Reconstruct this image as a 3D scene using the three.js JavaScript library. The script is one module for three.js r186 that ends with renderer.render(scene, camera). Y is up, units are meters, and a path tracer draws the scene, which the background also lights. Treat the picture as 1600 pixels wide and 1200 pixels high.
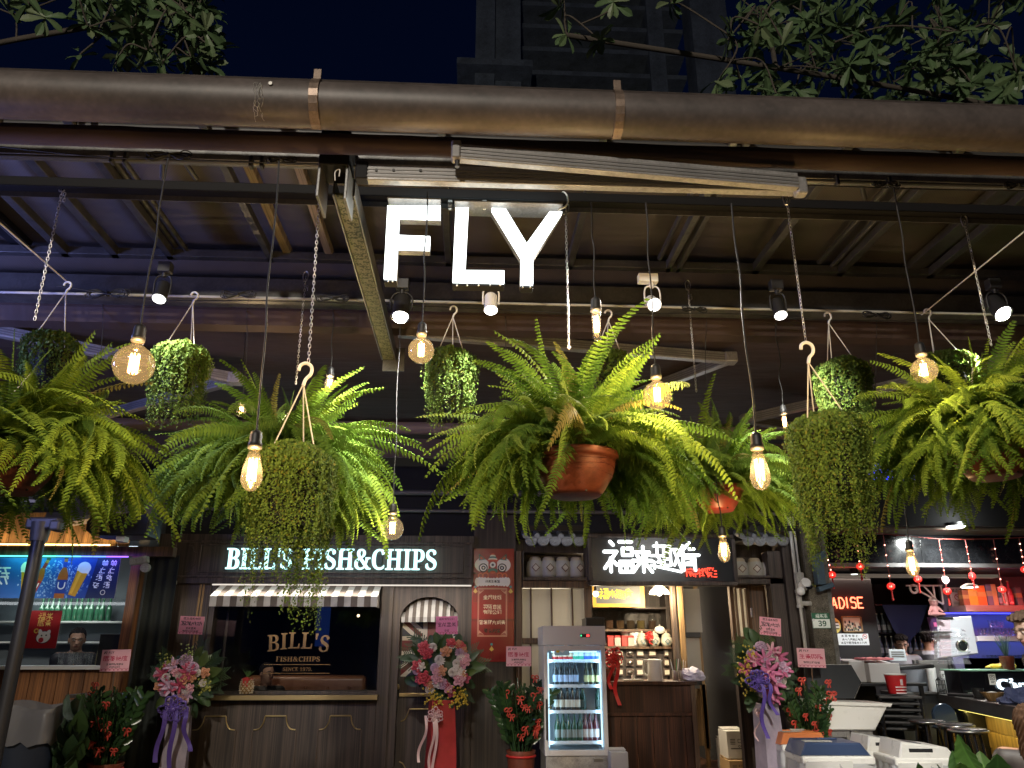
import * as THREE from 'three';
import { RoundedBoxGeometry } from 'three/addons/geometries/RoundedBoxGeometry.js';
import { mergeGeometries } from 'three/addons/utils/BufferGeometryUtils.js';
import { TextGeometry } from 'three/addons/geometries/TextGeometry.js';
import { FontLoader } from 'three/addons/loaders/FontLoader.js';
import { RectAreaLightUniformsLib } from 'three/addons/lights/RectAreaLightUniformsLib.js';
RectAreaLightUniformsLib.init();
const V = (x, y, z) => new THREE.Vector3(x, y, z);
const PI = Math.PI;

// ---------- camera ----------
const PITCH = Math.atan(420 / 1200), YAW = THREE.MathUtils.degToRad(3), EYE = V(0, 1.55, 0);
const scene = new THREE.Scene();
const camera = new THREE.PerspectiveCamera(53.13, 4 / 3, 0.05, 400);
const FWD = V(Math.sin(YAW) * Math.cos(PITCH), Math.sin(PITCH), -Math.cos(YAW) * Math.cos(PITCH));
camera.position.copy(EYE);
camera.lookAt(EYE.clone().add(FWD));
// ---------- renderer ----------
const renderer = new THREE.WebGLRenderer();
renderer.toneMapping = THREE.LinearToneMapping;
renderer.toneMappingExposure = 1.8;
renderer.shadowMap.enabled = true;
// ---------- night sky ----------
{
  const W = 64, H = 32, d = new Float32Array(W * H * 4);
  for (let j = 0; j < H; j++) for (let i = 0; i < W; i++) {
    const up = Math.max(0, (j + 0.5) / H * 2 - 1), k = 0.55 + 1.1 * (1 - up) * (1 - up), o = (j * W + i) * 4;
    d[o] = 0.0004 * k; d[o + 1] = 0.0012 * k; d[o + 2] = 0.0056 * k; d[o + 3] = 1;
  }
  const t = new THREE.DataTexture(d, W, H, THREE.RGBAFormat, THREE.FloatType);
  t.mapping = THREE.EquirectangularReflectionMapping; t.magFilter = THREE.LinearFilter; t.needsUpdate = true;
  scene.background = t; scene.environment = t;
}
const L = { street: 165, bulb: 0.6, spot: 9, fly: 5 };   // lamp strengths, used by each lamp's builder

// ---------- pixel rays (photograph is 1600 x 1200) ----------
const RGT = V(Math.cos(YAW), 0, Math.sin(YAW)), UPV = RGT.clone().cross(FWD);
const ray = (px, py) => FWD.clone().addScaledVector(RGT, (px - 800) / 1200).addScaledVector(UPV, (600 - py) / 1200);
const P = (px, py, z) => { const d = ray(px, py); return EYE.clone().addScaledVector(d, z / d.z); };
const R = (a, b, c, d, z) => { const l = P(a, (b + d) / 2, z), r = P(c, (b + d) / 2, z), t = P((a + c) / 2, b, z), m = P((a + c) / 2, d, z); return { x: (l.x + r.x) / 2, y: (t.y + m.y) / 2, w: r.x - l.x, h: t.y - m.y, z, l: l.x, r: r.x, t: t.y, b: m.y }; };

// ---------- random, noise ----------
let seed = 7;
const rnd = (a = 1, b) => { seed = (seed + 0x6d2b79f5) | 0; let t = Math.imul(seed ^ (seed >>> 15), 1 | seed); t = (t + Math.imul(t ^ (t >>> 7), 61 | t)) ^ t; const u = ((t ^ (t >>> 14)) >>> 0) / 4294967296; return b === undefined ? u * a : a + u * (b - a); };
const hash = (x, y, s) => { let h = Math.imul(x, 374761393) + Math.imul(y, 668265263) + Math.imul(s, 974634777); h = Math.imul(h ^ (h >>> 13), 1274126177); return ((h ^ (h >>> 16)) >>> 0) / 4294967296; };
const vn = (x, y, p, s) => { const i = Math.floor(x), j = Math.floor(y), u = x - i, v = y - j, a = u * u * (3 - 2 * u), b = v * v * (3 - 2 * v), m = (k, q) => ((k % q) + q) % q; const g = (k, l) => hash(m(k, p[0]), m(l, p[1]), s); return (g(i, j) * (1 - a) + g(i + 1, j) * a) * (1 - b) + (g(i, j + 1) * (1 - a) + g(i + 1, j + 1) * a) * b; };
const fbm = (u, v, fx, fy, s, n = 4) => { let r = 0, w = 0.5, t = 0; for (let k = 0; k < n; k++) { r += w * vn(u * fx, v * fy, [fx, fy], s + k); t += w; w *= 0.55; fx *= 2; fy *= 2; } return r / t; };
function dtex(n, f, srgb = true) {
  const d = new Uint8Array(n * n * 4);
  for (let j = 0; j < n; j++) for (let i = 0; i < n; i++) { const c = f(i / n, j / n), o = (j * n + i) * 4; for (let k = 0; k < 3; k++) d[o + k] = Math.max(0, Math.min(255, (Array.isArray(c) ? c[k] : c) * 255)); d[o + 3] = 255; }
  const t = new THREE.DataTexture(d, n, n); t.wrapS = t.wrapT = THREE.RepeatWrapping; t.magFilter = THREE.LinearFilter; t.minFilter = THREE.LinearMipmapLinearFilter;
  if (srgb) t.colorSpace = THREE.SRGBColorSpace; t.needsUpdate = true; return t;
}
const rep = (t, x, y = x) => { const c = t.clone(); c.repeat.set(x, y); c.needsUpdate = true; return c; };
const wood = (u, v, s) => { const w = fbm(u, v, 3, 2, s, 3) * 0.6, g = fbm(u + w * 0.04, v, 90, 3, s + 9, 3), k = fbm(u + w * 0.12, v, 14, 1, s + 4, 3); return 0.62 + 0.34 * (k - 0.5) + 0.5 * (g - 0.5); };
const TX = {
  wood: dtex(512, (u, v) => { const c = wood(u, v, 3); return [c, c * 0.97, c * 0.94]; }),
  woodB: dtex(512, (u, v) => wood(u, v, 3), false),
  plank: dtex(512, (u, v) => { const c = wood(u, v, 21), kn = Math.max(0, 1 - Math.hypot((u - 0.3) * 16, (v - 0.6) * 6)); return [c * 1.05 - kn * 0.3, c - kn * 0.36, c * 0.93 - kn * 0.36]; }),
  grime: dtex(512, (u, v) => { const a = fbm(u, v, 6, 6, 11, 5), b = fbm(u, v, 60, 60, 31, 2), c = 0.78 + 0.34 * (a - 0.5) + 0.16 * (b - 0.5); return [c, c, c]; }),
  streak: dtex(512, (u, v) => { const a = fbm(u, v, 3, 60, 41, 3), b = fbm(u, v, 8, 8, 45, 3), c = 0.8 + 0.2 * (a - 0.5) + 0.25 * (b - 0.5); return [c, c * 0.99, c * 0.97]; }),
  rough: dtex(256, (u, v) => 0.45 + 0.5 * fbm(u, v, 8, 8, 51, 4), false),
  stone: dtex(512, (u, v) => { const a = fbm(u, v, 8, 8, 61, 3), b = vn(u * 128, v * 128, [128, 128], 67), d = vn(u * 70, v * 70, [70, 70], 69), c = 0.6 + 0.3 * (a - 0.5) + 0.5 * (b - 0.5) * (d > 0.5 ? 1 : 0.4); return [c, c * 0.97, c * 0.9]; }),
  stoneB: dtex(512, (u, v) => vn(u * 128, v * 128, [128, 128], 67), false),
  moss: dtex(512, (u, v) => { const m = fbm(u, v, 24, 24, 71, 4) + 0.6 * (fbm(u, v, 4, 4, 75, 3) - 0.5); const k = Math.max(0, Math.min(1, (m - 0.5) * 9)); return [0.58 - 0.36 * k, 0.58 - 0.3 * k, 0.5 - 0.36 * k]; }),
  cloth: dtex(256, (u, v) => { const c = 0.85 + 0.1 * Math.sin(u * 256 * PI / 2) * Math.sin(v * 256 * PI / 2) + 0.2 * (fbm(u, v, 5, 5, 81, 4) - 0.5); return [c, c, c]; }),
  fold: dtex(256, (u, v) => fbm(u + 0.25 * fbm(u, v, 4, 4, 92, 2), v, 3, 9, 91, 4), false),
};
// ---------- materials ----------
const rgb = (c) => Array.isArray(c) ? new THREE.Color().setRGB(c[0], c[1], c[2]) : new THREE.Color(c);
const M = (c, rough = 0.6, metal = 0, o = {}) => { const m = new THREE.MeshPhysicalMaterial({ roughness: rough, metalness: metal }); m.color.copy(rgb(c)); for (const k in o) if (k === 'emissive' || k === 'attenuationColor' || k === 'sheenColor') m[k].copy(rgb(o[k])); else m[k] = o[k]; return m; };
const GL = (c, k = 1) => M([0.02, 0.02, 0.02], 0.5, 0, { emissive: c, emissiveIntensity: k });
const m = {
  gutter: M([0.135, 0.11, 0.1], 0.5, 0, { map: rep(TX.grime, 0.9, 0.9) }),
  strap: M([0.3, 0.22, 0.17], 0.45, 0.5, { map: rep(TX.grime, 6) }),
  fabric: M([0.05, 0.027, 0.021], 0.85, 0, { map: rep(TX.cloth, 1.5), bumpMap: rep(TX.fold, 0.5, 0.6), bumpScale: 0.02 }),
  tarp: M([0.085, 0.072, 0.066], 0.7, 0, { map: rep(TX.cloth, 1), bumpMap: rep(TX.fold, 0.3, 0.5), bumpScale: 0.015 }),
  frame: M([0.085, 0.083, 0.082], 0.5, 0.3, { map: rep(TX.grime, 1.5) }),
  frameB: M([0.006, 0.006, 0.007], 0.6, 0, { specularIntensity: 0.3 }),
  galv: M([0.24, 0.24, 0.235], 0.42, 0.65, { map: rep(TX.grime, 3) }),
  timber: M([0.4, 0.31, 0.2], 0.75, 0, { map: rep(TX.wood, 3, 1) }),
  mossy: M([0.32, 0.32, 0.26], 0.8, 0, { map: rep(TX.moss, 5) }),
  alu: M([0.42, 0.41, 0.4], 0.36, 0.25, { map: rep(TX.grime, 2) }),
  aluD: M([0.16, 0.155, 0.15], 0.5, 0.4),
  steel: M([0.62, 0.6, 0.56], 0.28, 1),
  black: M([0.014, 0.014, 0.015], 0.5),
  blackGloss: M([0.01, 0.01, 0.012], 0.12),
  blackMatt: M([0.012, 0.012, 0.013], 0.85),
  white: M([0.72, 0.72, 0.7], 0.45),
  cream: M([0.62, 0.6, 0.54], 0.5, 0, { map: rep(TX.grime, 2) }),
  terra: M([0.3, 0.075, 0.035], 0.5, 0, { map: rep(TX.grime, 4) }),
  soil: M([0.03, 0.022, 0.016], 0.95),
  dwood: M([0.15, 0.112, 0.09], 0.5, 0, { map: rep(TX.wood, 1.2, 0.6), bumpMap: rep(TX.woodB, 1.2, 0.6), bumpScale: 0.001 }),
  dwood2: M([0.1, 0.075, 0.062], 0.55, 0, { map: rep(TX.wood, 1.5, 0.5) }),
  redwood: M([0.16, 0.06, 0.03], 0.4, 0, { map: rep(TX.wood, 1.3, 0.7) }),
  orangeWood: M([0.42, 0.19, 0.07], 0.5, 0, { map: rep(TX.plank, 2, 0.8) }),
  midwood: M([0.26, 0.15, 0.08], 0.5, 0, { map: rep(TX.wood, 2, 0.7) }),
  palewood: M([0.5, 0.33, 0.15], 0.55, 0, { map: rep(TX.plank, 2.3, 0.8) }),
  gold: M([0.62, 0.47, 0.22], 0.3, 0.85),
  stone: M([0.3, 0.28, 0.25], 0.85, 0, { map: rep(TX.stone, 1.6), bumpMap: rep(TX.stoneB, 1.6), bumpScale: 0.004 }),
  concrete: M([0.3, 0.29, 0.27], 0.9, 0, { map: rep(TX.grime, 2) }),
  asphalt: M([0.07, 0.068, 0.066], 0.85, 0, { map: rep(TX.grime, 0.7) }),
  cord: M([0.012, 0.012, 0.012], 0.6),
  string: M([0.6, 0.57, 0.5], 0.7),
  glass: M([0.96, 0.97, 0.97], 0.02, 0, { transmission: 1, thickness: 0, ior: 1.45 }),
  red: M([0.5, 0.025, 0.02], 0.5),
};
// ---------- geometry helpers ----------
const mg = (l) => { l = l.map((g) => g.index ? g.toNonIndexed() : g); const keep = ['position', 'normal', 'uv', 'color'].filter((k) => l.every((g) => g.attributes[k])); for (const g of l) for (const k of Object.keys(g.attributes)) if (!keep.includes(k)) g.deleteAttribute(k); return mergeGeometries(l); };
const E1 = new THREE.Euler(), M4 = new THREE.Matrix4(), Q1 = new THREE.Quaternion();
const tr = (g, x = 0, y = 0, z = 0, rx = 0, ry = 0, rz = 0, s = 1) => { const k = Array.isArray(s) ? V(...s) : V(s, s, s); return g.applyMatrix4(M4.compose(V(x, y, z), Q1.setFromEuler(E1.set(rx, ry, rz)), k)); };
function uvm(g) { const p = g.attributes.position, n = g.attributes.normal, u = new Float32Array(p.count * 2); for (let i = 0; i < p.count; i++) { const a = Math.abs(n.getX(i)), b = Math.abs(n.getY(i)), c = Math.abs(n.getZ(i)); let s, t; if (a >= b && a >= c) { s = p.getZ(i); t = p.getY(i); } else if (b >= c) { s = p.getX(i); t = p.getZ(i); } else { s = p.getX(i); t = p.getY(i); } u[i * 2] = s; u[i * 2 + 1] = t; } g.setAttribute('uv', new THREE.BufferAttribute(u, 2)); return g; }
const bx = (w, h, d, r) => { r = Math.min(r ?? 0.004, w / 3, h / 3, d / 3); return uvm(r < 0.0006 ? new THREE.BoxGeometry(w, h, d) : new RoundedBoxGeometry(w, h, d, 1, r)); };
const box3 = (a, b, r) => tr(bx(b[0] - a[0], b[1] - a[1], b[2] - a[2], r), (a[0] + b[0]) / 2, (a[1] + b[1]) / 2, (a[2] + b[2]) / 2);
const cyl = (a, b, h, n = 16, open = false) => new THREE.CylinderGeometry(a, b, h, n, 1, open);
const sph = (r, n = 14) => new THREE.SphereGeometry(r, n, Math.ceil(n * 0.7));
const lathe = (p, n = 24) => new THREE.LatheGeometry(p.map((q) => new THREE.Vector2(q[0], q[1])), n);
const tube = (pts, r, seg = 24, rad = 6) => new THREE.TubeGeometry(new THREE.CatmullRomCurve3(pts.map((p) => p.isVector3 ? p : V(...p))), seg, r, rad);
const bar = (a, b, w, h = w) => { a = a.isVector3 ? a : V(...a); b = b.isVector3 ? b : V(...b); const l = a.distanceTo(b), g = bx(w, h, l, Math.min(w, h) * 0.12), o = new THREE.Matrix4().lookAt(a, b, V(0, 1, 0)); o.setPosition(a.clone().add(b).multiplyScalar(0.5)); return g.applyMatrix4(o); };
const rod = (a, b, r, n = 8) => { a = a.isVector3 ? a : V(...a); b = b.isVector3 ? b : V(...b); const g = cyl(r, r, a.distanceTo(b), n); g.applyQuaternion(new THREE.Quaternion().setFromUnitVectors(V(0, 1, 0), b.clone().sub(a).normalize())); const c = a.clone().add(b).multiplyScalar(0.5); return g.translate(c.x, c.y, c.z); };
const shp = (pts) => new THREE.Shape(pts.map((p) => new THREE.Vector2(p[0], p[1])));
const ext = (s, d, bev = 0, n = 6) => new THREE.ExtrudeGeometry(Array.isArray(s) ? shp(s) : s, { depth: d, bevelEnabled: bev > 0, bevelSize: bev, bevelThickness: bev, bevelSegments: 1, curveSegments: n });
const plane = (w, h) => new THREE.PlaneGeometry(w, h);
// ---------- scene helpers ----------
const used = {};
const num = (n) => { const k = used[n] = (used[n] ?? -1) + 1; return k ? n + '_' + String(k).padStart(3, '0') : n; };
const sh = (o) => { o.castShadow = o.receiveShadow = true; return o; };
function tag(o, label, category, group, kind) { if (label) o.userData.label = label; if (category) o.userData.category = category; if (group) o.userData.group = group; if (kind) o.userData.kind = kind; return o; }
function T(name, label, category, p = [0, 0, 0], ry = 0, group) { const o = new THREE.Group(); o.name = num(name); p.isVector3 ? o.position.copy(p) : o.position.set(...p); o.rotation.y = ry; scene.add(o); return tag(o, label, category, group); }
function pt(par, name, g, mt, p, r, label) { const o = sh(new THREE.Mesh(Array.isArray(g) ? mg(g) : g, mt)); o.name = name; if (p) o.position.set(p.x ?? p[0], p.y ?? p[1], p.z ?? p[2]); if (r) o.rotation.set(...r); par.add(o); if (label) o.userData.label = label; return o; }
const one = (name, label, cat, g, mt, p, r, group) => { const o = pt(scene, num(name), g, mt, p, r); return tag(o, label, cat, group); };
const st = (name, g, mt, p, r) => tag(pt(scene, num(name), g, mt, p, r), null, null, null, 'structure');
function copy(o, p, ry, label) { const c = o.clone(); c.name = num(o.name.replace(/_\d{3}$/, '')); p.isVector3 ? c.position.copy(p) : c.position.set(...p); if (ry !== undefined && ry !== null) c.rotation.y = ry; if (label) c.userData.label = label; scene.add(c); return c; }
function point(p, c, i, par = scene, rad = 1) { const l = new THREE.PointLight(rgb(c), i); l.position.copy(p.isVector3 ? p : V(...p)); l.castShadow = true; l.shadow.radius = rad; par.add(l); return l; }
function spot(p, to, c, i, ang = 0.6, pen = 0.6, rad = 1.5) { const l = new THREE.SpotLight(rgb(c), i, 0, ang, pen); l.position.copy(p.isVector3 ? p : V(...p)); l.target.position.copy(to.isVector3 ? to : V(...to)); l.castShadow = true; l.shadow.radius = rad; scene.add(l, l.target); return l; }
function area(p, to, w, h, c, i) { const l = new THREE.RectAreaLight(rgb(c), i, w, h); l.position.copy(p.isVector3 ? p : V(...p)); l.lookAt(to.isVector3 ? to : V(...to)); scene.add(l); return l; }
// ---------- canvas ----------
function canvas(w, h, f) { const c = document.createElement('canvas'); c.width = w; c.height = h; const g = c.getContext('2d'); f(g, w, h); const t = new THREE.CanvasTexture(c); t.colorSpace = THREE.SRGBColorSpace; t.anisotropy = 4; return t; }
// characters as strokes on a ten-by-ten grid, y down
const CH = {
  福: '2031 0343 4308 2529 3647 5090 6292946462 5696995956 5797 7679', 来: '1282 2334 7364 0595 5059 4509 5599', 趣: '1141 2024 0444 2448 2646 1618 0799 4161 4147 6167 4363 4565 3767 7292 9277 7298',
  肯: '5004 5272 2124 1494 2529 257579 2777 2776', 祝: '2031 0343 4308 2529 5191955551 6509 7579 7999', 開: '0009 0040 4044 0444 0242 5099 5090 5454 5292 2686 2989 3749', 幕: '1181 3022 6072 2282 2285 2585 0696 3579 5559 2979', 誌: '1020 0343 1535 1636 1838 5494 7174 5595 5658 7889',
  慶: '5060 1191 1109 3383 3585 4747 5767 6787 3949 5999', 生: '2012 1585 2282 5059 0999', 意: '5060 1181 3242 6252 0494 2585872725 2686 2829 5859 8899', 興: '0007 0020 0323 3060 3363 4145 7097 8090 8393 0797 2819 6879', 隆: '0009 0030 3026 4060 6344 5599 6575 4696 5759 4999',
  圓: '0099 0090 9099 0999 3262 3454 6434 2686 3869', 滿: '1021 0323 0927 3393 4044 7074 4699 3696 6369 6489', 成: '1383 1309 1545 4547 6099 9376', 功: '0242 2228 0848 5393 9398 7059', 客: '5060 1191 3374 2583 4669 8646 2999', 似: '3006 1519 4147 4766 6273 8059 6699', 雲: '1080 0292 5055 2343 6383 1686 0898 4819 1989', 來: '1282 2046 8046 5059 0596 4509 5599',
  禁: '0242 2005 2045 5292 7055 7095 1585 0797 5759 2739 7789', 止: '5009 5393 2249 0999', 酒: '1021 0323 0827 3090 4095 4393 4999 9399 5255 6265 4696', 駕: '0141 2105 5292 9255 1696 1669 3838 2979', 飲: '3003 3053 1444 1489 4444 1646 6054 6293 7269 7299', 釀: '0040 0509 4549 0242 2569 5090 5393 5595 6096 7599', 金: '5004 5094 3363 1585 5359 2747 7767 0999', 沢: '1021 0323 0827 4090 9093 4393 4009 6399', 拉: '0242 2028 0646 6070 5292 6367 8377 4999', 麵: '2024 0242 0444 0648 2729 5090 5999 5393 6696 7399',
  羿: '0040 4045 1232 5090 9095 6282 0696 2639 7679', 閎: '0009 0040 5099 5090 0343 5393 2686 4538 5878', 實: '5060 1191 2282 2484 2787 2989 2229 8289', 業: '4043 6063 1012 8082 0393 1585 0797 5359 4709 5799', 有: '0292 4005 3339 3383 8389 3585 3787', 限: '0009 0030 3026 5090 9094 5494 5059 5669 6499', 公: '4005 6095 5519 1989 6799', 司: '0090 9099 0343 1545 1548 4548 1848', 蘆: '0191 3002 6072 5355 2494 2429 3787 3989', 洲: '1021 0323 0827 3039 5059 7079 4446 6466', 彫: '0009 0050 5059 1333 3333 1646 7052 8055 9058', 丸: '0373 4009 7379 7999 2556', 刺: '0252 2529 1444 0746 3758 6067 9099', 青: '1181 1383 0595 5055 2629 2686 8689 2787', 聯: '0040 0049 4049 0343 0646 6052 5283 8072 6069 8089', 合: '5004 5094 3565 2696 2699 2979', 賀: '0242 2105 4245 5191 9155 2686 2989 2629 8689 2787', 街: '2002 2409 3070 5054 3474 3676 5559 3979 8090 8499', 未: '2282 0494 5059 4409 5499', 十: '0595 5059', 八: '4009 5099', 歲: '5003 5080 0393 2409 3575 6099', 本: '0292 5059 4209 5299 3777', 不: '0191 5105 5359 6595', 麻: '5060 0191 0109 2464 3459 6459 7599', 辣: '2030 0343 0646 2629 5292 5595 7079', 雞: '0040 2022 0545 2709 3749 6052 6999 7393 7696', 鍋: '2002 2042 0343 2329 0949 5090 5099 9099 6575',
};
function glyph(g, ch, x, y, s, lw) { const q = CH[ch]; if (!q) return; g.lineWidth = lw; g.lineCap = 'round'; g.lineJoin = 'round'; for (const k of q.split(' ')) { g.beginPath(); for (let i = 0; i < k.length; i += 2) g[i ? 'lineTo' : 'moveTo'](x + (+k[i] + 0.5) * s / 10, y + (+k[i + 1] + 0.5) * s / 10); g.stroke(); } }
function line(g, txt, cx, y, s, lw, gap = 1.08) { let x = cx - txt.length * s * gap / 2; for (const c of txt) { glyph(g, c, x, y, s, lw); x += s * gap; } }
const printed = (t, rough = 0.5, o = {}) => M(0xffffff, rough, 0, { map: t, ...o });
// ================= large structure =================
const ZF = -8.7;
st('pavement', tr(bx(60, 0.1, 36, 0), 0, -0.05, 6), m.asphalt);
const exX = (pts, x0, x1, bev = 0) => tr(ext(pts, x1 - x0, bev), 0, 0, 0, 0, -PI / 2, 0).translate(x1, 0, 0);
function sweepX(pts, x0, x1, n = 60) {   // smooth closed profile [z, y] drawn out along x
  const cv = new THREE.CatmullRomCurve3(pts.map((p) => V(0, p[1], p[0])), true, 'centripetal'), pos = [], nor = [], uv = [], idx = [], N = 24; let len = 0, last;
  for (let i = 0; i <= n; i++) { const p = cv.getPoint(i / n), t = cv.getTangent(i / n); if (last) len += p.distanceTo(last); last = p; for (let k = 0; k <= N; k++) { const x = x0 + (x1 - x0) * k / N; pos.push(x, p.y, p.z); nor.push(0, t.z, -t.y); uv.push(x, len); } }
  let ar = 0; for (let i = 0; i < pts.length; i++) { const p = pts[i], q = pts[(i + 1) % pts.length]; ar += p[0] * q[1] - q[0] * p[1]; }
  if (ar > 0) for (let i = 0; i < nor.length; i++) nor[i] *= -1;
  for (let i = 0; i < n; i++) for (let k = 0; k < N; k++) { const o = i * (N + 1) + k, w = N + 1; ar < 0 ? idx.push(o, o + w, o + 1, o + 1, o + w, o + w + 1) : idx.push(o, o + 1, o + w, o + 1, o + w + 1, o + w); }
  const g = new THREE.BufferGeometry(); g.setAttribute('position', new THREE.Float32BufferAttribute(pos, 3)); g.setAttribute('normal', new THREE.Float32BufferAttribute(nor, 3)); g.setAttribute('uv', new THREE.Float32BufferAttribute(uv, 2)); g.setIndex(idx); return g;
}
// far tower behind the roof
{
  const tw = T('apartment_tower', 'dim grey concrete tower tinted blue for the cool night light, rising behind the canopy, with slatted balconies', 'building', [0, 0, -26]);
  const cm = M([0.28, 0.34, 0.42], 0.9, 0, { map: rep(TX.grime, 0.4), bumpMap: rep(TX.stoneB, 0.5), bumpScale: 0.02 });  // concrete grey, with the cool city light put into its blue tint
  const z = -26, x = (px) => P(px, 80, z).x;
  const pier = (a, b, d, y0 = 0) => pt(tw, 'pier', tr(bx(x(b) - x(a), 34 - y0, 1.2, 0), (x(a) + x(b)) / 2, 17 + y0 / 2, d), cm);
  pier(743, 772, 0.5); pier(773.5, 812, 0.1); pier(1076, 1132, 0.1);
  pt(tw, 'pier', tr(bx(0.7, 34, 1.2, 0), x(1030), 17, -0.9), cm);
  pt(tw, 'wall', tr(bx(x(1076) - x(812), 34, 0.4, 0), (x(1076) + x(812)) / 2, 17, -2.2), m.aluD);
  for (let k = 0; k < 26; k++) pt(tw, 'balcony_slab', tr(bx(x(1076) - x(812) - 0.06, 0.22, 1.5, 0), (x(1076) + x(812)) / 2, 1.2 + k * 1.25, -1.2), cm);
  pt(tw, 'coping', tr(bx(3, 0.3, 1.6, 0), x(772), P(772, 140, z).y, 0.8), cm);
}
// ---- canopy over the forecourt ----
{
  const g = T('awning_gutter', 'long brown rounded gutter along the front edge of the canopy', 'gutter', [0, 0, 0]);
  pt(g, 'trough', sweepX(Array.from({ length: 18 }, (_, i) => { const a = -i / 18 * 2 * PI + 2; return [-2.475 + 0.088 * Math.cos(a), 3.54 + 0.088 * Math.sin(a)]; }), -4.4, 5.8), m.gutter);
  pt(g, 'lip', exX([[-2.5, 3.624], [-2.44, 3.622], [-2.425, 3.613], [-2.42, 3.618], [-2.436, 3.632], [-2.5, 3.636]], -4.4, 5.8), m.gutter);
  for (const px of [485, 971]) {
    const x = P(px, 170, -2.37).x;
    pt(g, 'strap', exX([...Array.from({ length: 13 }, (_, i) => { const a = 1.75 - i / 12 * 3.5; return [-2.475 + 0.098 * Math.cos(a), 3.54 + 0.098 * Math.sin(a)]; }), ...Array.from({ length: 13 }, (_, i) => { const a = -1.75 + i / 12 * 3.5; return [-2.475 + 0.0895 * Math.cos(a), 3.54 + 0.0895 * Math.sin(a)]; })], x - 0.017, x + 0.017), m.strap);
    pt(g, 'strap_tab', tr(bx(0.03, 0.05, 0.006, 0.002), x, 3.64, -2.42), m.strap);
  }
  const bolt = P(419, 143, -2.37);
  pt(g, 'bolt', tr(cyl(0.008, 0.008, 0.014, 8), bolt.x, 3.56, -2.388, PI / 2), m.steel);
  const tp = []; for (let i = 0; i < 34; i++) { const x = P(388 + rnd(18), 170, -2.37).x, a = rnd(-1.1, 0.35), h = rnd(0.1, 0.5), on = (b, k) => [x + rnd(-0.007, 0.007), 3.54 + (0.089 + k) * Math.sin(b), -2.475 + (0.089 + k) * Math.cos(b)]; tp.push(tube([on(a, 0), on(a - h / 2, 0.004), on(a - h, 0.001)], 0.0007, 5, 3)); }
  pt(g, 'tape_scraps', tp, m.cream, null, null, 'frayed strands of pale tape');
  one('rolled_awning', 'rolled brown canvas tucked just under the gutter', 'awning', (() => { const a = new THREE.CylinderGeometry(0.04, 0.04, 10.2, 20, 160, false), p = a.attributes.position; for (let i = 0; i < p.count; i++) { const y = p.getY(i), k = 1 + 0.05 * (vn(y * 9, 1, [997, 9], 5) - 0.5) * 2 + 0.05 * vn(y * 3, p.getX(i) * 20, [997, 9], 6); p.setX(i, p.getX(i) * k); p.setZ(i, p.getZ(i) * k); } a.computeVertexNormals(); return a.rotateZ(PI / 2); })(), m.fabric, [0.7, P(800, 234, -2.62).y, -2.62]);
  const rail = T('front_rail', 'aluminium rail and conduit running just behind the gutter', 'rail', [0, 0, 0]);
  pt(rail, 'channel', tr(bx(10.2, 0.06, 0.05, 0.004), 0.7, P(800, 266, -2.82).y + 0.02, -2.82), m.galv);
  pt(rail, 'conduit', tr(cyl(0.009, 0.009, 10.2, 8), 0.7, P(800, 268, -2.76).y, -2.76, 0, 0, PI / 2), m.galv);
  for (const px of [178, 199, 395, 412, 1300, 1380]) pt(rail, 'clamp', tr(bx(0.014, 0.05, 0.03, 0.003), P(px, 242, -2.76).x, P(800, 268, -2.76).y, -2.755), m.black);
  one('canopy_roof', 'brown canvas roof sheet stretched above the steel frame', 'roof', (() => { const a = new THREE.BoxGeometry(10.6, 0.012, 1.46, 90, 1, 18), p = a.attributes.position; for (let i = 0; i < p.count; i++) p.setY(i, p.getY(i) + 0.02 * Math.sin(p.getX(i) * 2.2) + 0.012 * vn(p.getX(i) * 4 + 50, p.getZ(i) * 2 + 9, [400, 40], 3)); a.computeVertexNormals(); return uvm(a); })(), m.tarp, [0.7, 3.92, -3.62]);
  // purlins of the roof frame
  const fr = T('roof_frame', 'dark steel frame of purlins and pipes under the canopy roof', 'frame', [0, 0, 0]);
  const X = (px) => P(px, 440, -4.2).x;
  for (const [px, w, h, mt, y] of [[96, 0.05, 0.05, m.frame, 3.8], [175, 0.05, 0.05, m.frame, 3.8], [262, 0.045, 0.05, m.frame, 3.8], [420, 0.04, 0.05, m.frame, 3.8], [446, 0.045, 0.05, m.timber, 3.84], [512, 0.045, 0.05, m.timber, 3.84], [575, 0.04, 0.05, m.frame, 3.8], [700, 0.04, 0.05, m.frame, 3.8], [890, 0.04, 0.05, m.frame, 3.8], [1044, 0.035, 0.05, m.galv, 3.8], [1060, 0.03, 0.05, m.frame, 3.8], [1180, 0.045, 0.05, m.frame, 3.8], [1312, 0.045, 0.05, m.frame, 3.8], [1428, 0.1, 0.05, m.frame, 3.84], [1452, 0.045, 0.05, m.frame, 3.8], [20, 0.11, 0.04, m.frameB, 3.86], [1640, 0.05, 0.05, m.frame, 3.8], [-70, 0.05, 0.05, m.frame, 3.8]])
    pt(fr, 'purlin', tr(bx(w, h, 1.5, 0.004), X(px), y, -3.46), mt);
  for (const [px, y] of [[272, 3.84], [288, 3.82], [1030, 3.84], [1278, 3.84], [1298, 3.82], [40, 3.8]]) pt(fr, 'pipe', rod([X(px), y, -2.8], [X(px), y, -4.15], 0.016), m.frame);
  pt(fr, 'pipe', tr(cyl(0.019, 0.019, 10.4, 10), 0.7, 3.79, -2.98, 0, 0, PI / 2), m.frame);
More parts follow.
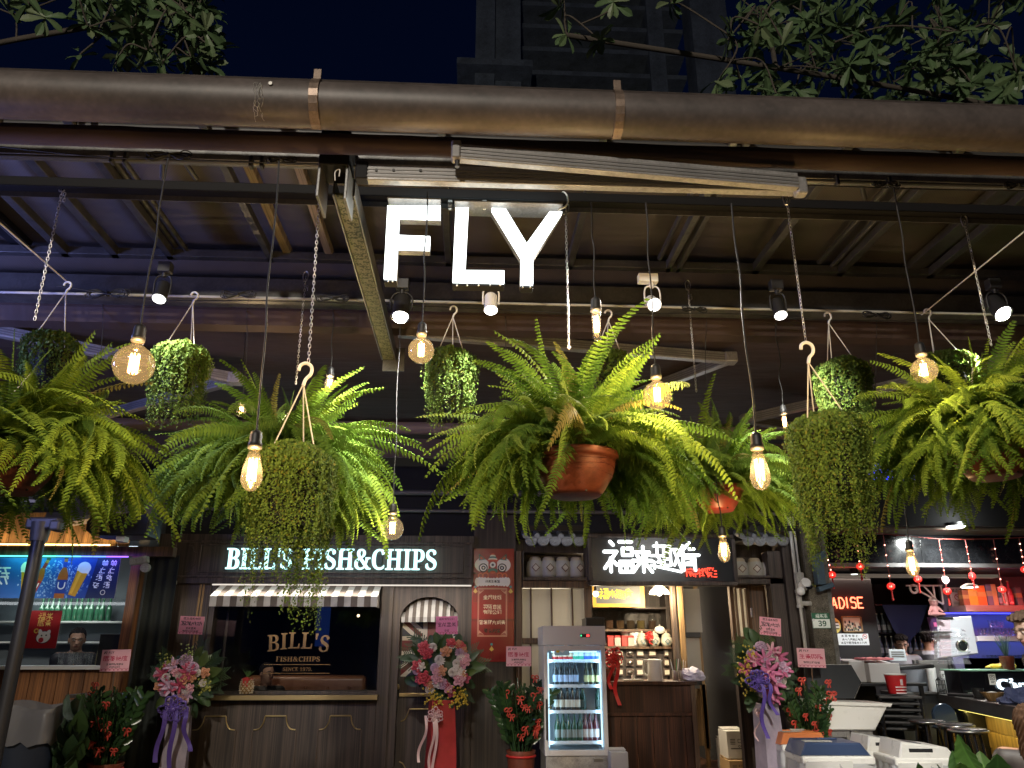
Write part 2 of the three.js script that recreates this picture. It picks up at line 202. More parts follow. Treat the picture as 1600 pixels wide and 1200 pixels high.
  for (const [a, b] of [[240, 235], [240, 290], [1345, 1365], [800, 800]]) pt(fr, 'strut', rod([P(a, 290, -3).x, 3.79, -3], [P(b, 340, -3.3).x, 3.78, -3.35], 0.013), m.frame);
  pt(fr, 'edge_angle', tr(bx(10.4, 0.05, 0.05, 0.004), 0.7, 3.8, -4.18), m.frame);
  one('hanging_rail', 'black square tube across the canopy from which the front plants and letters hang', 'rail', tr(bx(10.4, 0.05, 0.05, 0.004), 0.7, 3.525, -3.05), m.frameB);
  one('hanging_rail', 'thin grey angle bar just below and behind the black square tube', 'rail', tr(bx(10.4, 0.03, 0.004, 0.001), 0.7, 3.49, -3.075), m.frame);
  const bm = T('cross_beam', 'weathered grey steel beam across the canopy behind the lit letters', 'beam', [0, 0, 0]);
  pt(bm, 'web', tr(bx(10.4, 0.14, 0.09, 0.006), 0.7, 3.6, -4.25), m.frame);
  pt(bm, 'flange', tr(bx(10.4, 0.016, 0.14, 0.003), 0.7, 3.525, -4.24), m.galv);
  pt(bm, 'conduit', tr(cyl(0.008, 0.008, 8.6, 8), 0.7, P(600, 470, -4.14).y, -4.14, 0, 0, PI / 2), m.cream);
  one('added_roof_flap', 'dark canvas flap added to close the gap behind the canopy roof', 'flap', tr(bx(10.6, 0.4, 0.012, 0), 0.7, 3.76, -4.36), m.tarp);  // flap added to block the sky behind the roof
  // rear awning
  one('rear_awning', 'large dark brown awning sheet sloping back to the shopfronts', 'awning', (() => { const a = new THREE.BoxGeometry(11.6, 0.01, 3.36, 70, 1, 40), p = a.attributes.position; for (let i = 0; i < p.count; i++) { const t = 0.5 - p.getZ(i) / 3.36; p.setY(i, p.getY(i) + 0.19 * t - 0.07 * Math.sin(t * PI) + 0.01 * vn(p.getX(i) * 3 + 50, p.getZ(i) * 2 + 9, [400, 40], 13)); } a.computeVertexNormals(); return uvm(a); })(), m.fabric, [0.7, 3.6, -5.98]);
  one('awning_roll', 'brown canvas fold hanging along the front edge of the rear awning', 'awning', exX([[-4.34, 3.62], [-4.31, 3.5], [-4.35, 3.43], [-4.42, 3.42], [-4.46, 3.5], [-4.44, 3.62]], -5, 6.4, 0.01), m.fabric);
  const cs = T('awning_cassette', 'tan round cassette tube with a brown flap at the rear of the awning', 'awning', [0, 0, 0]);
  pt(cs, 'roller', tr(cyl(0.07, 0.07, 11.4, 16), 0.7, 3.74, -7.66, 0, 0, PI / 2), M([0.3, 0.22, 0.17], 0.4));
  pt(cs, 'flap', tr(bx(11.4, 0.2, 0.02), 0.7, 3.53, -7.7), M([0.14, 0.095, 0.07], 0.7, 0, { map: rep(TX.cloth, 1) }));
  st('upper_wall', [box3([-7.5, 2.76, -9.1], [3.1, 4.4, -8.75]), box3([3.05, 2.95, -9.1], [8.5, 4.4, -8.75])], m.blackMatt);
  st('neighbour_wall', [box3([-14, 0, -9.2], [-5.9, 4.4, -8.9]), box3([9.3, 0, -9.2], [16, 4.4, -8.9])], m.concrete);
  for (const [y, z, r] of [[3.25, -8.6, 0.03], [3.05, -8.62, 0.02]]) st('wall_pipe', tr(cyl(r, r, 9, 10), -0.6, y, z, 0, 0, PI / 2), m.aluD);
  // folding arms
  const arm = (label, pts, w, h, grp) => { const t = T('folding_arm', label, 'awning arm', [0, 0, 0], 0, grp); for (let i = 0; i + 1 < pts.length; i++) { const a = pts[i], b = pts[i + 1]; pt(t, 'arm_bar', bar(a, b, w, h), m.alu); const up = V(0, 1, 0), d = b.clone().sub(a).normalize(), s = d.clone().cross(up).normalize().multiplyScalar(w / 2 + 0.001); for (const k of [-0.28, -0.06, 0.16]) for (const q of [1, -1]) { const o = s.clone().multiplyScalar(q).add(V(0, k * h, 0)); pt(t, 'groove_rib', bar(a.clone().add(o), b.clone().add(o), 0.004, h * 0.12), m.aluD); } } for (let i = 1; i + 1 < pts.length; i++) pt(t, 'elbow', tr(bx(w * 1.5, h * 1.05, w * 1.6, 0.01), pts[i].x, pts[i].y, pts[i].z), m.alu); return t; };
  const fa = arm('long white aluminium awning arm folded above the lit letters', [P(575, 272, -2.66), P(1240, 291, -2.66)], 0.04, 0.075);
  const j = P(566, 270, -2.66); pt(fa, 'joint', tr(bx(0.05, 0.08, 0.05, 0.006), j.x, j.y, j.z), m.frameB);
  for (const px of [588, 615, 657]) { const q = P(px, 266, -2.635); pt(fa, 'bolt', tr(cyl(0.006, 0.006, 0.01, 8), q.x, q.y, -2.637, PI / 2), m.black); }
  const fb = arm('shorter aluminium awning arm crossing in front of the long folded one', [P(718, 240, -2.56), P(1245, 285, -2.6)], 0.035, 0.07);
  const e = P(713, 237, -2.56); pt(fb, 'joint', tr(bx(0.04, 0.085, 0.05, 0.01), e.x, e.y, e.z), m.aluD); pt(fb, 'bolt', tr(cyl(0.01, 0.01, 0.03, 8), e.x + 0.005, e.y - 0.055, e.z), m.black);
  const f2 = P(1250, 293, -2.62); pt(fb, 'elbow', tr(bx(0.05, 0.08, 0.05, 0.012), f2.x, f2.y, f2.z), m.alu);
  arm('aluminium awning arm behind the big central fern', [P(622, 518, -4.75), P(1140, 560, -5.0), P(900, 650, -6.9)], 0.06, 0.075, 'folding arms of the rear awning');
  arm('aluminium awning arm at the right, seen between trailing plants', [P(1640, 545, -4.75), P(1165, 655, -6.2), P(1420, 695, -7.2)], 0.06, 0.075, 'folding arms of the rear awning');
  arm('aluminium awning arm at the left, behind the big round bulb', [P(-40, 510, -4.75), P(368, 592, -5.2), P(120, 660, -6.9)], 0.06, 0.075, 'folding arms of the rear awning');
  // bracket with mossy channel
  const br = T('support_bracket', 'dark steel bracket holding a mossy channel beam behind the gutter', 'bracket', [0, 0, 0]);
  const bq = R(503, 215, 550, 268, -2.7);
  pt(br, 'box', tr(bx(bq.w, bq.h, 0.14, 0.006), bq.x, bq.y, -2.72), m.frameB);
  pt(br, 'plate', tr(bx(0.012, 0.17, 0.17, 0.003), bq.l + 0.006, bq.b - 0.06, -2.74), m.galv);
  pt(br, 'plate', tr(bx(0.012, 0.19, 0.17, 0.003), bq.r - 0.006, bq.b - 0.06, -2.74), m.galv);
  pt(br, 'hook', tube([[bq.x + 0.01, bq.b - 0.07, -2.66], [bq.x + 0.01, bq.b - 0.03, -2.655], [bq.x + 0.025, bq.b - 0.02, -2.655], [bq.x + 0.025, bq.b - 0.05, -2.66]], 0.0025), m.white);
  const q = P(537, 302, -2.78), w = 0.085;
  pt(br, 'channel', tr(bx(w - 0.012, 0.012, 1.9, 0.002), q.x, q.y - 0.004, -3.73), m.mossy);
  pt(br, 'channel_flange', tr(bx(0.008, 0.085, 1.9, 0.002), q.x + w / 2, q.y + 0.03, -3.73), m.galv); pt(br, 'channel_flange', tr(bx(0.008, 0.085, 1.9, 0.002), q.x - w / 2, q.y + 0.03, -3.73), m.galv);
  pt(br, 'end_plate', tr(bx(0.14, 0.16, 0.02, 0.003), q.x + 0.03, q.y + 0.0, -4.7), m.galv);
  // guy wires
  for (const [a, b, l] of [[P(-10, 340, -3.3), P(108, 443, -4.12), 'taut pale rope at the left end of the canopy'], [P(1615, 350, -3.3), P(1440, 492, -4.12), 'taut pale rope at the right end of the canopy']]) one('guy_rope', l, 'rope', rod(a, b, 0.004), m.string);
  // cables and coils
  const coil = (label, px, py, z, s, n) => { const c = P(px, py, z), l = []; for (let k = 0; k < n; k++) { const w = s * rnd(0.7, 1.1), h = s * rnd(0.16, 0.32), a = rnd(-0.15, 0.15), pp = []; for (let i = 0; i <= 16; i++) { const t = i / 16 * 2 * PI; pp.push([c.x + Math.cos(a) * w * Math.sin(t), c.y + h * Math.sin(2 * t) * 0.7 + Math.sin(a) * w * Math.sin(t), c.z + rnd(-0.008, 0.008)]); } l.push(tube(pp, 0.0026, 40, 5)); } l.push(tr(bx(s * 0.12, s * 0.2, 0.03, 0.004), c.x, c.y, c.z)); one('cable_coil', label, 'cable', l, m.cord, null, null, 'coiled cables on the canopy rails'); };
  coil('bundled black cable coil near the left end of the front rail', 264, 243, -2.73, 0.085, 6); coil('bundled black cable coil left of the steel bracket', 440, 250, -2.73, 0.06, 5); coil('tangled black cable knot on the front rail at the right', 1385, 288, -2.73, 0.06, 9); coil('tangled black cable knot at the far right end of the front rail', 1590, 290, -2.73, 0.06, 9);
  coil('black cable tangle on the rear conduit by the left black spotlight', 168, 459, -4.1, 0.13, 7); coil('black cable tangle on the rear conduit between small plant and chain', 372, 460, -4.1, 0.1, 7); coil('black cable tangle on the rear conduit right of the steel channel', 520, 466, -4.1, 0.09, 6); coil('black cable tangle on the rear conduit near the bright white spotlight', 1085, 483, -4.1, 0.07, 6); coil('black cable tangle on the rear conduit by the third small plant', 1370, 492, -4.1, 0.09, 6);
  const wire = (label, pts, r = 0.003) => one('loose_wire', label, 'cable', tube(pts, r, 60, 5), m.cord, null, null, 'loose wires along the canopy');
  wire('black wire sagging along the front rail left of the bracket', [P(-10, 228, -2.73), P(60, 236, -2.73), P(190, 247, -2.73), P(250, 246, -2.73), P(340, 252, -2.73), P(430, 254, -2.73), P(505, 257, -2.73)]);
  wire('black wire sagging along the front rail at the right', [P(1262, 290, -2.73), P(1330, 292, -2.73), P(1450, 296, -2.73), P(1600, 298, -2.73)]);
  wire('black wire sagging below the rear conduit', [P(90, 447, -4.08), P(240, 468, -4.08), P(420, 470, -4.08), P(700, 480, -4.08), P(920, 490, -4.08), P(1140, 490, -4.08), P(1290, 500, -4.08), P(1430, 500, -4.08), P(1560, 500, -4.08)]);
  for (const [px, a, b, l] of [[500, 466, 452, 'left'], [790, 485, 590, 'centre'], [1105, 486, 600, 'right of centre'], [1370, 494, 640, 'right'], [160, 460, 560, 'far left'], [385, 470, 600, 'left of the second fern']]) wire('thin black drop wire behind the plants, ' + l, [P(px, a, -4.3), P(px + rnd(-4, 4), (a + b) / 2, -4.3), P(px - 3, b, -4.3)], 0.002);
}
// unseen street lamp behind the viewer, placed to light the gutter, leaves and tower
{
  const t = T('unseen_street_lamp', 'unseen globe street lamp behind the viewer, on the pavement opposite the shops', 'street lamp', [-2.5, 0, 7.2]);
  pt(t, 'pole', [cyl(0.05, 0.09, 6.6, 12).translate(0, 3.3, 0), cyl(0.14, 0.16, 0.3, 12).translate(0, 0.15, 0)], m.galv);
  pt(t, 'collar', tr(cyl(0.12, 0.07, 0.12, 14), 0, 6.62, 0), m.aluD);
  pt(t, 'globe', tr(sph(0.22, 20), 0, 6.86, 0), GL([1, 0.9, 0.78], 8));
  point([-2.5, 6.86, 7.2], [1, 0.9, 0.76], L.street, scene, 11);
}
// ---- lit letters ----
{
  const t = T('letter_sign', 'large glowing white letters reading FLY under the canopy', 'sign', [0, 0, 0]);
  const Z = -2.96, face = GL([0.93, 1, 0.98], 2.6), L3 = [
    [[605.5, 321], [688, 321], [688, 339], [623.5, 337], [622, 367], [672, 369], [671, 387], [621, 385.5], [618.5, 434], [599.5, 434]],
    [[712, 324], [732, 324], [727, 422], [788, 422.5], [788, 440], [707, 439]],
    [[768, 325], [790, 325.5], [823, 380], [859, 330], [878.5, 330.5], [833, 400.5], [833, 443], [813.5, 443], [814, 400]]];
  for (const q of L3) {
    const p = q.map(([a, b]) => { const v = P(a, b, Z); return [v.x, v.y]; });
    const l = pt(t, 'letter', tr(ext(p, 0.03), 0, 0, Z - 0.03), face);
    pt(l, 'casing', tr(ext(p, 0.04), 0, 0, Z - 0.072), m.alu);
    const xs = p.map((v) => v[0]), ys = p.map((v) => v[1]), x0 = Math.min(...xs), x1 = Math.max(...xs), y1 = Math.max(...ys), y0 = Math.min(...ys);
    pt(l, 'top_bracket', tr(bx(x1 - x0, 0.006, 0.12, 0.001), (x0 + x1) / 2, y1 + 0.02, Z - 0.04), m.alu);
    const b = p.filter((v) => v[1] < y0 + 0.02), bx0 = Math.min(...b.map((v) => v[0])), bx1 = Math.max(...b.map((v) => v[0]));
    pt(l, 'end_cap', tr(bx(bx1 - bx0, 0.012, 0.05, 0.002), (bx0 + bx1) / 2, y0 - 0.007, Z - 0.04), m.frameB);
    area([(x0 + x1) / 2, (y0 + y1) / 2, Z + 0.03], [(x0 + x1) / 2, (y0 + y1) / 2 - 0.05, 0], (x1 - x0) * 0.7, y1 - y0, [0.9, 1, 0.97], L.fly * 0.35);
  }
  for (const px of [703, 757]) { const q = P(px, 326, -3); pt(t, 'bolt', tr(sph(0.008, 8), q.x, q.y, -3.0), m.steel); pt(t, 'mounting_bar', tr(bx(0.02, 0.03, 0.05), q.x, q.y + 0.03, -3.02), m.aluD); }
  const fc = (a, b, z) => P(a, b, z); pt(t, 'feed_cable', tube([fc(872, 328, Z), fc(884, 322, Z), fc(887, 308, -3), fc(880, 300, -3.03), fc(874, 306, -3.06)], 0.004, 30, 6), m.white);
  for (const [px, py] of [[606, 437.5], [613, 437.5], [714, 443.5], [730, 443.5], [748, 443.5], [766, 443.5], [782, 443.5], [817, 446.5], [829, 446.5]]) { const q = fc(px, py, Z); pt(t, 'bolt', tr(sph(0.0045, 6), q.x, q.y, Z - 0.015), m.steel); }
  // the top of the letters throws light up at the rail and roof
  area([0, 3.46, -2.98], [0, 5, -2.94], 0.7, 0.05, [0.85, 1, 0.97], L.fly * 0.8);
}
// unseen blue signboard, out of view at the left, placed to light the canopy roof
{
  const t = T('unseen_blue_signboard', 'unseen blue lit signboard out of view beyond the left end of the canopy', 'sign', [-4.3, 2.75, -3.3], 0.9);
  pt(t, 'cabinet', bx(1.2, 0.6, 0.14, 0.01), m.black); pt(t, 'light_panel', tr(bx(1.12, 0.52, 0.02), 0, 0, 0.075), GL([0.12, 0.2, 1], 2));
  area([-4.2, 2.8, -3.22], [-3.2, 3.8, -3.4], 1.1, 0.5, [0.3, 0.36, 1], 60);
}
// ---- spotlights on the beam ----
function spotlight(label, px, py, mt, tilt, big, aim, k = 1, track) {
  const p = P(px, py, -3.82), t = T('spotlight', label, 'spotlight', p, 0, 'spotlights along the canopy beam'), s = big ? 1.25 : 0.95;
  const body = pt(t, 'housing', tr(lathe([[0, 0.075], [0.03, 0.075], [0.038, 0.06], [0.036, -0.02], [0.042, -0.045], [0.036, -0.045], [0.03, -0.03], [0, -0.03]], 20), 0, 0, 0, 0, 0, 0, s), mt, null, [tilt, 0, 0]);
  pt(body, 'lens', tr(cyl(0.034, 0.034, 0.004, 20), 0, -0.046, 0, 0, 0, 0, s), GL([1, 0.98, 0.92], 7));
  pt(t, 'yoke', [tube([[0.045 * s, 0, 0], [0.045 * s, 0.07, 0], [0.03, 0.1, 0], [-0.03, 0.1, 0], [-0.045 * s, 0.07, 0], [-0.045 * s, 0, 0]], 0.005, 20, 5), tr(cyl(0.012, 0.012, 0.05, 8), 0, 0.12, 0)], mt);
  pt(t, 'adapter', tr(bx(track ? 0.11 : 0.07, track ? 0.05 : 0.06, 0.05), track ? -0.02 : 0, 0.15, 0), mt);
  const d = V(0, -Math.cos(tilt), -Math.sin(tilt)), o = p.clone().addScaledVector(d, 0.05 * s);
  spot(o, aim ?? o.clone().add(d), [1, 0.97, 0.88], L.spot * k, 0.75, 0.7, 1.5);
}
spotlight('black spotlight at the left end of the beam above a small trailing plant', 252, 458, m.black, -0.36, 0, P(295, 640, -4.1), 0.32);
spotlight('wide black floodlight beside the mossy steel channel', 627, 484, m.black, -0.36, 1, P(540, 800, -5), 1.7);
spotlight('small white spotlight under the middle lit letters', 767, 476, m.white, -0.36, 0, P(740, 660, -3.9), 0.75, 1);
spotlight('white spotlight shining at the viewer above the tall fern frond', 1020, 474, m.white, -0.95, 0, P(960, 640, -3.0), 1.4, 1);
spotlight('black spotlight on the beam left of the third small plant', 1217, 484, m.black, -0.36, 0, P(1240, 660, -4.1), 0.9);
spotlight('bright floodlight at the right end of the beam above the right fern', 1560, 482, m.black, -0.6, 1, P(1370, 1150, -7.6), 5);

// ---- hanging bulbs ----
const glassAmber = M([0.97, 0.8, 0.5], 0.07, 0, { transmission: 1, thickness: 0, ior: 1.5 }), glassWarm = M([0.97, 0.9, 0.76], 0.06, 0, { transmission: 1, thickness: 0, ior: 1.5 });
const filM = GL([1, 0.6, 0.22], 16);
const BK = {
  globe: { r: 0.062, pr: (() => { const a = [[0.0001, -0.0625]]; for (let i = 1; i <= 14; i++) { const t = -PI / 2 + i / 15 * PI * 0.9; a.push([0.0625 * Math.cos(t), 0.0625 * Math.sin(t)]); } a.push([0.018, 0.066], [0.0165, 0.085]); return a; })(), top: 0.085, h: 0.05, fr: 0.013 },
  drop: { pr: [[0.0001, -0.062], [0.012, -0.059], [0.024, -0.048], [0.031, -0.03], [0.032, -0.018], [0.029, 0.005], [0.022, 0.035], [0.0165, 0.06], [0.0155, 0.075]], top: 0.075, h: 0.055, fr: 0.012 },
  pear: { pr: [[0.0001, -0.045], [0.015, -0.041], [0.026, -0.028], [0.03, -0.01], [0.027, 0.008], [0.019, 0.028], [0.0155, 0.045]], top: 0.045, h: 0.03, fr: 0.011 },
  stick: { pr: [[0.0001, -0.065], [0.009, -0.062], [0.0155, -0.05], [0.0165, 0.04], [0.0155, 0.06]], top: 0.06, h: 0.05, fr: 0.008 },
};
function bulb(kind, label, px, py, z, tx, ty, s, amber, k = 1, wav = 0) {
  const b = BK[kind], p = P(px, py, z), t = T('hanging_bulb', label, 'light bulb', p, 0, 'filament bulbs hung on black cords');
  pt(t, 'glass', tr(lathe(b.pr, 28), 0, 0, 0, 0, 0, 0, s), amber ? glassAmber : glassWarm);
  const pp = [], n = kind === 'globe' ? 8 : 7; for (let i = 0; i <= n * 2; i++) { const a = i / (n * 2) * PI * 2.2; pp.push(V(Math.cos(a) * b.fr * s, (i % 2 ? 1 : -1) * b.h * 0.62 * s + 0.004, Math.sin(a) * b.fr * s)); }
  pt(t, 'filament', pp.slice(1).map((q, i) => rod(pp[i], q, 0.0013 * s + 0.0006, 5)), filM);
  pt(t, 'stem', tr(cyl(0.004, 0.006, b.top * s * 0.5, 8), 0, b.top * s * 0.75, 0), glassWarm);
  pt(t, 'socket', tr(lathe([[0, 0.052], [0.008, 0.052], [0.016, 0.046], [0.0185, 0.036], [0.0185, 0.014], [0.021, 0.012], [0.021, -0.006], [0, -0.006]], 18), 0, b.top * s, 0, 0, 0, 0, Math.max(1, s)), m.black);
  const y0 = b.top * s + 0.05, e = P(tx, ty, z).sub(p), a = V(0, y0, 0), q = [];
  for (let i = 0; i <= 6; i++) { const u = i / 6; q.push(a.clone().lerp(V(e.x, e.y, 0), u).add(V(i % 6 ? Math.sin(i * 2.1 + px) * (0.004 + wav) : 0, 0, 0))); }
  pt(t, 'cord', tube(q, 0.0032, 40, 6), m.cord);
  point(p.clone().add(V(0, 0.004, 0)), [1, 0.75, 0.47], L.bulb * k, scene, 0.6).name = 'filament_light';
}
bulb('globe', 'largest round filament bulb, hanging beside the left fern', 209, 570, -2.45, 263, 248, 1.06, 1, 1.1);
bulb('drop', 'teardrop filament bulb in front of the second fern', 394, 736, -2.3, 436, 252, 1.0, 1, 1.2);
bulb('pear', 'small pear bulb glowing above the second fern', 515, 599, -4.3, 522, 470, 1.05, 0, 0.8);
bulb('globe', 'round amber bulb under the left end of the lit letters', 658, 548, -2.9, 668, 300, 0.85, 1, 1);
bulb('stick', 'narrow tube bulb above the central fern', 932, 508, -2.9, 924, 316, 1.12, 0, 0.9);
bulb('globe', 'round spiral filament bulb at the right of the central fern', 1027, 618, -2.7, 1009, 316, 0.86, 1, 1.1);
bulb('drop', 'teardrop filament bulb in front of the fern with the dark red pot', 1187, 736, -2.35, 1143, 318, 1.0, 1, 1.2);
bulb('stick', 'small tube bulb left of the yellow trailing plant', 1226, 660, -4.3, 1213, 504, 0.95, 0, 0.7, 0.006);
bulb('globe', 'round amber bulb beside the right fern', 1444, 579, -2.75, 1396, 290, 0.8, 1, 1);
bulb('globe', 'small round bulb hanging low over the fish shop sign', 613, 826, -4.2, 625, 500, 0.98, 0, 0.9);
bulb('drop', 'teardrop bulb hanging low in front of the white lit shop sign', 1131, 860, -4.0, 1112, 700, 1.0, 1, 0.9);
bulb('drop', 'teardrop bulb hanging low in front of the bar', 1425, 882, -4.0, 1404, 700, 1.0, 1, 0.9);
bulb('pear', 'small bulb half hidden among the fronds of the second fern', 377, 641, -4.75, 384, 480, 1.0, 0, 0.7);

// ---- chains ----
const linkG = ((g) => g.scale(0.62, 0.62, 0.62))((() => { const c = []; for (let i = 0; i < 14; i++) { const a = i / 14 * 2 * PI; c.push(V(0.0075 * Math.cos(a), 0.014 * Math.sin(a) + (Math.sin(a) > 0 ? 0.003 : -0.003), 0)); } return new THREE.TubeGeometry(new THREE.CatmullRomCurve3(c, true), 12, 0.0027, 4, true); })());
function chain(label, a, b, tail = 0) {
  const t = T('chain', label, 'chain', b, 0, 'steel chains holding the hanging plants'), d = a.clone().sub(b), n = Math.round(d.length() / 0.0158), l = [], q = new THREE.Quaternion().setFromUnitVectors(V(0, 1, 0), d.clone().normalize());
  for (let i = 0; i < n; i++) { const g = linkG.clone().rotateY(i % 2 ? PI / 2 + 0.3 : 0.3).applyQuaternion(q), c = d.clone().multiplyScalar((i + 0.5) / n); l.push(g.translate(c.x, c.y, c.z)); }
  for (let i = 0; i < tail; i++) l.push(linkG.clone().rotateY(i % 2 ? 2 : 0.4).translate(0.014 + 0.004 * Math.sin(i), d.length() - 0.05 - i * 0.015, 0.01));
  pt(t, 'links', l, m.steel);
  const c = d; pt(t, 'carabiner', tube([[c.x - 0.012, c.y - 0.03, c.z], [c.x - 0.016, c.y + 0.015, c.z], [c.x, c.y + 0.035, c.z], [c.x + 0.014, c.y + 0.015, c.z], [c.x + 0.004, c.y - 0.03, c.z], [c.x - 0.012, c.y - 0.03, c.z]], 0.003, 24, 5), m.steel);
}
chain('steel chain down to the left fern', P(99, 290, -3.05), P(54, 500, -3.05), 3);
chain('steel chain from the bracket down to the trailing plant before the second fern', P(500, 300, -2.95), P(482, 566, -3.0));
chain('short steel chain from the beam down to the second fern', P(478, 432, -4.15), P(462, 600, -4.2), 2);
chain('steel chain beside the last lit letter, down to the central fern', P(884, 325, -3.05), P(889, 545, -3.05));
chain('steel chain from the beam down to the fern with the dark red pot', P(1075, 446, -4.15), P(1088, 612, -4.2), 2);
chain('steel chain from the white arm down to the yellow-green trailing plant', P(1229, 310, -2.9), P(1259, 532, -3.0));
chain('steel chain down to the right fern', P(1507, 345, -3.05), P(1549, 540, -3.05));

// ---- foliage ----
const leafM = (c, t = 0.35, r = 0.5, sp = 0.5) => M(c, r, 0, { transmission: t, thickness: 0, vertexColors: true, side: THREE.DoubleSide, specularIntensity: sp });
const fernM = [[0.145, 0.235, 0.03], [0.12, 0.21, 0.028], [0.17, 0.26, 0.034], [0.1, 0.18, 0.025], [0.18, 0.17, 0.045]].map((c) => leafM(c, 0.35, 0.75, 0.2));
function frondGeo(th0, th1, Ln, wid, s0) {
  const pos = [], col = [], N = 40, pts = [], tg = []; let x = 0, y = 0; const pw = rnd(0.8, 1.3), sw = rnd(-0.55, 0.55), rl = rnd(-1.05, 1.05), tw = rnd(-0.5, 0.5);
  for (let i = 0; i <= N; i++) { const u = i / N, th = th0 + (th1 - th0) * Math.pow(u, pw); pts.push(V(x, y, sw * u * u * Ln)); tg.push(V(Math.cos(th), Math.sin(th), 2 * sw * u).normalize()); x += Math.cos(th) * Ln / N; y += Math.sin(th) * Ln / N; }
  const tri = (a, b, c, k) => { for (const v of [a, b, c]) { pos.push(v.x, v.y, v.z); col.push(k, k, k * 0.9); } };
  for (let i = 0; i < N; i++) {   // stalk
    const w = 0.0022 * (1 - i / N * 0.7), a = pts[i], b = pts[i + 1], n = V(-tg[i].y, tg[i].x, 0).multiplyScalar(w), z = V(0, 0, w);
    tri(a.clone().add(z), a.clone().sub(z), b.clone().add(n), 0.8); tri(a.clone().sub(z), b.clone().sub(z), b.clone().add(n), 0.8);
  }
  for (let i = 2; i < N; i++) for (const q of [1, -1]) {
    const u = i / N, len = wid * Math.min(1, u * 4.5) * Math.pow(1 - u, 0.62) * rnd(0.72, 1.2) + 0.004, hw = Ln / N * 0.46, f = rnd(0.18, 0.42), t = tg[i], n = V(-t.y, t.x, 0).normalize(), an = rl + tw * u, s = V(0, 0, q * Math.cos(an)).addScaledVector(n, Math.sin(an) * q - rnd(0.1, 0.35)).addScaledVector(t, f).normalize();
    const o = pts[i].clone().addScaledVector(t, q * 0.15 * hw), a = o.clone().addScaledVector(t, -hw * 0.7), b = o.clone().addScaledVector(t, hw * 0.7), m1 = o.clone().addScaledVector(s, len * 0.5).addScaledVector(n, -rnd(0.002)), c = m1.clone().addScaledVector(t, -hw), d = m1.clone().addScaledVector(t, hw * 0.95), e = o.clone().addScaledVector(s, len).addScaledVector(n, -len * rnd(0.15, 0.35)).addScaledVector(t, hw * 0.5), k = rnd(0.8, 1.15) * (0.85 + 0.3 * u), mid = m1.clone().addScaledVector(n, 0.0022), ro = o.clone().addScaledVector(n, 0.001);
    tri(a, c, mid, k); tri(a, mid, ro, k); tri(ro, mid, d, k); tri(ro, d, b, k); tri(c, e, mid, k); tri(mid, e, d, k);
  }
  const g = new THREE.BufferGeometry(); g.setAttribute('position', new THREE.Float32BufferAttribute(pos, 3)); g.setAttribute('color', new THREE.Float32BufferAttribute(col, 3)); g.computeVertexNormals(); return g;
}
const D2 = PI / 180;
const FR = { up: [], mid: [], low: [], hang: [], short: [] };
for (let i = 0; i < 10; i++) FR.short.push(frondGeo(rnd(20, 85) * D2, rnd(-60, 20) * D2, rnd(0.18, 0.34), 0.046));
for (let i = 0; i < 12; i++) { FR.up.push(frondGeo(rnd(70, 90) * D2, rnd(-35, 55) * D2, rnd(0.36, 0.6), 0.06)); FR.mid.push(frondGeo(rnd(48, 76) * D2, rnd(-92, -40) * D2, rnd(0.42, 0.64), 0.06)); FR.low.push(frondGeo(rnd(15, 46) * D2, rnd(-100, -72) * D2, rnd(0.4, 0.6), 0.062)); FR.hang.push(frondGeo(rnd(-15, 15) * D2, rnd(-92, -82) * D2, rnd(0.36, 0.6), 0.056)); }
function basin(t, r, h, mt) {
  const pot = pt(t, 'pot', lathe([[0, -h], [r * 0.56, -h], [r * 0.62, -h + 0.012], [r * 0.66, -h + 0.02], [r * 0.86, -h * 0.55], [r * 0.94, -h * 0.25], [r * 0.95, -0.026], [r * 1.04, -0.026], [r * 1.05, -0.002], [r * 0.99, 0.004], [r * 0.96, -0.02], [r * 0.9, -0.022]], 40), mt);
  for (const [q, yy] of [[0.955, -h * 0.22], [0.915, -h * 0.38], [0.87, -h * 0.52]]) { const pts = []; for (let i = 0; i <= 40; i++) { const a = i / 40 * 2 * PI; pts.push([Math.cos(a) * r * q, yy + 0.006 * Math.sin(a * 3 + q * 40), Math.sin(a) * r * q]); } pt(pot, 'groove', tube(pts, 0.0016, 60, 4), m.terraD ??= M([0.16, 0.035, 0.02], 0.7)); }
  pt(pot, 'soil', tr(cyl(r * 0.93, r * 0.9, 0.02, 24), 0, -0.015, 0), m.soil);
  for (const a of [0.3, 1.3, 2.2, 4.2]) pt(pot, 'drain_slot', tr(bx(0.012, 0.012, 0.01), Math.sin(a) * r * 0.575, -h + 0.008, Math.cos(a) * r * 0.575, 0, a, 0), m.black);
}
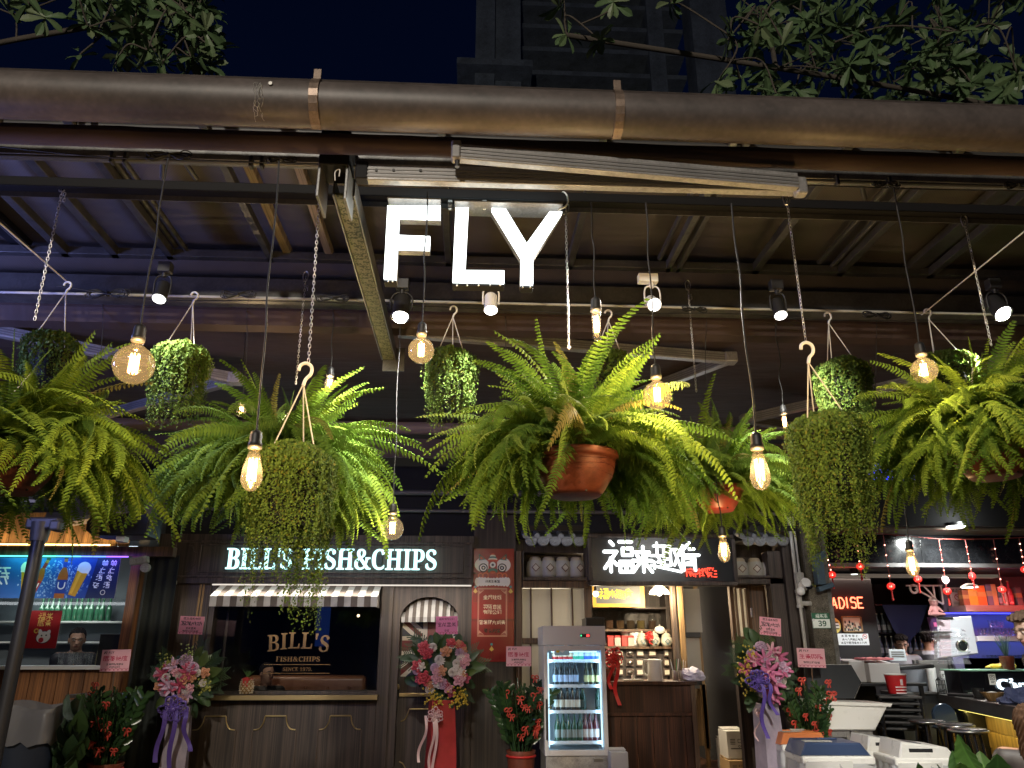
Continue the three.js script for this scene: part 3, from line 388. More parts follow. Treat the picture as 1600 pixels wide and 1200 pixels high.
function fern(label, p, sc, mix, r, avoid, potM = m.terra) {
  const t = T('hanging_fern', label, 'fern', p, 0, 'large ferns hanging in pots'); basin(t, r, r * 0.95, potM);
  for (let i = 0; i < 3; i++) { const a = i * 2.094 + 0.5; pt(t, 'hanger_wire', rod([Math.cos(a) * r, 0, Math.sin(a) * r], [0, 0.34, 0], 0.0025, 5), m.string); }
  let k = 0;
  mix.short = 40; const fill = []; for (const c of ['up', 'mid', 'low', 'hang', 'short']) for (let i = 0; i < mix[c]; i++) {
    let az = (i / mix[c] + rnd(0.09)) * 2 * PI * (c === 'up' ? 3 : 1) + k;
    if (avoid && (c !== 'up' && c !== 'short')) { const d = ((az + PI * 3 - avoid[0]) % (2 * PI)) - PI; if (Math.abs(d) < avoid[1] && rnd() < avoid[2] * (c === 'mid' ? 0.6 : 1)) continue; }
    const R0 = c === 'up' || c === 'short' ? rnd(0.6) : c === 'mid' ? rnd(0.3, 0.75) : rnd(0.6, 0.95), f = pt(t, 'frond', FR[c][Math.floor(rnd(FR[c].length))], fernM[rnd() < 0.03 ? 4 : Math.floor(rnd(4))], [Math.cos(az) * r * R0, rnd(0.03) - (c === 'hang' ? 0.01 : 0), -Math.sin(az) * r * R0], [0, az, 0]);
    f.scale.setScalar(sc * rnd(0.75, 1.12)); f.rotation.order = 'YXZ'; f.rotation.x = rnd(-0.4, 0.4); f.rotation.z = rnd(-0.22, 0.22); k += 0.37;
  }
  for (let i = 0; i < 480; i++) {   // the thicket between the single fronds
    const c = ['short', 'mid', 'low', 'hang', 'hang', 'mid', 'low', 'hang'][i % 8], az = rnd(2 * PI), da = avoid ? Math.abs(((az + PI * 3 - avoid[0]) % (2 * PI)) - PI) : 9; if (da < (avoid?.[1] ?? 0) && c !== 'up' && c !== 'short') continue;
    const R0 = c === 'up' || c === 'short' ? rnd(0.6) : rnd(0.5, 0.95), g = FR[c][Math.floor(rnd(FR[c].length))].clone(), s = sc * rnd(0.45, 0.95), q = new THREE.Quaternion().setFromEuler(new THREE.Euler(rnd(-0.5, 0.5), az, rnd(-0.3, 0.3), 'YXZ'));
    fill.push(g.applyMatrix4(new THREE.Matrix4().compose(V(Math.cos(az) * r * R0, rnd(0.04), -Math.sin(az) * r * R0), q, V(s, s, s))));
  }
  pt(t, 'frond_thicket', fill, fernM[1]).userData.kind = 'stuff';
  return t;
}
const CAMAZ = -PI / 2;   // azimuth that faces the viewer (+z)
fern('big central fern in a terracotta pot, tallest fronds up near the letters', P(897, 712, -3.05), 1.0, { up: 70, mid: 70, low: 70, hang: 50 }, 0.178, [CAMAZ + 0.1, 0.85, 0.86]);
fern('wide fern behind the dark trailing plant, over the fish shop sign', P(440, 735, -4.35), 1.25, { up: 54, mid: 66, low: 70, hang: 58 }, 0.17);
fern('fern in a dark red pot to the right of the central one', P(1120, 762, -4.2), 0.98, { up: 58, mid: 60, low: 60, hang: 44 }, 0.14, [CAMAZ + 0.2, 0.7, 0.85], M([0.15, 0.022, 0.016], 0.45));
fern('fern at the left edge, bluish light on its far side', P(22, 708, -3.05), 1.0, { up: 54, mid: 68, low: 72, hang: 58 }, 0.165, [CAMAZ + 0.3, 0.5, 0.5]);
fern('dense fern at the right edge above the bar', P(1545, 690, -3.05), 0.98, { up: 48, mid: 70, low: 76, hang: 60 }, 0.165);

// ---- small-leaved trailing plants ----
const discG = (() => { const g = new THREE.CircleGeometry(1, 5), p = g.attributes.position; for (let i = 0; i < p.count; i++) { const x = p.getX(i), y = p.getY(i); p.setXYZ(i, x * 0.85, y + 1, 0.28 * x * x - 0.1 * y * y); } g.computeVertexNormals(); return g; })();
const trailM = M([1, 1, 1], 0.75, 0, { specularIntensity: 0.25, transmission: 0.3, thickness: 0, side: THREE.DoubleSide });
const hookPts = [[0, -0.05, 0], [0.006, -0.03, 0], [0.02, -0.012, 0], [0.019, 0.012, 0], [0.002, 0.022, 0], [-0.014, 0.014, 0], [-0.018, -0.002, 0]];
function trailing(label, p, w, h, hook, leaf, tint, n, ragged = 0.3, hs = 1) {   // p: top centre of the foliage
  h *= p.z > -3.5 ? 1.06 : 1.28; const t = T('trailing_plant', label, 'hanging plant', p, 0, 'small-leaved trailing plants'), r = w / 2, pr = r * 0.72, y0 = -r * 0.35;
  pt(t, 'pot', tr(cyl(pr * 0.86, pr * 0.65, h * 0.36, 20), 0, y0 - h * 0.18 - 0.02, 0), m.blackMatt); pt(t, 'soil', tr(sph(pr, 14), 0, y0 - 0.02, 0, 0, 0, 0, [1, 0.28, 1]), m.soil);
  const mats = [], cols = [], q = new THREE.Quaternion(), o = V(0, 0, 0), c = new THREE.Color();
  const put = (x, y, z, s, out, tone) => { q.setFromEuler(E1.set(rnd(-0.9, 0.9) - 0.6, out + PI / 2 + rnd(-1, 1), rnd(-1.2, 1.2))); mats.push(new THREE.Matrix4().compose(V(x, y, z), q, V(s, s, s))); const b = tone * rnd(0.8, 1.15), yl = rnd(); c.setRGB(tint[0] * b * (yl > 0.9 ? 1.5 : 1), tint[1] * b, tint[2] * b); cols.push(c.r, c.g, c.b); };
  const lob = [0, 1, 2, 3].map(() => [rnd(2 * PI), rnd(0.25, 0.6), rnd(0.2, 0.5)]), nz = rnd(100);
  for (let i = 0; i < n; i++) {
    const a = Math.round(rnd(22)) / 22 * 2 * PI + rnd(-0.12, 0.12), st = rnd() < 0.35 ? 0 : 1, lo = lob.reduce((s, l) => s + l[2] * Math.exp(-Math.pow(Math.sin((a - l[0]) / 2) / l[1] * 2, 2)), 0), L1 = h * (st ? 1 - ragged + ragged * Math.min(1.15, lo + 0.6 * Math.pow(rnd(), 1.3)) : rnd(0.15, 0.6)), ph = rnd(6), amp = rnd(0.004, 0.02), lump = vn(a * 2.6 + nz, 3, [500, 9], 4), rr = r * (0.8 + 0.22 * lump + rnd(-0.05, 0.06)) * (rnd() < 0.05 ? 1.12 : 1), tone = rnd(0.72, 1.15), ls = leaf * rnd(0.75, 1.2);
    let d = rnd(0.02); while (d < L1 + r * 1.2) {
      let y, k; const wv = amp * Math.sin(d * 22 + ph);
      if (d < r * 1.2) { const u = d / (r * 1.2), e = u * PI / 2; k = rr * Math.sin(e); y = y0 + r * 0.55 * Math.cos(e) * (0.8 + 0.4 * lump); } else { const dd = d - r * 1.2; k = rr * (1 - 0.2 * Math.min(1, dd / h)) + wv; y = y0 - dd; if (dd > L1) break; }
      const aa = a + wv / r, tip = d > L1 ? 0.7 : 1; put(Math.cos(aa) * k + rnd(-0.006, 0.006), y + rnd(-0.004, 0.004), Math.sin(aa) * k + rnd(-0.006, 0.006), ls * rnd(0.6, 1.25) * tip, -aa, tone); d += leaf * (d < r ? 1.15 : rnd(0.8, 1.5));
    }
  }
  const im = new THREE.InstancedMesh(discG, trailM, mats.length); mats.forEach((x, i) => im.setMatrixAt(i, x)); im.instanceColor = new THREE.InstancedBufferAttribute(new Float32Array(cols), 3); im.name = 'foliage'; im.userData.kind = 'stuff'; t.add(sh(im));
  const hk = hook.clone().sub(p), hg = pt(t, 'hanger', tr(tube(hookPts, 0.0055, 30, 7), hk.x, hk.y, hk.z, 0, 0, 0, hs), m.white);
  for (let i = 0; i < 3; i++) { const a = i * 2.094 + 0.6; pt(hg, 'string', rod([hk.x, hk.y - 0.045 * hs, hk.z], [Math.cos(a) * pr, y0 + 0.005, Math.sin(a) * pr], 0.003, 5), m.string); }
  return t;
}
const GRN = [0.125, 0.205, 0.035];
trailing('bright green trailing plant right of the largest bulb', P(285, 548, -4.08), 0.315, 0.34, P(303, 462, -4.08), 0.0085, GRN, 250, 0.5);
trailing('bright green trailing plant under the white spotlight', P(705, 556, -4.08), 0.285, 0.36, P(708, 484, -4.08), 0.0085, GRN, 230, 0.6);
trailing('bright green trailing plant above the longer yellow-green one', P(1312, 572, -4.08), 0.32, 0.36, P(1293, 494, -4.08), 0.0085, GRN, 240, 0.35);
trailing('trailing plant half hidden behind the right fern', P(1478, 562, -4.08), 0.32, 0.36, P(1449, 488, -4.08), 0.0085, GRN, 180, 0.4);
trailing('trailing plant hidden behind the left fern, hung on a white hook', P(85, 532, -4.08), 0.32, 0.34, P(105, 446, -4.08), 0.0085, GRN, 150, 0.4);
trailing('trailing plant hidden behind the central fern top', P(948, 560, -4.08), 0.3, 0.34, P(950, 490, -4.08), 0.0085, GRN, 140, 0.4);
trailing('dark trailing plant hanging in front of the second fern, ragged at the bottom', P(463, 712, -3.0), 0.33, 0.53, P(476, 578, -3.0), 0.0062, GRN, 400, 0.62, 1.35);
trailing('long yellow-green trailing plant beside the stone pillar', P(1289, 660, -3.0), 0.315, 0.53, P(1260, 545, -3.0), 0.0064, GRN, 420, 0.5, 1.35);

// ---- trees ----
const bigLeaf = (() => { const pos = [], col = [], S = [[0, 0.03], [0.3, 0.1], [0.62, 0.19], [0.85, 0.17], [1, 0.02]]; const tri = (...v) => v.forEach((q) => { pos.push(q[0], -0.16 * q[0] * q[0] + Math.abs(q[1]) * 0.35, q[1]); const k = 0.9 + (Math.abs(q[1]) < 0.001 ? 0.25 : 0); col.push(k, k, k); }); for (let i = 0; i < 4; i++) for (const s of [1, -1]) { const [a, b] = [S[i], S[i + 1]]; tri([a[0], 0], [b[0], 0], [b[0], b[1] * s]); tri([a[0], 0], [b[0], b[1] * s], [a[0], a[1] * s]); } const g = new THREE.BufferGeometry(); g.setAttribute('position', new THREE.Float32BufferAttribute(pos, 3)); g.setAttribute('color', new THREE.Float32BufferAttribute(col, 3)); g.computeVertexNormals(); return g; })();
const treeM = [leafM([0.115, 0.17, 0.075], 0.25, 0.4), leafM([0.09, 0.145, 0.065], 0.25, 0.38), leafM([0.14, 0.18, 0.09], 0.25, 0.42)], barkM = M([0.11, 0.09, 0.07], 0.9, 0, { map: rep(TX.grime, 3) });
function tree(label, base, centers, leafLen, near) {
  const t = T('tree', label, 'tree', base, 0), lv = [], limbs = [];
  const top = V(base[0], 5.6, base[2]); pt(t, 'trunk', tube([[0, 0, 0], [0.06, 2, 0.03], [0, 4, -0.05], [0, 5.6, 0]], 0.13, 24, 9), barkM);
  for (const c of centers) {
    const ax = V(rnd(-0.7, 0.7), rnd(-0.5, 0.9), rnd(-0.2, 0.9)).normalize(), n = 6 + Math.floor(rnd(5)), q0 = new THREE.Quaternion().setFromUnitVectors(V(0, 1, 0), ax);
    if (limbs.length < 40 || rnd() < 0.3) { const a = limbs.length > 1 ? limbs.reduce((b, l) => l.distanceTo(c) < b.distanceTo(c) ? l : b) : top.clone(), mid = a.clone().lerp(c, 0.5).add(V(rnd(-0.15, 0.15), rnd(0.05, 0.25), rnd(-0.1, 0.1))); const far = a.distanceTo(c); pt(t, 'limb', tube([a, mid, c].map((v) => v.clone().sub(V(...base))), far > 1.6 ? 0.022 : 0.007, 14, 6), barkM); limbs.push(mid.clone().lerp(c, 0.4)); limbs.push(c.clone()); }
    for (let i = 0; i < n; i++) { const q = q0.clone().multiply(new THREE.Quaternion().setFromEuler(new THREE.Euler(rnd(-0.35, 0.35), i / n * 2 * PI + rnd(0.5), rnd(-0.55, 0.5), 'YXZ'))); lv.push([c.clone().addScaledVector(ax, rnd(-0.02, 0.03)).sub(V(...base)), q, leafLen * rnd(0.7, 1.15)]); }
  }
  const singles = lv.slice(0, near);
  for (const [p, q, s] of singles) { const o = pt(t, 'leaf', bigLeaf, treeM[Math.floor(rnd(3))], p); o.quaternion.copy(q); o.scale.setScalar(s); }
  const rest = lv.slice(near); if (rest.length) { const im = new THREE.InstancedMesh(bigLeaf, treeM[1], rest.length); rest.forEach(([p, q, s], i) => im.setMatrixAt(i, new THREE.Matrix4().compose(p, q, V(s, s, s)))); im.name = 'foliage'; im.userData.kind = 'stuff'; t.add(sh(im)); }
}
{
  const c = []; for (const [x, y] of [[138, 42], [125, 85], [15, 12], [45, 8], [70, 30], [210, 60], [262, 25], [312, 20], [230, 78], [300, 92], [255, 96], [335, 78], [290, 112], [180, 100], [320, 50]]) c.push(P(x, y, -4.7 + rnd(-0.3, 0.3)));
  for (let i = 0; i < 90; i++) { const x = 120 + Math.pow(rnd(), 0.8) * 215, y = rnd(-60, 105); if (x < 190 && y > 40) continue; c.push(P(x, y, rnd(-5.8, -4.7))); }
  for (let i = 0; i < 40; i++) c.push(P(rnd(-260, 200), rnd(-220, -10), rnd(-6, -4.7)));
  tree('dark leafed tree over the left end of the canopy, leaves in whorls', [-5.1, 0, -5.2], c, 0.165, 290);
  const d = []; for (const [x, y] of [[885, 55], [938, 62], [875, 10], [960, 5], [1050, 5], [1500, 50], [1590, 115], [1140, 55], [1120, 130], [1190, 40]]) d.push(P(x, y, -4.6 + rnd(-0.2, 0.2)));
  for (let i = 0; i < 190; i++) { const x = 1130 + rnd(480), y = rnd(-50, 165); if (x > 1480 && y < 90 && rnd() < 0.6) continue; if (x < 1180 && y < 20) continue; d.push(P(x, y, rnd(-6.2, -4.6))); }
  for (let i = 0; i < 60; i++) d.push(P(rnd(950, 1900), rnd(-250, -20), rnd(-6.2, -4.6)));
  tree('dark leafed tree over the right end of the canopy, one branch reaching the middle', [6.3, 0, -5.2], d, 0.17, 298);
}
// ================= shopfronts =================
const font = await new FontLoader().loadAsync('fonts/droid/droid_serif_bold.typeface.json'), fontS = await new FontLoader().loadAsync('fonts/droid/droid_sans_bold.typeface.json');
function fit(g, x0, x1, y0, y1, z) { g.computeBoundingBox(); const b = g.boundingBox; g.translate(-b.min.x, -b.min.y, -b.min.z); g.scale((x1 - x0) / (b.max.x - b.min.x), (y1 - y0) / (b.max.y - b.min.y), 1); return g.translate(x0, y0, z); }
const by = (q, z0, z1, r) => tr(bx(q.w, q.h, z1 - z0, r), q.x, q.y, (z0 + z1) / 2);
function room(name, x0, x1, y0, y1, z0, z1, mw, mf, mc) {   // open towards the viewer
  st(name + '_wall', [box3([x0 - 0.1, y0, z0 - 0.1], [x1 + 0.1, y1, z0], 0), box3([x0 - 0.1, y0, z0], [x0, y1, z1], 0), box3([x1, y0, z0], [x1 + 0.1, y1, z1], 0)], mw);
  st(name + '_floor', box3([x0, y0 - 0.02, z0], [x1, y0 + 0.004, z1], 0), mf); st(name + '_ceiling', box3([x0 - 0.1, y1, z0 - 0.1], [x1 + 0.1, y1 + 0.08, z1], 0), mc ?? mw);
}
const planks = (par, name, x0, x1, y0, y1, z, w, mt, th = 0.02) => { for (let x = x0; x < x1 - 0.02; x += w) { const e = Math.min(w, x1 - x) - 0.006; pt(par, name, tr(bx(e, y1 - y0, th + rnd(0.004), 0.003), x + w / 2 - (w - e) / 2 + 0.003, (y0 + y1) / 2, z + rnd(0.002)), Array.isArray(mt) ? mt[Math.floor(rnd(mt.length))] : mt); } };
const shade = (b, k, dx = 0) => { const c = b.clone(); c.color.multiplyScalar(k); if (b.map) { c.map = b.map.clone(); c.map.offset.set(rnd(), rnd()); c.map.needsUpdate = true; } return c; };
const vary = (b) => [shade(b, 0.8), shade(b, 0.95), shade(b, 1.1), shade(b, 1.25)];
const orangeV = vary(m.orangeWood), redV = vary(m.redwood), paleV = vary(m.palewood), dwoodV = vary(m.dwood);
const flex = (label, name, q, t, z, cat, mt, dp = 0.004, ry = 0) => { const o = T(name, label, cat, [q.x, q.y, z], ry); pt(o, 'panel', bx(q.w, q.h, dp, 0), M([0.5, 0.5, 0.5], 0.6)); pt(o, 'print', tr(plane(q.w, q.h), 0, 0, dp / 2 + 0.0015), mt ?? printed(t)); return o; };

// ---------- drinks kiosk at the left ----------
const KZ = -8.3, kx = (px) => P(px, 1000, KZ).x, ky = (py) => P(100, py, KZ).y;
const kl = kx(-110), kr = kx(206);
{
  const k = T('drinks_kiosk', 'orange plank drinks kiosk with a serving window at the far left', 'kiosk', [0, 0, 0]);
  planks(k, 'plank', kl, kr - 0.08, 0, ky(1046), KZ, 0.13, orangeV);
  planks(k, 'plank', kl, kx(178), ky(853), ky(752), KZ, 0.185, paleV);
  pt(k, 'lintel', box3([kl, ky(869), KZ - 0.05], [kx(254), ky(854), KZ + 0.05]), m.midwood);
  pt(k, 'post', box3([kr - 0.1, 0, KZ - 0.08], [kr, ky(869), KZ + 0.06]), m.orangeWood);
  pt(k, 'counter', box3([kl, ky(1046), KZ - 0.25], [kr - 0.1, ky(1040), KZ + 0.1]), m.white);
  pt(k, 'glass', box3([kl, ky(1040) + 0.004, KZ - 0.01], [kr - 0.1, ky(936), KZ - 0.006], 0), m.glass);
  pt(k, 'led_strip', tr(bx(kr - kl - 0.4, 0.012, 0.012, 0.002), (kl + kr) / 2 - 0.15, ky(852), KZ + 0.05), GL([1, 0.6, 0.2], 5));
  area([(kl + kr) / 2, ky(852) + 0.02, KZ + 0.1], [(kl + kr) / 2, 4, KZ + 0.02], kr - kl, 0.05, [1, 0.62, 0.28], 9);
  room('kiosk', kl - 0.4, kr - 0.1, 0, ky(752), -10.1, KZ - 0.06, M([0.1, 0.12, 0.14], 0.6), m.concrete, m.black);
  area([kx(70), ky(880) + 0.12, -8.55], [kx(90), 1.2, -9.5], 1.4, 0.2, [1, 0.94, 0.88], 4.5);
  one('unseen_ceiling_lamp', 'unseen cool tube lamp inside the drinks kiosk', 'lamp', tr(bx(1.4, 0.05, 0.12), kx(70), ky(880) + 0.17, -8.5), GL([0.75, 0.9, 1], 2));  // lamp out of view, placed to light the kiosk and barkeeper
  // banner
  const b = R(-60, 872, 186, 935, KZ + 0.03);
  const t = canvas(984, 252, (g, w, h) => {
    const gr = g.createLinearGradient(0, 0, w, 0); gr.addColorStop(0, '#123a86'); gr.addColorStop(0.45, '#2c6fc0'); gr.addColorStop(0.8, '#143f96'); gr.addColorStop(1, '#0c1c50'); g.fillStyle = gr; g.fillRect(0, 0, w, h);
    g.fillStyle = 'rgba(220,235,250,.55)'; for (let i = 0; i < 260; i++) { const a = rnd(2 * PI), r = Math.pow(rnd(), 0.7) * 190; g.beginPath(); g.ellipse(590 + Math.cos(a) * r * 1.25, 135 + Math.sin(a) * r * 0.62, rnd(1, 9), rnd(1, 6), rnd(3), 0, 7); g.fill(); }
    g.strokeStyle = 'rgba(235,245,255,.5)'; for (let i = 0; i < 60; i++) { const a = rnd(2 * PI); g.lineWidth = rnd(1, 4); g.beginPath(); g.arc(590 + Math.cos(a) * rnd(150), 130 + Math.sin(a) * rnd(70), rnd(6, 40), a, a + rnd(2.5)); g.stroke(); }
    const glass = (x, y, s) => { g.save(); g.translate(x, y); g.rotate(s); g.fillStyle = '#d89a1e'; g.beginPath(); g.moveTo(-36, -50); g.lineTo(36, -50); g.lineTo(24, 110); g.lineTo(-24, 110); g.fill(); g.fillStyle = '#f2b637'; g.fillRect(-20, -40, 18, 140); g.fillStyle = '#efe9dc'; g.beginPath(); g.ellipse(0, -72, 42, 36, 0, 0, 7); g.fill(); g.fillRect(-40, -76, 80, 34); g.restore(); };
    const bot = (x, y, s, lab) => { g.save(); g.translate(x, y); g.rotate(s); g.fillStyle = '#b4601c'; g.fillRect(-11, -120, 22, 70); g.beginPath(); g.moveTo(-11, -56); g.quadraticCurveTo(-32, -20, -32, 10); g.lineTo(-32, 140); g.lineTo(32, 140); g.lineTo(32, 10); g.quadraticCurveTo(32, -20, 11, -56); g.fill(); g.fillStyle = '#222'; g.fillRect(-13, -128, 26, 16); g.fillStyle = lab; g.fillRect(-11, -92, 22, 34); g.fillRect(-32, 20, 64, 84); g.strokeStyle = '#f3f0ea'; g.lineWidth = 8; g.beginPath(); g.arc(0, 56, 20, 0, PI); g.moveTo(-20, 34); g.lineTo(-20, 56); g.moveTo(20, 34); g.lineTo(20, 56); g.stroke(); g.restore(); };
    glass(415, 130, -0.1); bot(490, 120, 0.35, '#a9221f'); bot(640, 118, 0.02, '#1f3f9a'); glass(745, 130, 0.28);
    g.strokeStyle = '#e8ecf4'; g.fillStyle = '#0c1c50'; g.beginPath(); g.moveTo(840, 0); g.lineTo(984, 0); g.lineTo(984, 252); g.lineTo(800, 252); g.fill();
    for (const [i, c] of [...'禁止酒駕'].entries()) glyph(g, c, 872 - i * 12, 12 + i * 46, 38, 4.5); for (const [i, c] of [...'禁止飲酒'].entries()) glyph(g, c, 926 - i * 8, 12 + i * 46, 38, 4.5);
    glyph(g, '釀', 195, 60, 110, 11); g.strokeStyle = '#d8d0c8'; g.beginPath(); g.lineWidth = 4; g.arc(905, 215, 14, 0, 7); g.stroke();
  });
  flex('blue beer banner with two bottles and two full glasses above the kiosk window', 'beer_banner', b, t, KZ + 0.06, 'banner');
  for (const [x, c] of [[kx(30), [0.1, 1, 0.8]], [kx(110), [0.1, 0.35, 1]], [kx(165), [0.25, 0.12, 1]]]) area([x, b.t + 0.02, KZ + 0.16], [x, b.y, KZ + 0.05], 0.5, 0.03, c, 8);
  const ls = T('led_strip_light', 'colour-changing strip light along the top of the beer banner', 'strip light', [0, 0, 0]);
  for (const [a, c, e] of [[-60, [0.1, 1, 0.7], 70], [70, [0.1, 0.6, 1], 110], [110, [0.12, 0.25, 1], 150], [150, [0.3, 0.12, 1], 186]]) pt(ls, 'segment', tr(bx(kx(e) - kx(a) - 0.004, 0.012, 0.012, 0.002), (kx(a) + kx(e)) / 2, b.t + 0.012, KZ + 0.09), GL(c, 1.6));
  area([(kl + kr) / 2, b.b - 0.03, KZ + 0.3], [(kl + kr) / 2, b.y, KZ], 1.8, 0.04, [0.9, 0.95, 1], 2.4);
  // red poster on the glass
  const rp = R(43, 954, 92, 1013, KZ + 0.02);
  flex('red new-year poster with a white cartoon animal on the kiosk glass', 'red_poster', rp, canvas(200, 240, (g) => { g.fillStyle = '#a8161c'; g.fillRect(0, 0, 200, 240); g.strokeStyle = '#e9c46a'; line(g, '福來', 100, 14, 46, 5); line(g, '開意', 100, 60, 40, 4.5); g.fillStyle = '#f0e9e0'; g.strokeStyle = '#333'; g.lineWidth = 4; g.beginPath(); g.ellipse(108, 170, 46, 38, -0.2, 0, 7); g.fill(); g.stroke(); g.beginPath(); g.ellipse(84, 140, 13, 22, -0.4, 0, 7); g.ellipse(135, 142, 13, 20, 0.4, 0, 7); g.fill(); g.fillStyle = '#c4232b'; g.beginPath(); g.arc(96, 188, 16, 0, 7); g.fill(); g.fillStyle = '#333'; g.beginPath(); g.arc(95, 160, 5, 0, 7); g.arc(124, 158, 5, 0, 7); g.fill(); g.strokeStyle = '#e0b94e'; g.lineWidth = 8; g.beginPath(); g.arc(56, 130, 12, 0, 7); g.stroke(); }), KZ + 0.012, 'poster', null, 0.002);
  // shelves of bottles in the kiosk
  const sh1 = T('bottle_shelf', 'lit glass shelves at the back of the drinks kiosk', 'shelf', [0, 0, 0]); const sy = [P(90, 972, -9.9).y, P(90, 990, -9.9).y - 0.1];
  for (const y of sy) pt(sh1, 'board', tr(bx(1.7, 0.02, 0.2), P(85, 960, -9.9).x, y, -9.95), m.white);
  area([P(95, 945, -9.8).x, P(95, 938, -9.8).y, -9.75], [P(95, 990, -9.9).x, sy[0], -10], 1.1, 0.06, [0.85, 1, 0.92], 8);
  const bp = bottleProto('green_bottle', 'green glass bottle on the lit kiosk shelf', [0.03, 0.11, 0.06], 'green bottles on the kiosk shelf');
  for (let i = 0; i < 13; i++) { const p = [P(62, 960, -9.9).x + i * 0.066, sy[0] + 0.012, -9.92 + rnd(-0.02, 0.02)]; i ? copy(bp, p) : bp.position.set(...p); }
  // card reader and box on the kiosk counter
  one('till', 'small dark till with a lit screen at the kiosk window', 'till', [tr(bx(0.22, 0.3, 0.2), 0, 0.15, 0)], m.black, [kx(166), ky(1040), KZ - 0.2]);
  for (const [px, c, h, l] of [[150, [0.6, 0.6, 0.62], 0.2, 'white'], [174, [0.25, 0.12, 0.4], 0.3, 'purple'], [138, [0.5, 0.42, 0.2], 0.14, 'tan']]) one('carton', l + ' packet standing inside the kiosk window', 'packet', bx(0.12, h, 0.1), M(c, 0.5), [kx(px), ky(1040) + h / 2, KZ - 0.42]);
  one('glass_tumbler', 'upturned clear glass on the kiosk counter', 'glass', lathe([[0.03, 0], [0.042, 0.13], [0.039, 0.13], [0.027, 0.01], [0, 0.008]], 14), m.glass, [kx(86), ky(1040), KZ - 0.2], null, 'glasses on the kiosk counter');
  for (const px of [95, 104, 113, 122, 130]) { const o = scene.children.find((c) => c.name === 'glass_tumbler'); copy(o, [kx(px), ky(1040), KZ - 0.2 - rnd(0.1)]); }
  scene.children.filter((c) => c.name.startsWith('glass_tumbler')).forEach((c) => (c.userData.label = 'clear glass standing on the kiosk counter before the barkeeper'));
  // clutter above: projector box, duct, wedge
  const pj = R(160, 812, 250, 842, -7.6); const pjT = T('black_box_unit', 'bulky black equipment box mounted above the dark curtain', 'equipment', [pj.x, pj.y, -7.6]); pt(pjT, 'case', ext([[-pj.w / 2, 0.02], [-pj.w / 2 + 0.04, pj.h / 2], [pj.w / 2, pj.h / 2], [pj.w / 2, -pj.h / 2], [-pj.w / 2 + 0.06, -pj.h / 2], [-pj.w / 2, -0.05]], 0.3, 0.01), m.black); pt(pjT, 'foot', tr(bx(0.08, 0.06, 0.1), 0.02, -pj.h / 2 - 0.03, 0.2), m.white);
  const z = -6.4, pp = (a, b) => { const v = P(a, b, z); return [v.x, v.y]; };
  const uw = T('folded_parasol', 'black folded parasol end above the slanting post', 'parasol', [0, 0, 0]); pt(uw, 'cover', tr(ext([[-40, 752], [52, 755], [95, 790], [95, 799], [-40, 801]].map((q) => pp(...q)), 0.3, 0.008), 0, 0, z), m.blackMatt); pt(uw, 'edge', tr(ext([[50, 791], [95, 793], [95, 797], [50, 796]].map((q) => pp(...q)), 0.02), 0, 0, z + 0.31), m.aluD);
  one('air_duct', 'smooth grey air duct above the kiosk planks', 'duct', tr(ext([[88, 775], [178, 770], [196, 800], [150, 803], [100, 812], [70, 812]].map((q) => { const v = P(q[0], q[1], -8.0); return [v.x, v.y]; }), 0.2, 0.03), 0, 0, -8.22), M([0.14, 0.14, 0.14], 0.4));
  const po = P(62, 835, -6), pz = T('steel_post', 'dark steel post with a clamp head in front of the kiosk', 'post', [po.x, 0, -6]); pt(pz, 'shaft', tr(cyl(0.048, 0.048, po.y, 14), 0, po.y / 2, 0), M([0.045, 0.045, 0.05], 0.4, 0.3)); pt(pz, 'clamp', [tr(cyl(0.075, 0.06, 0.14, 10), 0, po.y + 0.02, 0), tr(bx(0.24, 0.09, 0.1, 0.02), 0.02, po.y + 0.08, 0), tr(bx(0.08, 0.08, 0.12, 0.02), 0.13, po.y + 0.06, 0.02)], m.aluD); pt(pz, 'base_plate', tr(cyl(0.16, 0.16, 0.03, 16), 0, 0.015, 0), m.aluD);
  // dark curtain and its fittings
  const cu = R(196, 868, 246, 1210, -8.45); one('dark_curtain', 'black-green curtain between the kiosk and the fish shop', 'curtain', (() => { const a = new THREE.BoxGeometry(cu.w + 0.15, cu.t, 0.02, 40, 2, 1), p = a.attributes.position; for (let i = 0; i < p.count; i++) p.setZ(i, p.getZ(i) + 0.012 * Math.sin(p.getX(i) * 60)); a.computeVertexNormals(); return a; })(), M([0.008, 0.012, 0.009], 0.8), [cu.x, cu.t / 2, -8.45]);
  const wc = P(218, 876, -8.1), wt = T('wall_camera', 'pale wall camera tilted on the kiosk lintel end', 'camera', wc); pt(wt, 'body', tr(bx(0.17, 0.07, 0.09, 0.012), 0, 0, 0, 0, 0, 0.18), m.cream); pt(wt, 'mount', tr(cyl(0.045, 0.045, 0.05, 14), 0.07, -0.07, 0, PI / 2), m.cream);
  // bin, planter crate
  const bn = P(42, 1150, -7.2), bt = T('waste_bin', 'large dark blue bin lined with a pale plastic bag', 'bin', [bn.x - 0.06, 0, -7.3]); const bh = P(42, 1118, -7.2).y;
  pt(bt, 'tub', tr(new THREE.CylinderGeometry(0.46, 0.38, bh - 0.05, 4, 1), 0, (bh - 0.05) / 2, 0, 0, PI / 4, 0), M([0.015, 0.022, 0.04], 0.5));
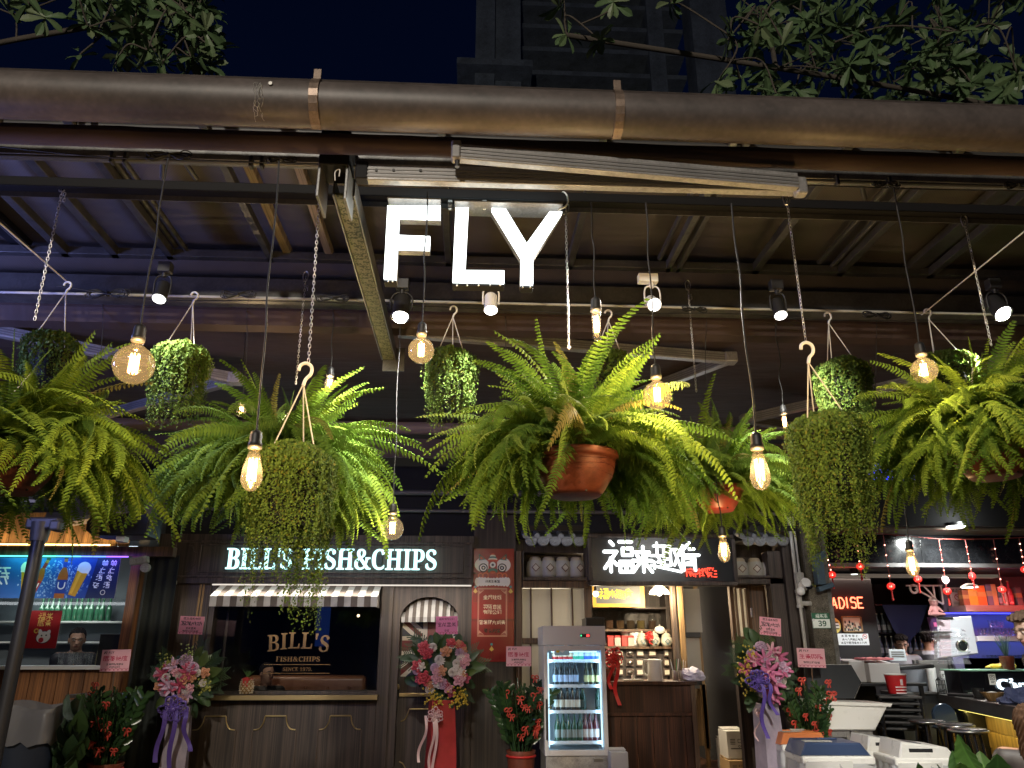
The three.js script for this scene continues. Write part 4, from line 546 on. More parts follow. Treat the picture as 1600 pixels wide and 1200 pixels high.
  pt(bt, 'liner_bag', (() => { const a = new THREE.CylinderGeometry(0.485, 0.5, 0.28, 48, 8, true), p = a.attributes.position; for (let i = 0; i < p.count; i++) { const x = p.getX(i), y = p.getY(i), zz = p.getZ(i), an = Math.atan2(zz, x), sq = 0.72 / Math.max(Math.abs(Math.cos(an)), Math.abs(Math.sin(an))), k = (1 + 0.035 * Math.sin(an * 9) + 0.03 * Math.sin(an * 23 + y * 20)) * Math.min(sq, 1); p.setXYZ(i, x * k, y + (y > 0.1 ? 0.02 * Math.sin(an * 5) : 0.02 * Math.sin(an * 17)), zz * k); } a.computeVertexNormals(); return a; })(), M([0.2, 0.2, 0.215], 0.35, 0, { transmission: 0.35, thickness: 0, side: THREE.DoubleSide }), [0, bh - 0.06, 0]);
  const cr = R(116, 1056, 180, 1145, -7.9), ct = T('wooden_crate_stand', 'dark slatted wooden stand behind the potted plant at the left', 'stand', [cr.x, 0, -7.95]);
  for (let i = 0; i < 7; i++) pt(ct, 'slat', tr(bx(cr.w, 0.155, 0.36, 0.006), rnd(0.006), 0.09 + i * 0.163, 0), dwoodV[i % 4]); pt(ct, 'top_board', tr(bx(cr.w + 0.05, 0.03, 0.4), 0, 0.09 + 6.65 * 0.163, 0), m.dwood);
  one('storage_tub', 'corner of a blue plastic tub beside the lined bin', 'tub', tr(new THREE.CylinderGeometry(0.3, 0.26, 0.5, 4), 0, 0.75, 0, 0, PI / 4), M([0.02, 0.1, 0.2], 0.4), [kx(-15), 0, -7.7]);
}
function bottleProto(name, label, c, group, lab, k = 1) {
  const t = T(name, label, 'bottle', [0, 0, 0], 0, group);
  pt(t, 'glass', tr(lathe([[0, 0], [0.03, 0], [0.032, 0.01], [0.032, 0.13], [0.028, 0.16], [0.014, 0.2], [0.012, 0.255], [0.014, 0.257], [0.014, 0.265], [0, 0.265]], 14), 0, 0, 0, 0, 0, 0, k), M(c, 0.1, 0, { clearcoat: 0.6 }));
  if (lab) { pt(t, 'label', tr(cyl(0.0328, 0.0328, 0.075, 14, true), 0, 0.075 * k, 0, 0, 0, 0, k), M(lab, 0.6)); pt(t, 'cap', tr(cyl(0.0145, 0.0155, 0.014, 10), 0, 0.268 * k, 0, 0, 0, 0, k), M([0.5, 0.45, 0.3], 0.4, 0.6)); }
  return t;
}

// ---------- fish and chips shop ----------
const fx = (px) => P(px, 1000, ZF).x, fy = (py) => P(520, py, ZF).y;
{
  const s = T('shopfront', 'dark brown panelled shopfront of the fish and chips shop', 'shopfront', [0, 0, 0]), W = (a, b, c, d, z0 = -0.12, z1 = 0, mt = m.dwood, name = 'panel_board') => { const q = R(a, b, c, d, ZF); return pt(s, name, box3([q.l, q.b, ZF + z0], [q.r, q.t, ZF + z1]), mt); };
  const x0 = P(232, 1000, ZF).x, x1 = P(738, 1000, ZF).x, yS = fy(914), yT = fy(845) + 0.02;
  const L1 = fx(330), L2 = fx(592), D1 = fx(612), D2_ = fx(727);
  const col = (a, b, y1 = yS, mt = dwoodV[1]) => pt(s, 'pilaster', box3([a, 0, ZF - 0.14], [b, y1, ZF + 0.03]), mt);
  col(x0, L1 - 0.06); col(L2 + 0.01, D1, yS, dwoodV[2]); col(D2_, x1, yS, dwoodV[0]);
  pt(s, 'trim_strip', box3([fx(303), 0, ZF + 0.032], [fx(306), yS, ZF + 0.045]), m.palewood); pt(s, 'trim_strip', box3([fx(308), 0, ZF + 0.032], [fx(311), yS, ZF + 0.045]), m.palewood);
  pt(s, 'header_board', box3([x0, yS, ZF - 0.14], [x1, yT + 0.03, ZF + 0.1]), dwoodV[1]);
  const fr = (a, b, c, d, th, z, mt, name, rr = 0.006) => { for (const [p, q] of [[[a, c], [b, c + th]], [[a, d - th], [b, d]], [[a, c + th], [a + th, d - th]], [[b - th, c + th], [b, d - th]]]) pt(s, name, box3([p[0], p[1], z], [q[0], q[1], z + 0.02], rr), mt); };
  fr(fx(258), fx(736), fy(905), fy(848), 0.02, ZF + 0.1, dwoodV[3], 'moulding'); fr(fx(300), fx(722), fy(897), fy(854), 0.01, ZF + 0.1, dwoodV[3], 'moulding');
  for (const [px, sg] of [[296, -1], [728, 1]]) for (const v of [1, -1]) pt(s, 'corner_moulding', tube([[fx(px) + sg * 0.1, fy(876) + v * 0.14, ZF + 0.11], [fx(px) + sg * 0.06, fy(876) + v * 0.13, ZF + 0.11], [fx(px) + sg * 0.035, fy(876) + v * 0.07, ZF + 0.11], [fx(px), fy(876) + v * 0.06, ZF + 0.11]], 0.006, 14, 6), dwoodV[3]);
  // window
  const wy0 = fy(1079), wy1 = fy(946);
  pt(s, 'glass', box3([L1, wy0, ZF - 0.06], [L2, wy1 + 0.2, ZF - 0.05], 0), M([0.9, 0.92, 0.93], 0.02, 0, { transmission: 1, thickness: 0, ior: 1.5 }));
  pt(s, 'window_frame', [box3([L1 - 0.06, wy0, ZF - 0.14], [L1, yS, ZF + 0.02]), box3([L2 - 0.0, wy0, ZF - 0.14], [L2 + 0.012, yS, ZF + 0.012]), box3([L1 - 0.06, wy0 - 0.05, ZF - 0.14], [L2 + 0.01, wy0, ZF + 0.015]), box3([fx(347), wy0 + 0.001, ZF - 0.075], [fx(351), yS, ZF - 0.062])], dwoodV[0]);
  pt(s, 'ledge', box3([fx(308), fy(1090), ZF - 0.02], [fx(597), fy(1084), ZF + 0.16]), dwoodV[2]);
  pt(s, 'ledge_edge', box3([fx(308), fy(1091) - 0.008, ZF + 0.162], [fx(597), fy(1085), ZF + 0.172], 0.002), m.gold);
  // gilt lettering on the glass
  const gp = R(412, 985, 520, 1060, ZF - 0.046), gtx = canvas(1024, 720, (g, w, h) => { g.clearRect(0, 0, w, h); g.fillStyle = '#b08c58'; g.textAlign = 'center'; const T1 = "BILL'S"; g.font = 'bold 330px serif'; let x = 40; for (const [i, c] of [...T1].entries()) { const cw = g.measureText(c).width * 0.86, yy = 330 - 60 * Math.sin((i + 0.5) / 6 * PI) + i * 2; g.save(); g.translate(x + cw / 2, yy); g.rotate((i - 2.5) * 0.03); g.scale(0.86, 1.05); g.fillText(c, 0, 0); g.restore(); x += cw; } g.font = 'bold 104px serif'; g.fillText('FISH&CHIPS', 512, 470); g.font = 'bold 74px serif'; g.fillText('SINCE 1979.', 520, 610); g.fillRect(20, 510, 980, 10); g.fillRect(20, 640, 980, 10); });
  pt(s, 'gilt_lettering', tr(plane(gp.w, gp.h), gp.x, gp.y, ZF - 0.046), M([1, 1, 1], 0.4, 0.2, { map: gtx, transparent: true, alphaTest: 0.5 }), null, null, 'gilt letters on the dark window');
  // base panelling with gilt mouldings
  const by0 = fy(1093);
  pt(s, 'base_board', box3([L1 - 0.06, 0, ZF - 0.14], [L2 + 0.01, by0, ZF + 0.02]), dwoodV[1]);
  for (const px of [352, 443, 541]) {
    const c = fx(px), y = fy(1118), w = 0.105, p = (dx, dy) => [c + dx, y + dy, ZF + 0.03];
    for (const [f, dd] of [[1, 0], [-1, -0.72]]) { pt(s, 'gilt_moulding', [tube([p(-w * 2.0, dd - 0.13 * f), p(-w * 1.5, dd - 0.12 * f), p(-w * 1.15, dd - 0.07 * f), p(-w, dd)], 0.007, 14, 6), tube([p(w * 2.0, dd - 0.13 * f), p(w * 1.5, dd - 0.12 * f), p(w * 1.15, dd - 0.07 * f), p(w, dd)], 0.007, 14, 6), tr(bx(w * 2, 0.014, 0.016, 0.003), c, y + dd, ZF + 0.03)], m.gold); }
    for (const q of [-1, 1]) pt(s, 'panel_moulding', tr(bx(0.012, 0.46, 0.014, 0.003), c + q * w * 2.1, y - 0.36, ZF + 0.027), dwoodV[3]);
  }
  // door
  const dA = fy(932), dc = (D1 + D2_) / 2, dw = (D2_ - D1) / 2, spring = fy(968);
  const hole = new THREE.Shape(); hole.moveTo(D1, 0); hole.lineTo(D2_, 0); hole.lineTo(D2_, yS); hole.lineTo(D1, yS); const ar = new THREE.Path(), rx = dw - 0.08; ar.moveTo(dc - rx, 0.02); ar.lineTo(dc - rx, spring); for (let i = 1; i <= 20; i++) { const a = PI - i / 20 * PI; ar.lineTo(dc + Math.cos(a) * rx, spring + Math.sin(a) * (dA - spring)); } ar.lineTo(dc + rx, 0.02); hole.holes.push(ar);
  pt(s, 'door_surround', tr(ext(hole, 0.1), 0, 0, ZF - 0.1), dwoodV[2]);
  const dr = pt(s, 'door', box3([dc - rx, 0, ZF - 0.2], [dc + rx, dA + 0.02, ZF - 0.15]), dwoodV[1]);
  const uj = R(628, 962, 722, 1057, ZF - 0.147), ujt = canvas(512, 512, (g) => {
    g.fillStyle = '#1d2238'; g.fillRect(0, 0, 512, 512); const dg = (w, c) => { g.strokeStyle = c; g.lineWidth = w; g.beginPath(); g.moveTo(-60, -20); g.lineTo(572, 532); g.moveTo(572, -20); g.lineTo(-60, 532); g.stroke(); }; dg(104, '#c9bfae'); dg(36, '#6d1c1e'); g.fillStyle = '#c9bfae'; g.fillRect(176, 0, 160, 512); g.fillRect(0, 176, 512, 160); g.fillStyle = '#6d1c1e'; g.fillRect(212, 0, 88, 512); g.fillRect(0, 212, 512, 88);
    g.font = 'italic bold 130px serif'; g.textAlign = 'left'; g.lineWidth = 12; g.strokeStyle = '#20150f'; g.strokeText("Bill's", 70, 300); g.fillStyle = '#d9d0bd'; g.fillText("Bill's", 70, 300); });
  pt(dr, 'flag_print', tr(plane(uj.w, uj.h), uj.x, uj.y, ZF - 0.147), printed(ujt, 0.3));
  pt(dr, 'handle', [tr(sph(0.032, 12), fx(622), fy(1074), ZF - 0.1), tr(cyl(0.012, 0.012, 0.05, 8), fx(622), fy(1074), ZF - 0.13, PI / 2)], m.gold);
  pt(dr, 'lock_plate', tr(bx(0.05, 0.14, 0.012), fx(622), fy(1080), ZF - 0.145), m.black);
  pt(dr, 'kick_rail', tr(bx(rx * 1.9, 0.035, 0.03, 0.004), dc, fy(1087), ZF - 0.13), m.gold);
  { const y = fy(1110), p = (dx, dy) => [dc + dx, y + dy, ZF - 0.145]; pt(dr, 'gilt_moulding', [tube([p(-rx * 0.86, -0.12), p(-rx * 0.74, -0.1), p(-rx * 0.66, -0.06), p(-rx * 0.6, 0)], 0.007, 12, 6), tube([p(rx * 0.86, -0.12), p(rx * 0.74, -0.1), p(rx * 0.66, -0.06), p(rx * 0.6, 0)], 0.007, 12, 6), tr(bx(rx * 1.2, 0.014, 0.014), dc, y, ZF - 0.145)], m.gold); pt(dr, 'gilt_moulding', [tube([p(-rx * 0.86, -0.5), p(-rx * 0.74, -0.52), p(-rx * 0.66, -0.56), p(-rx * 0.6, -0.62)], 0.007, 12, 6), tr(bx(rx * 1.2, 0.014, 0.014), dc, y - 0.62, ZF - 0.145)], m.gold); }
  // awnings
  const sW = M([0.72, 0.7, 0.66], 0.75, 0, { map: rep(TX.cloth, 2) }), sB = M([0.19, 0.155, 0.13], 0.75, 0, { map: rep(TX.cloth, 2) });
  const aw = T('striped_awning', 'white and taupe striped awning over the fish shop window', 'awning', [0, 0, 0]), n = 25, a0 = fx(336), a1 = fx(592), at = fy(915), am = P(460, 931, ZF + 0.3).y, ab = P(460, 948, ZF + 0.3).y;
  for (let i = 0; i < n; i++) { const xa = a0 + (a1 - a0) * i / n, xb = a0 + (a1 - a0) * (i + 1) / n - 0.001, g = ext([[0, at], [0.3, am], [0.305, am - 0.006], [0.305, ab], [0.295, ab], [0.295, am - 0.01], [0, at - 0.012]], xb - xa); g.rotateY(-PI / 2); g.translate(xb, 0, ZF + 0.03); pt(aw, 'stripe', uvm(g), i % 2 ? sB : sW); }
  for (const q of [a0 + 0.012, a1 - 0.012]) pt(aw, 'side_cheek', (() => { const g = ext([[0, at - 0.02], [0.29, am - 0.012], [0.29, ab], [0, ab]], 0.008); g.rotateY(-PI / 2); return g.translate(q, 0, ZF + 0.03); })(), sB);
  const aw2 = T('arched_awning', 'small arched striped awning over the fish shop door', 'awning', [0, 0, 0]), N = 15;
  for (let i = 0; i < N; i++) { const u = (i + 0.5) / N * 2 - 1, rr = rx - 0.01, xx = dc + u * rr, yt = spring + Math.sqrt(1 - Math.min(0.995, u * u)) * (dA - spring) * 0.98, yb = fy(972), w = rr * 2 / N - 0.001, bul = 0.2 * Math.sqrt(1 - u * u * 0.9), g = ext([[0, yt], [bul * 0.6, (yt * 2 + yb) / 3], [bul, yb + 0.05], [bul, yb], [bul - 0.008, yb], [bul * 0.6 - 0.008, (yt * 2 + yb) / 3 - 0.01], [0, yt - 0.015]], w); g.rotateY(-PI / 2); g.translate(xx + w / 2, 0, ZF - 0.12); pt(aw2, 'stripe', uvm(g), i % 2 ? sB : sW); }
  // lit sign letters
  const sg = T('fish_shop_sign', "glowing cyan-white letters BILL'S FISH&CHIPS on the fish shop header", 'sign', [0, 0, 0]), glow = GL([0.5, 0.95, 0.95], 1.35), cap = fy(892), capT = fy(860), zz = ZF + 0.13;
  const word = (txt, p0, p1) => { let x = fx(p0); const ws = [...txt].map((c) => { const g = new TextGeometry(c, { font, size: 1, depth: 0.02, curveSegments: 4 }); g.computeBoundingBox(); const b = g.boundingBox; return [g, b.max.x - b.min.x, c, b]; }), tot = ws.reduce((a, w) => a + w[1] + 0.07, -0.07), k = (fx(p1) - fx(p0)) / tot; for (const [g, w, c, b] of ws) { const hi = c === "'", y0 = hi ? capT - 0.09 : cap, l = pt(sg, 'letter', fit(g, x, x + w * k, y0, capT, zz), glow); pt(l, 'backing', tr(bx(w * k * 0.6, (capT - y0) * 0.5, 0.03), x + w * k / 2, (y0 + capT) / 2, zz - 0.018), m.black); x += (w + 0.07) * k; } };
  word("BILL'S", 345, 449); word('FISH&CHIPS', 466, 679);
  area([(fx(345) + fx(679)) / 2, fy(876), zz + 0.05], [(fx(345) + fx(679)) / 2, fy(890), 0], fx(679) - fx(345), 0.2, [0.55, 0.95, 0.95], 1.1);
  area([(fx(345) + fx(679)) / 2, fy(876), zz + 0.16], [(fx(345) + fx(679)) / 2, fy(876), -12], fx(679) - fx(345), 0.12, [0.55, 0.95, 0.95], 0.8);
  // strip light under the header
  const sl = T('header_strip_light', 'slim warm-white strip light under the fish shop header', 'strip light', [0, 0, 0]); pt(sl, 'tube_lamp', tr(bx(fx(735) - fx(325), 0.014, 0.02, 0.003), (fx(735) + fx(325)) / 2, yS - 0.008, ZF + 0.085), GL([1, 0.9, 0.78], 0.5));
  area([(fx(735) + fx(325)) / 2, yS - 0.03, ZF + 0.32], [(fx(735) + fx(325)) / 2, 0.6, ZF + 0.05], fx(735) - fx(325), 0.03, [1, 0.9, 0.78], 30);
  // room behind, sofa, sitter
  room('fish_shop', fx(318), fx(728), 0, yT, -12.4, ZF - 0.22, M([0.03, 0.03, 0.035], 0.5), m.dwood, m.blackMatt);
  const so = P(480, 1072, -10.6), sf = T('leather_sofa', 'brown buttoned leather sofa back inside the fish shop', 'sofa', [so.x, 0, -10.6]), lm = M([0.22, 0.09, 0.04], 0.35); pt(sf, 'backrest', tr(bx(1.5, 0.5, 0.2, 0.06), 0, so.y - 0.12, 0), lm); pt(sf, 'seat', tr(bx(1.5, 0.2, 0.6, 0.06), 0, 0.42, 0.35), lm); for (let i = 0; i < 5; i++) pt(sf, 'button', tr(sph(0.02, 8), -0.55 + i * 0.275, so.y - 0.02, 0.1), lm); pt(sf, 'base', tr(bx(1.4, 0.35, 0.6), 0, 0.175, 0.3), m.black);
  spot([so.x - 0.5, yT - 0.15, -9.9], [so.x - 0.2, 1, -10.4], [1, 0.8, 0.6], 0.9, 0.5, 0.8, 2); one('downlight', 'small unseen downlight on the fish shop ceiling', 'lamp', tr(cyl(0.05, 0.05, 0.03, 12), so.x - 0.5, yT - 0.05, -9.9), GL([1, 0.85, 0.7], 2));  // downlight out of view, placed to light the sofa and sitter
  const bl = R(494, 948, 515, 1010, -11.5); one('glowing_blue_strip', 'faint blue hanging strip with its own glow inside the fish shop window', 'banner', bx(bl.w, bl.h, 0.02), GL([0.03, 0.08, 0.4], 0.07), [bl.x, bl.y, -11.5]);  // blue streak built as a strip with a glow of its own
  for (const [px, l] of [[395, 'left'], [560, 'right']]) { const b = P(px, 962, -11); const t = T('indoor_lamp', 'tiny warm lamp inside the fish shop at the ' + l, 'lamp', b); pt(t, 'glow', sph(0.02, 8), GL([1, 0.7, 0.4], 2)); pt(t, 'rod', tr(cyl(0.005, 0.005, 0.3, 6), 0, 0.16, 0), m.black); }
  // pineapple
  const pn = P(385, 1080, ZF + 0.07), pT = T('pineapple', 'pineapple wrapped in net with a red ribbon on the shop ledge', 'pineapple', [pn.x, fy(1084) + 0.002, ZF + 0.08]);
  pt(pT, 'fruit', lathe([[0, 0], [0.045, 0.004], [0.065, 0.05], [0.062, 0.1], [0.045, 0.15], [0.02, 0.165], [0, 0.166]], 18), M([0.3, 0.17, 0.05], 0.7)); const eyes = []; for (let r = 0; r < 7; r++) for (let i = 0; i < 10; i++) { const y = 0.014 + r * 0.021, rr = 0.067 - Math.pow((y - 0.065) / 0.1, 2) * 0.024, a = (i + (r % 2) / 2) / 10 * 2 * PI; eyes.push(tr(new THREE.OctahedronGeometry(0.0125), Math.cos(a) * rr, y, Math.sin(a) * rr)); } pt(pT, 'rind_eyes', eyes, M([0.6, 0.5, 0.36], 0.6));
  const crown = []; for (let i = 0; i < 26; i++) { const a = i * 2.4, l = rnd(0.05, 0.1), b = rnd(0.2, 0.9); crown.push(tr(new THREE.ConeGeometry(0.008, l, 4), Math.cos(a) * b * l * 0.5, 0.165 + l * 0.4, Math.sin(a) * b * l * 0.5, Math.sin(a) * b, 0, -Math.cos(a) * b)); } pt(pT, 'leaf_crown', crown, M([0.07, 0.15, 0.04], 0.6)); pt(pT, 'ribbon', [tr(new THREE.TorusGeometry(0.05, 0.008, 6, 20), 0, 0.145, 0, PI / 2), tr(sph(0.02, 8), 0, 0.145, 0.05, 0, 0, 0, [2, 1, 0.6]), tr(bx(0.02, 0.07, 0.006), 0.015, 0.11, 0.06), tr(bx(0.02, 0.06, 0.006), -0.02, 0.115, 0.06)], m.red);
  // camera, switch box, intercom
  const cm = P(263, 902, ZF + 0.12), ct = T('security_camera', 'white domed security camera at the left end of the fish shop', 'camera', cm); pt(ct, 'body', tr(cyl(0.05, 0.05, 0.12, 16), -0.02, 0.04, 0, PI / 2 - 0.3, 0.2), m.white); pt(ct, 'lens', tr(cyl(0.036, 0.036, 0.01, 16), -0.03, 0.022, 0.062, PI / 2 - 0.3, 0.2), m.blackGloss); pt(ct, 'mount', tr(sph(0.042), 0.05, -0.05, -0.02), m.white);
  const jb = R(272, 883, 283, 900, ZF); one('junction_box', 'small cream junction box beside the left security camera', 'junction box', bx(jb.w, jb.h, 0.05, 0.006), m.cream, [jb.x, jb.y, ZF + 0.13]);
  const ic = R(246, 914, 272, 956, ZF), it = T('meter_box', 'recessed grey meter box on the left pilaster of the fish shop', 'meter box', [ic.x, ic.y, ZF + 0.04]); pt(it, 'recess', bx(ic.w, ic.h, 0.02), m.black); pt(it, 'panel', tr(bx(ic.w * 0.55, ic.h * 0.8, 0.04, 0.008), -ic.w * 0.12, -0.02, 0.03), M([0.2, 0.19, 0.18], 0.6)); for (let i = 0; i < 5; i++) pt(it, 'slot', tr(bx(ic.w * 0.35, 0.006, 0.006), -ic.w * 0.12, 0.09 - i * 0.035, 0.052), m.black);
}
// ---------- wall with the red lion poster ----------
{
  st('poster_wall', box3([fx(738), 0, ZF - 0.14], [fx(806), fy(845) + 0.3, ZF + 0.02]), m.dwood2);
  const q = R(737, 858, 803, 1034, ZF), t = canvas(420, 1110, (g, w, h) => {
    g.fillStyle = '#7d0d12'; g.fillRect(0, 0, w, h); g.fillStyle = '#8f1016'; g.fillRect(0, 0, w, 700); g.fillStyle = '#6c0a0e'; g.fillRect(0, 700, w, 24);
    const C = 205; g.lineJoin = 'round';
    for (const s of [-1, 1]) { g.fillStyle = '#e6e0d6'; g.beginPath(); g.ellipse(C + s * 100, 170, 68, 62, s * 0.3, 0, 7); g.fill(); for (let i = 0; i < 14; i++) { const a = -PI / 2 + s * i * 0.2; g.beginPath(); g.arc(C + s * 100 + Math.cos(a) * 66, 165 + Math.sin(a) * 60, 15, 0, 7); g.fill(); } g.fillStyle = '#1e5a50'; g.beginPath(); g.moveTo(C + s * 70, 110); g.lineTo(C + s * 140, 50); g.lineTo(C + s * 138, 120); g.fill(); g.fillStyle = '#d2552b'; g.beginPath(); g.moveTo(C + s * 90, 105); g.lineTo(C + s * 128, 72); g.lineTo(C + s * 126, 112); g.fill(); g.fillStyle = '#111'; g.beginPath(); g.arc(C + s * 95, 195, 45, 0, 7); g.fill(); g.fillStyle = '#efe9df'; g.beginPath(); g.arc(C + s * 95, 195, 34, 0, 7); g.fill(); g.fillStyle = '#111'; g.beginPath(); g.arc(C + s * 93, 195, 22, 0, 7); g.fill(); g.fillStyle = '#efe9df'; g.beginPath(); g.arc(C + s * 93, 195, 10, 0, 7); g.fill(); g.strokeStyle = '#d2552b'; g.lineWidth = 12; g.beginPath(); g.arc(C + s * 70, 275, 28, 0, 7); g.stroke(); g.beginPath(); g.arc(C + s * 120, 275, 22, 0, 7); g.stroke(); }
    ['#c8402a', '#e7dcc8', '#1f6a5c', '#e7dcc8', '#c8402a'].forEach((c, i) => { g.fillStyle = c; g.beginPath(); g.ellipse(C, 60 + i * 16, 20 + i * 9, 14, 0, 0, 7); g.fill(); });
    g.fillStyle = '#9c1d1d'; g.fillRect(C - 44, 130, 88, 150); g.fillStyle = '#e9e5dc'; g.beginPath(); g.arc(C, 165, 30, 0, 7); g.fill(); g.fillStyle = '#444'; g.beginPath(); g.arc(C, 165, 13, 0, 7); g.fill(); g.fillStyle = '#17655a'; g.beginPath(); g.ellipse(C, 225, 50, 26, 0, 0, 7); g.fill(); g.fillStyle = '#c8402a'; g.beginPath(); g.ellipse(C, 240, 30, 14, 0, 0, 7); g.fill();
    g.fillStyle = '#ece7de'; for (let i = 0; i < 40; i++) { const u = i / 39, x = 50 + u * 310; g.beginPath(); g.ellipse(x, 335 + 16 * Math.abs(u - 0.5) * 2 * 0 + 10 * Math.sin(i * 1.7), 22, 30 + 10 * Math.abs(u * 2 - 1), 0, 0, 7); g.fill(); }
    g.strokeStyle = '#15131a'; line(g, '辣來生意圓', C, 318, 27, 3.5);
    g.strokeStyle = '#d9a48c'; g.lineWidth = 4; g.strokeRect(62, 400, 286, 470); g.strokeRect(70, 408, 270, 454); for (const [a, b] of [[70, 408], [340, 408], [70, 862], [340, 862]]) { const sx = a < 200 ? 1 : -1, sy = b < 600 ? 1 : -1; g.lineWidth = 3; for (let i = 1; i < 5; i++) { g.beginPath(); g.moveTo(a, b + sy * i * 12); g.lineTo(a + sx * i * 12, b + sy * (60 - i * 12)); g.lineTo(a + sx * i * 12, b); g.stroke(); } }
    g.strokeStyle = '#ead7b4'; line(g, '金沢拉麵', C, 468, 42, 5.5); line(g, '羿閎實業', C, 562, 42, 5); line(g, '有限公司', C, 612, 42, 5); line(g, '蘆洲彫丸刺青', C, 714, 40, 5); g.strokeStyle = '#2a090b'; line(g, '聯合祝賀', C, 795, 38, 5.5);
    for (const [x, y] of [[35, 400], [385, 400], [200, 960]]) { g.fillStyle = '#3f8f9a'; g.beginPath(); g.arc(x, y - 15, 12, 0, 7); g.fill(); g.fillStyle = '#d9b45b'; g.beginPath(); g.moveTo(x, y); g.lineTo(x + 22, y + 34); g.lineTo(x, y + 52); g.lineTo(x - 22, y + 34); g.fill(); g.strokeStyle = '#4a0a0c'; g.lineWidth = 4; g.strokeRect(x - 14, y + 60, 28, 70); }
  });
  flex('tall red poster with a lion dance head and pale writing between the two shops', 'lion_poster', q, t, ZF + 0.03, 'poster', printed(t, 0.25), 0.012);
}
// ---------- braised-food shop ----------
const BZ = -10.9;   // its back wall
function jarProto(name, label, group) {
  const t = T(name, label, 'jar', [0, 0, 0], 0, group);
  pt(t, 'body', lathe([[0, 0], [0.075, 0], [0.095, 0.04], [0.1, 0.12], [0.085, 0.185], [0.06, 0.205], [0.06, 0.215], [0, 0.215]], 22), M([0.36, 0.34, 0.3], 0.5));
  pt(t, 'cloth_cover', lathe([[0, 0.245], [0.05, 0.24], [0.066, 0.225], [0.07, 0.195], [0.09, 0.165], [0.086, 0.165], [0.06, 0.2]], 14), M([0.4, 0.33, 0.24], 0.8));
  pt(t, 'diamond_label', [tr(bx(0.066, 0.066, 0.004, 0), 0, 0.115, 0.1, 0, 0, PI / 4)], M([0.12, 0.05, 0.03], 0.6)); pt(t, 'label_paper', [tr(bx(0.05, 0.05, 0.004, 0), 0, 0.115, 0.103, 0, 0, PI / 4)], M([0.5, 0.45, 0.36], 0.6));
  return t;
}
let jar, mkBow, mkCart;
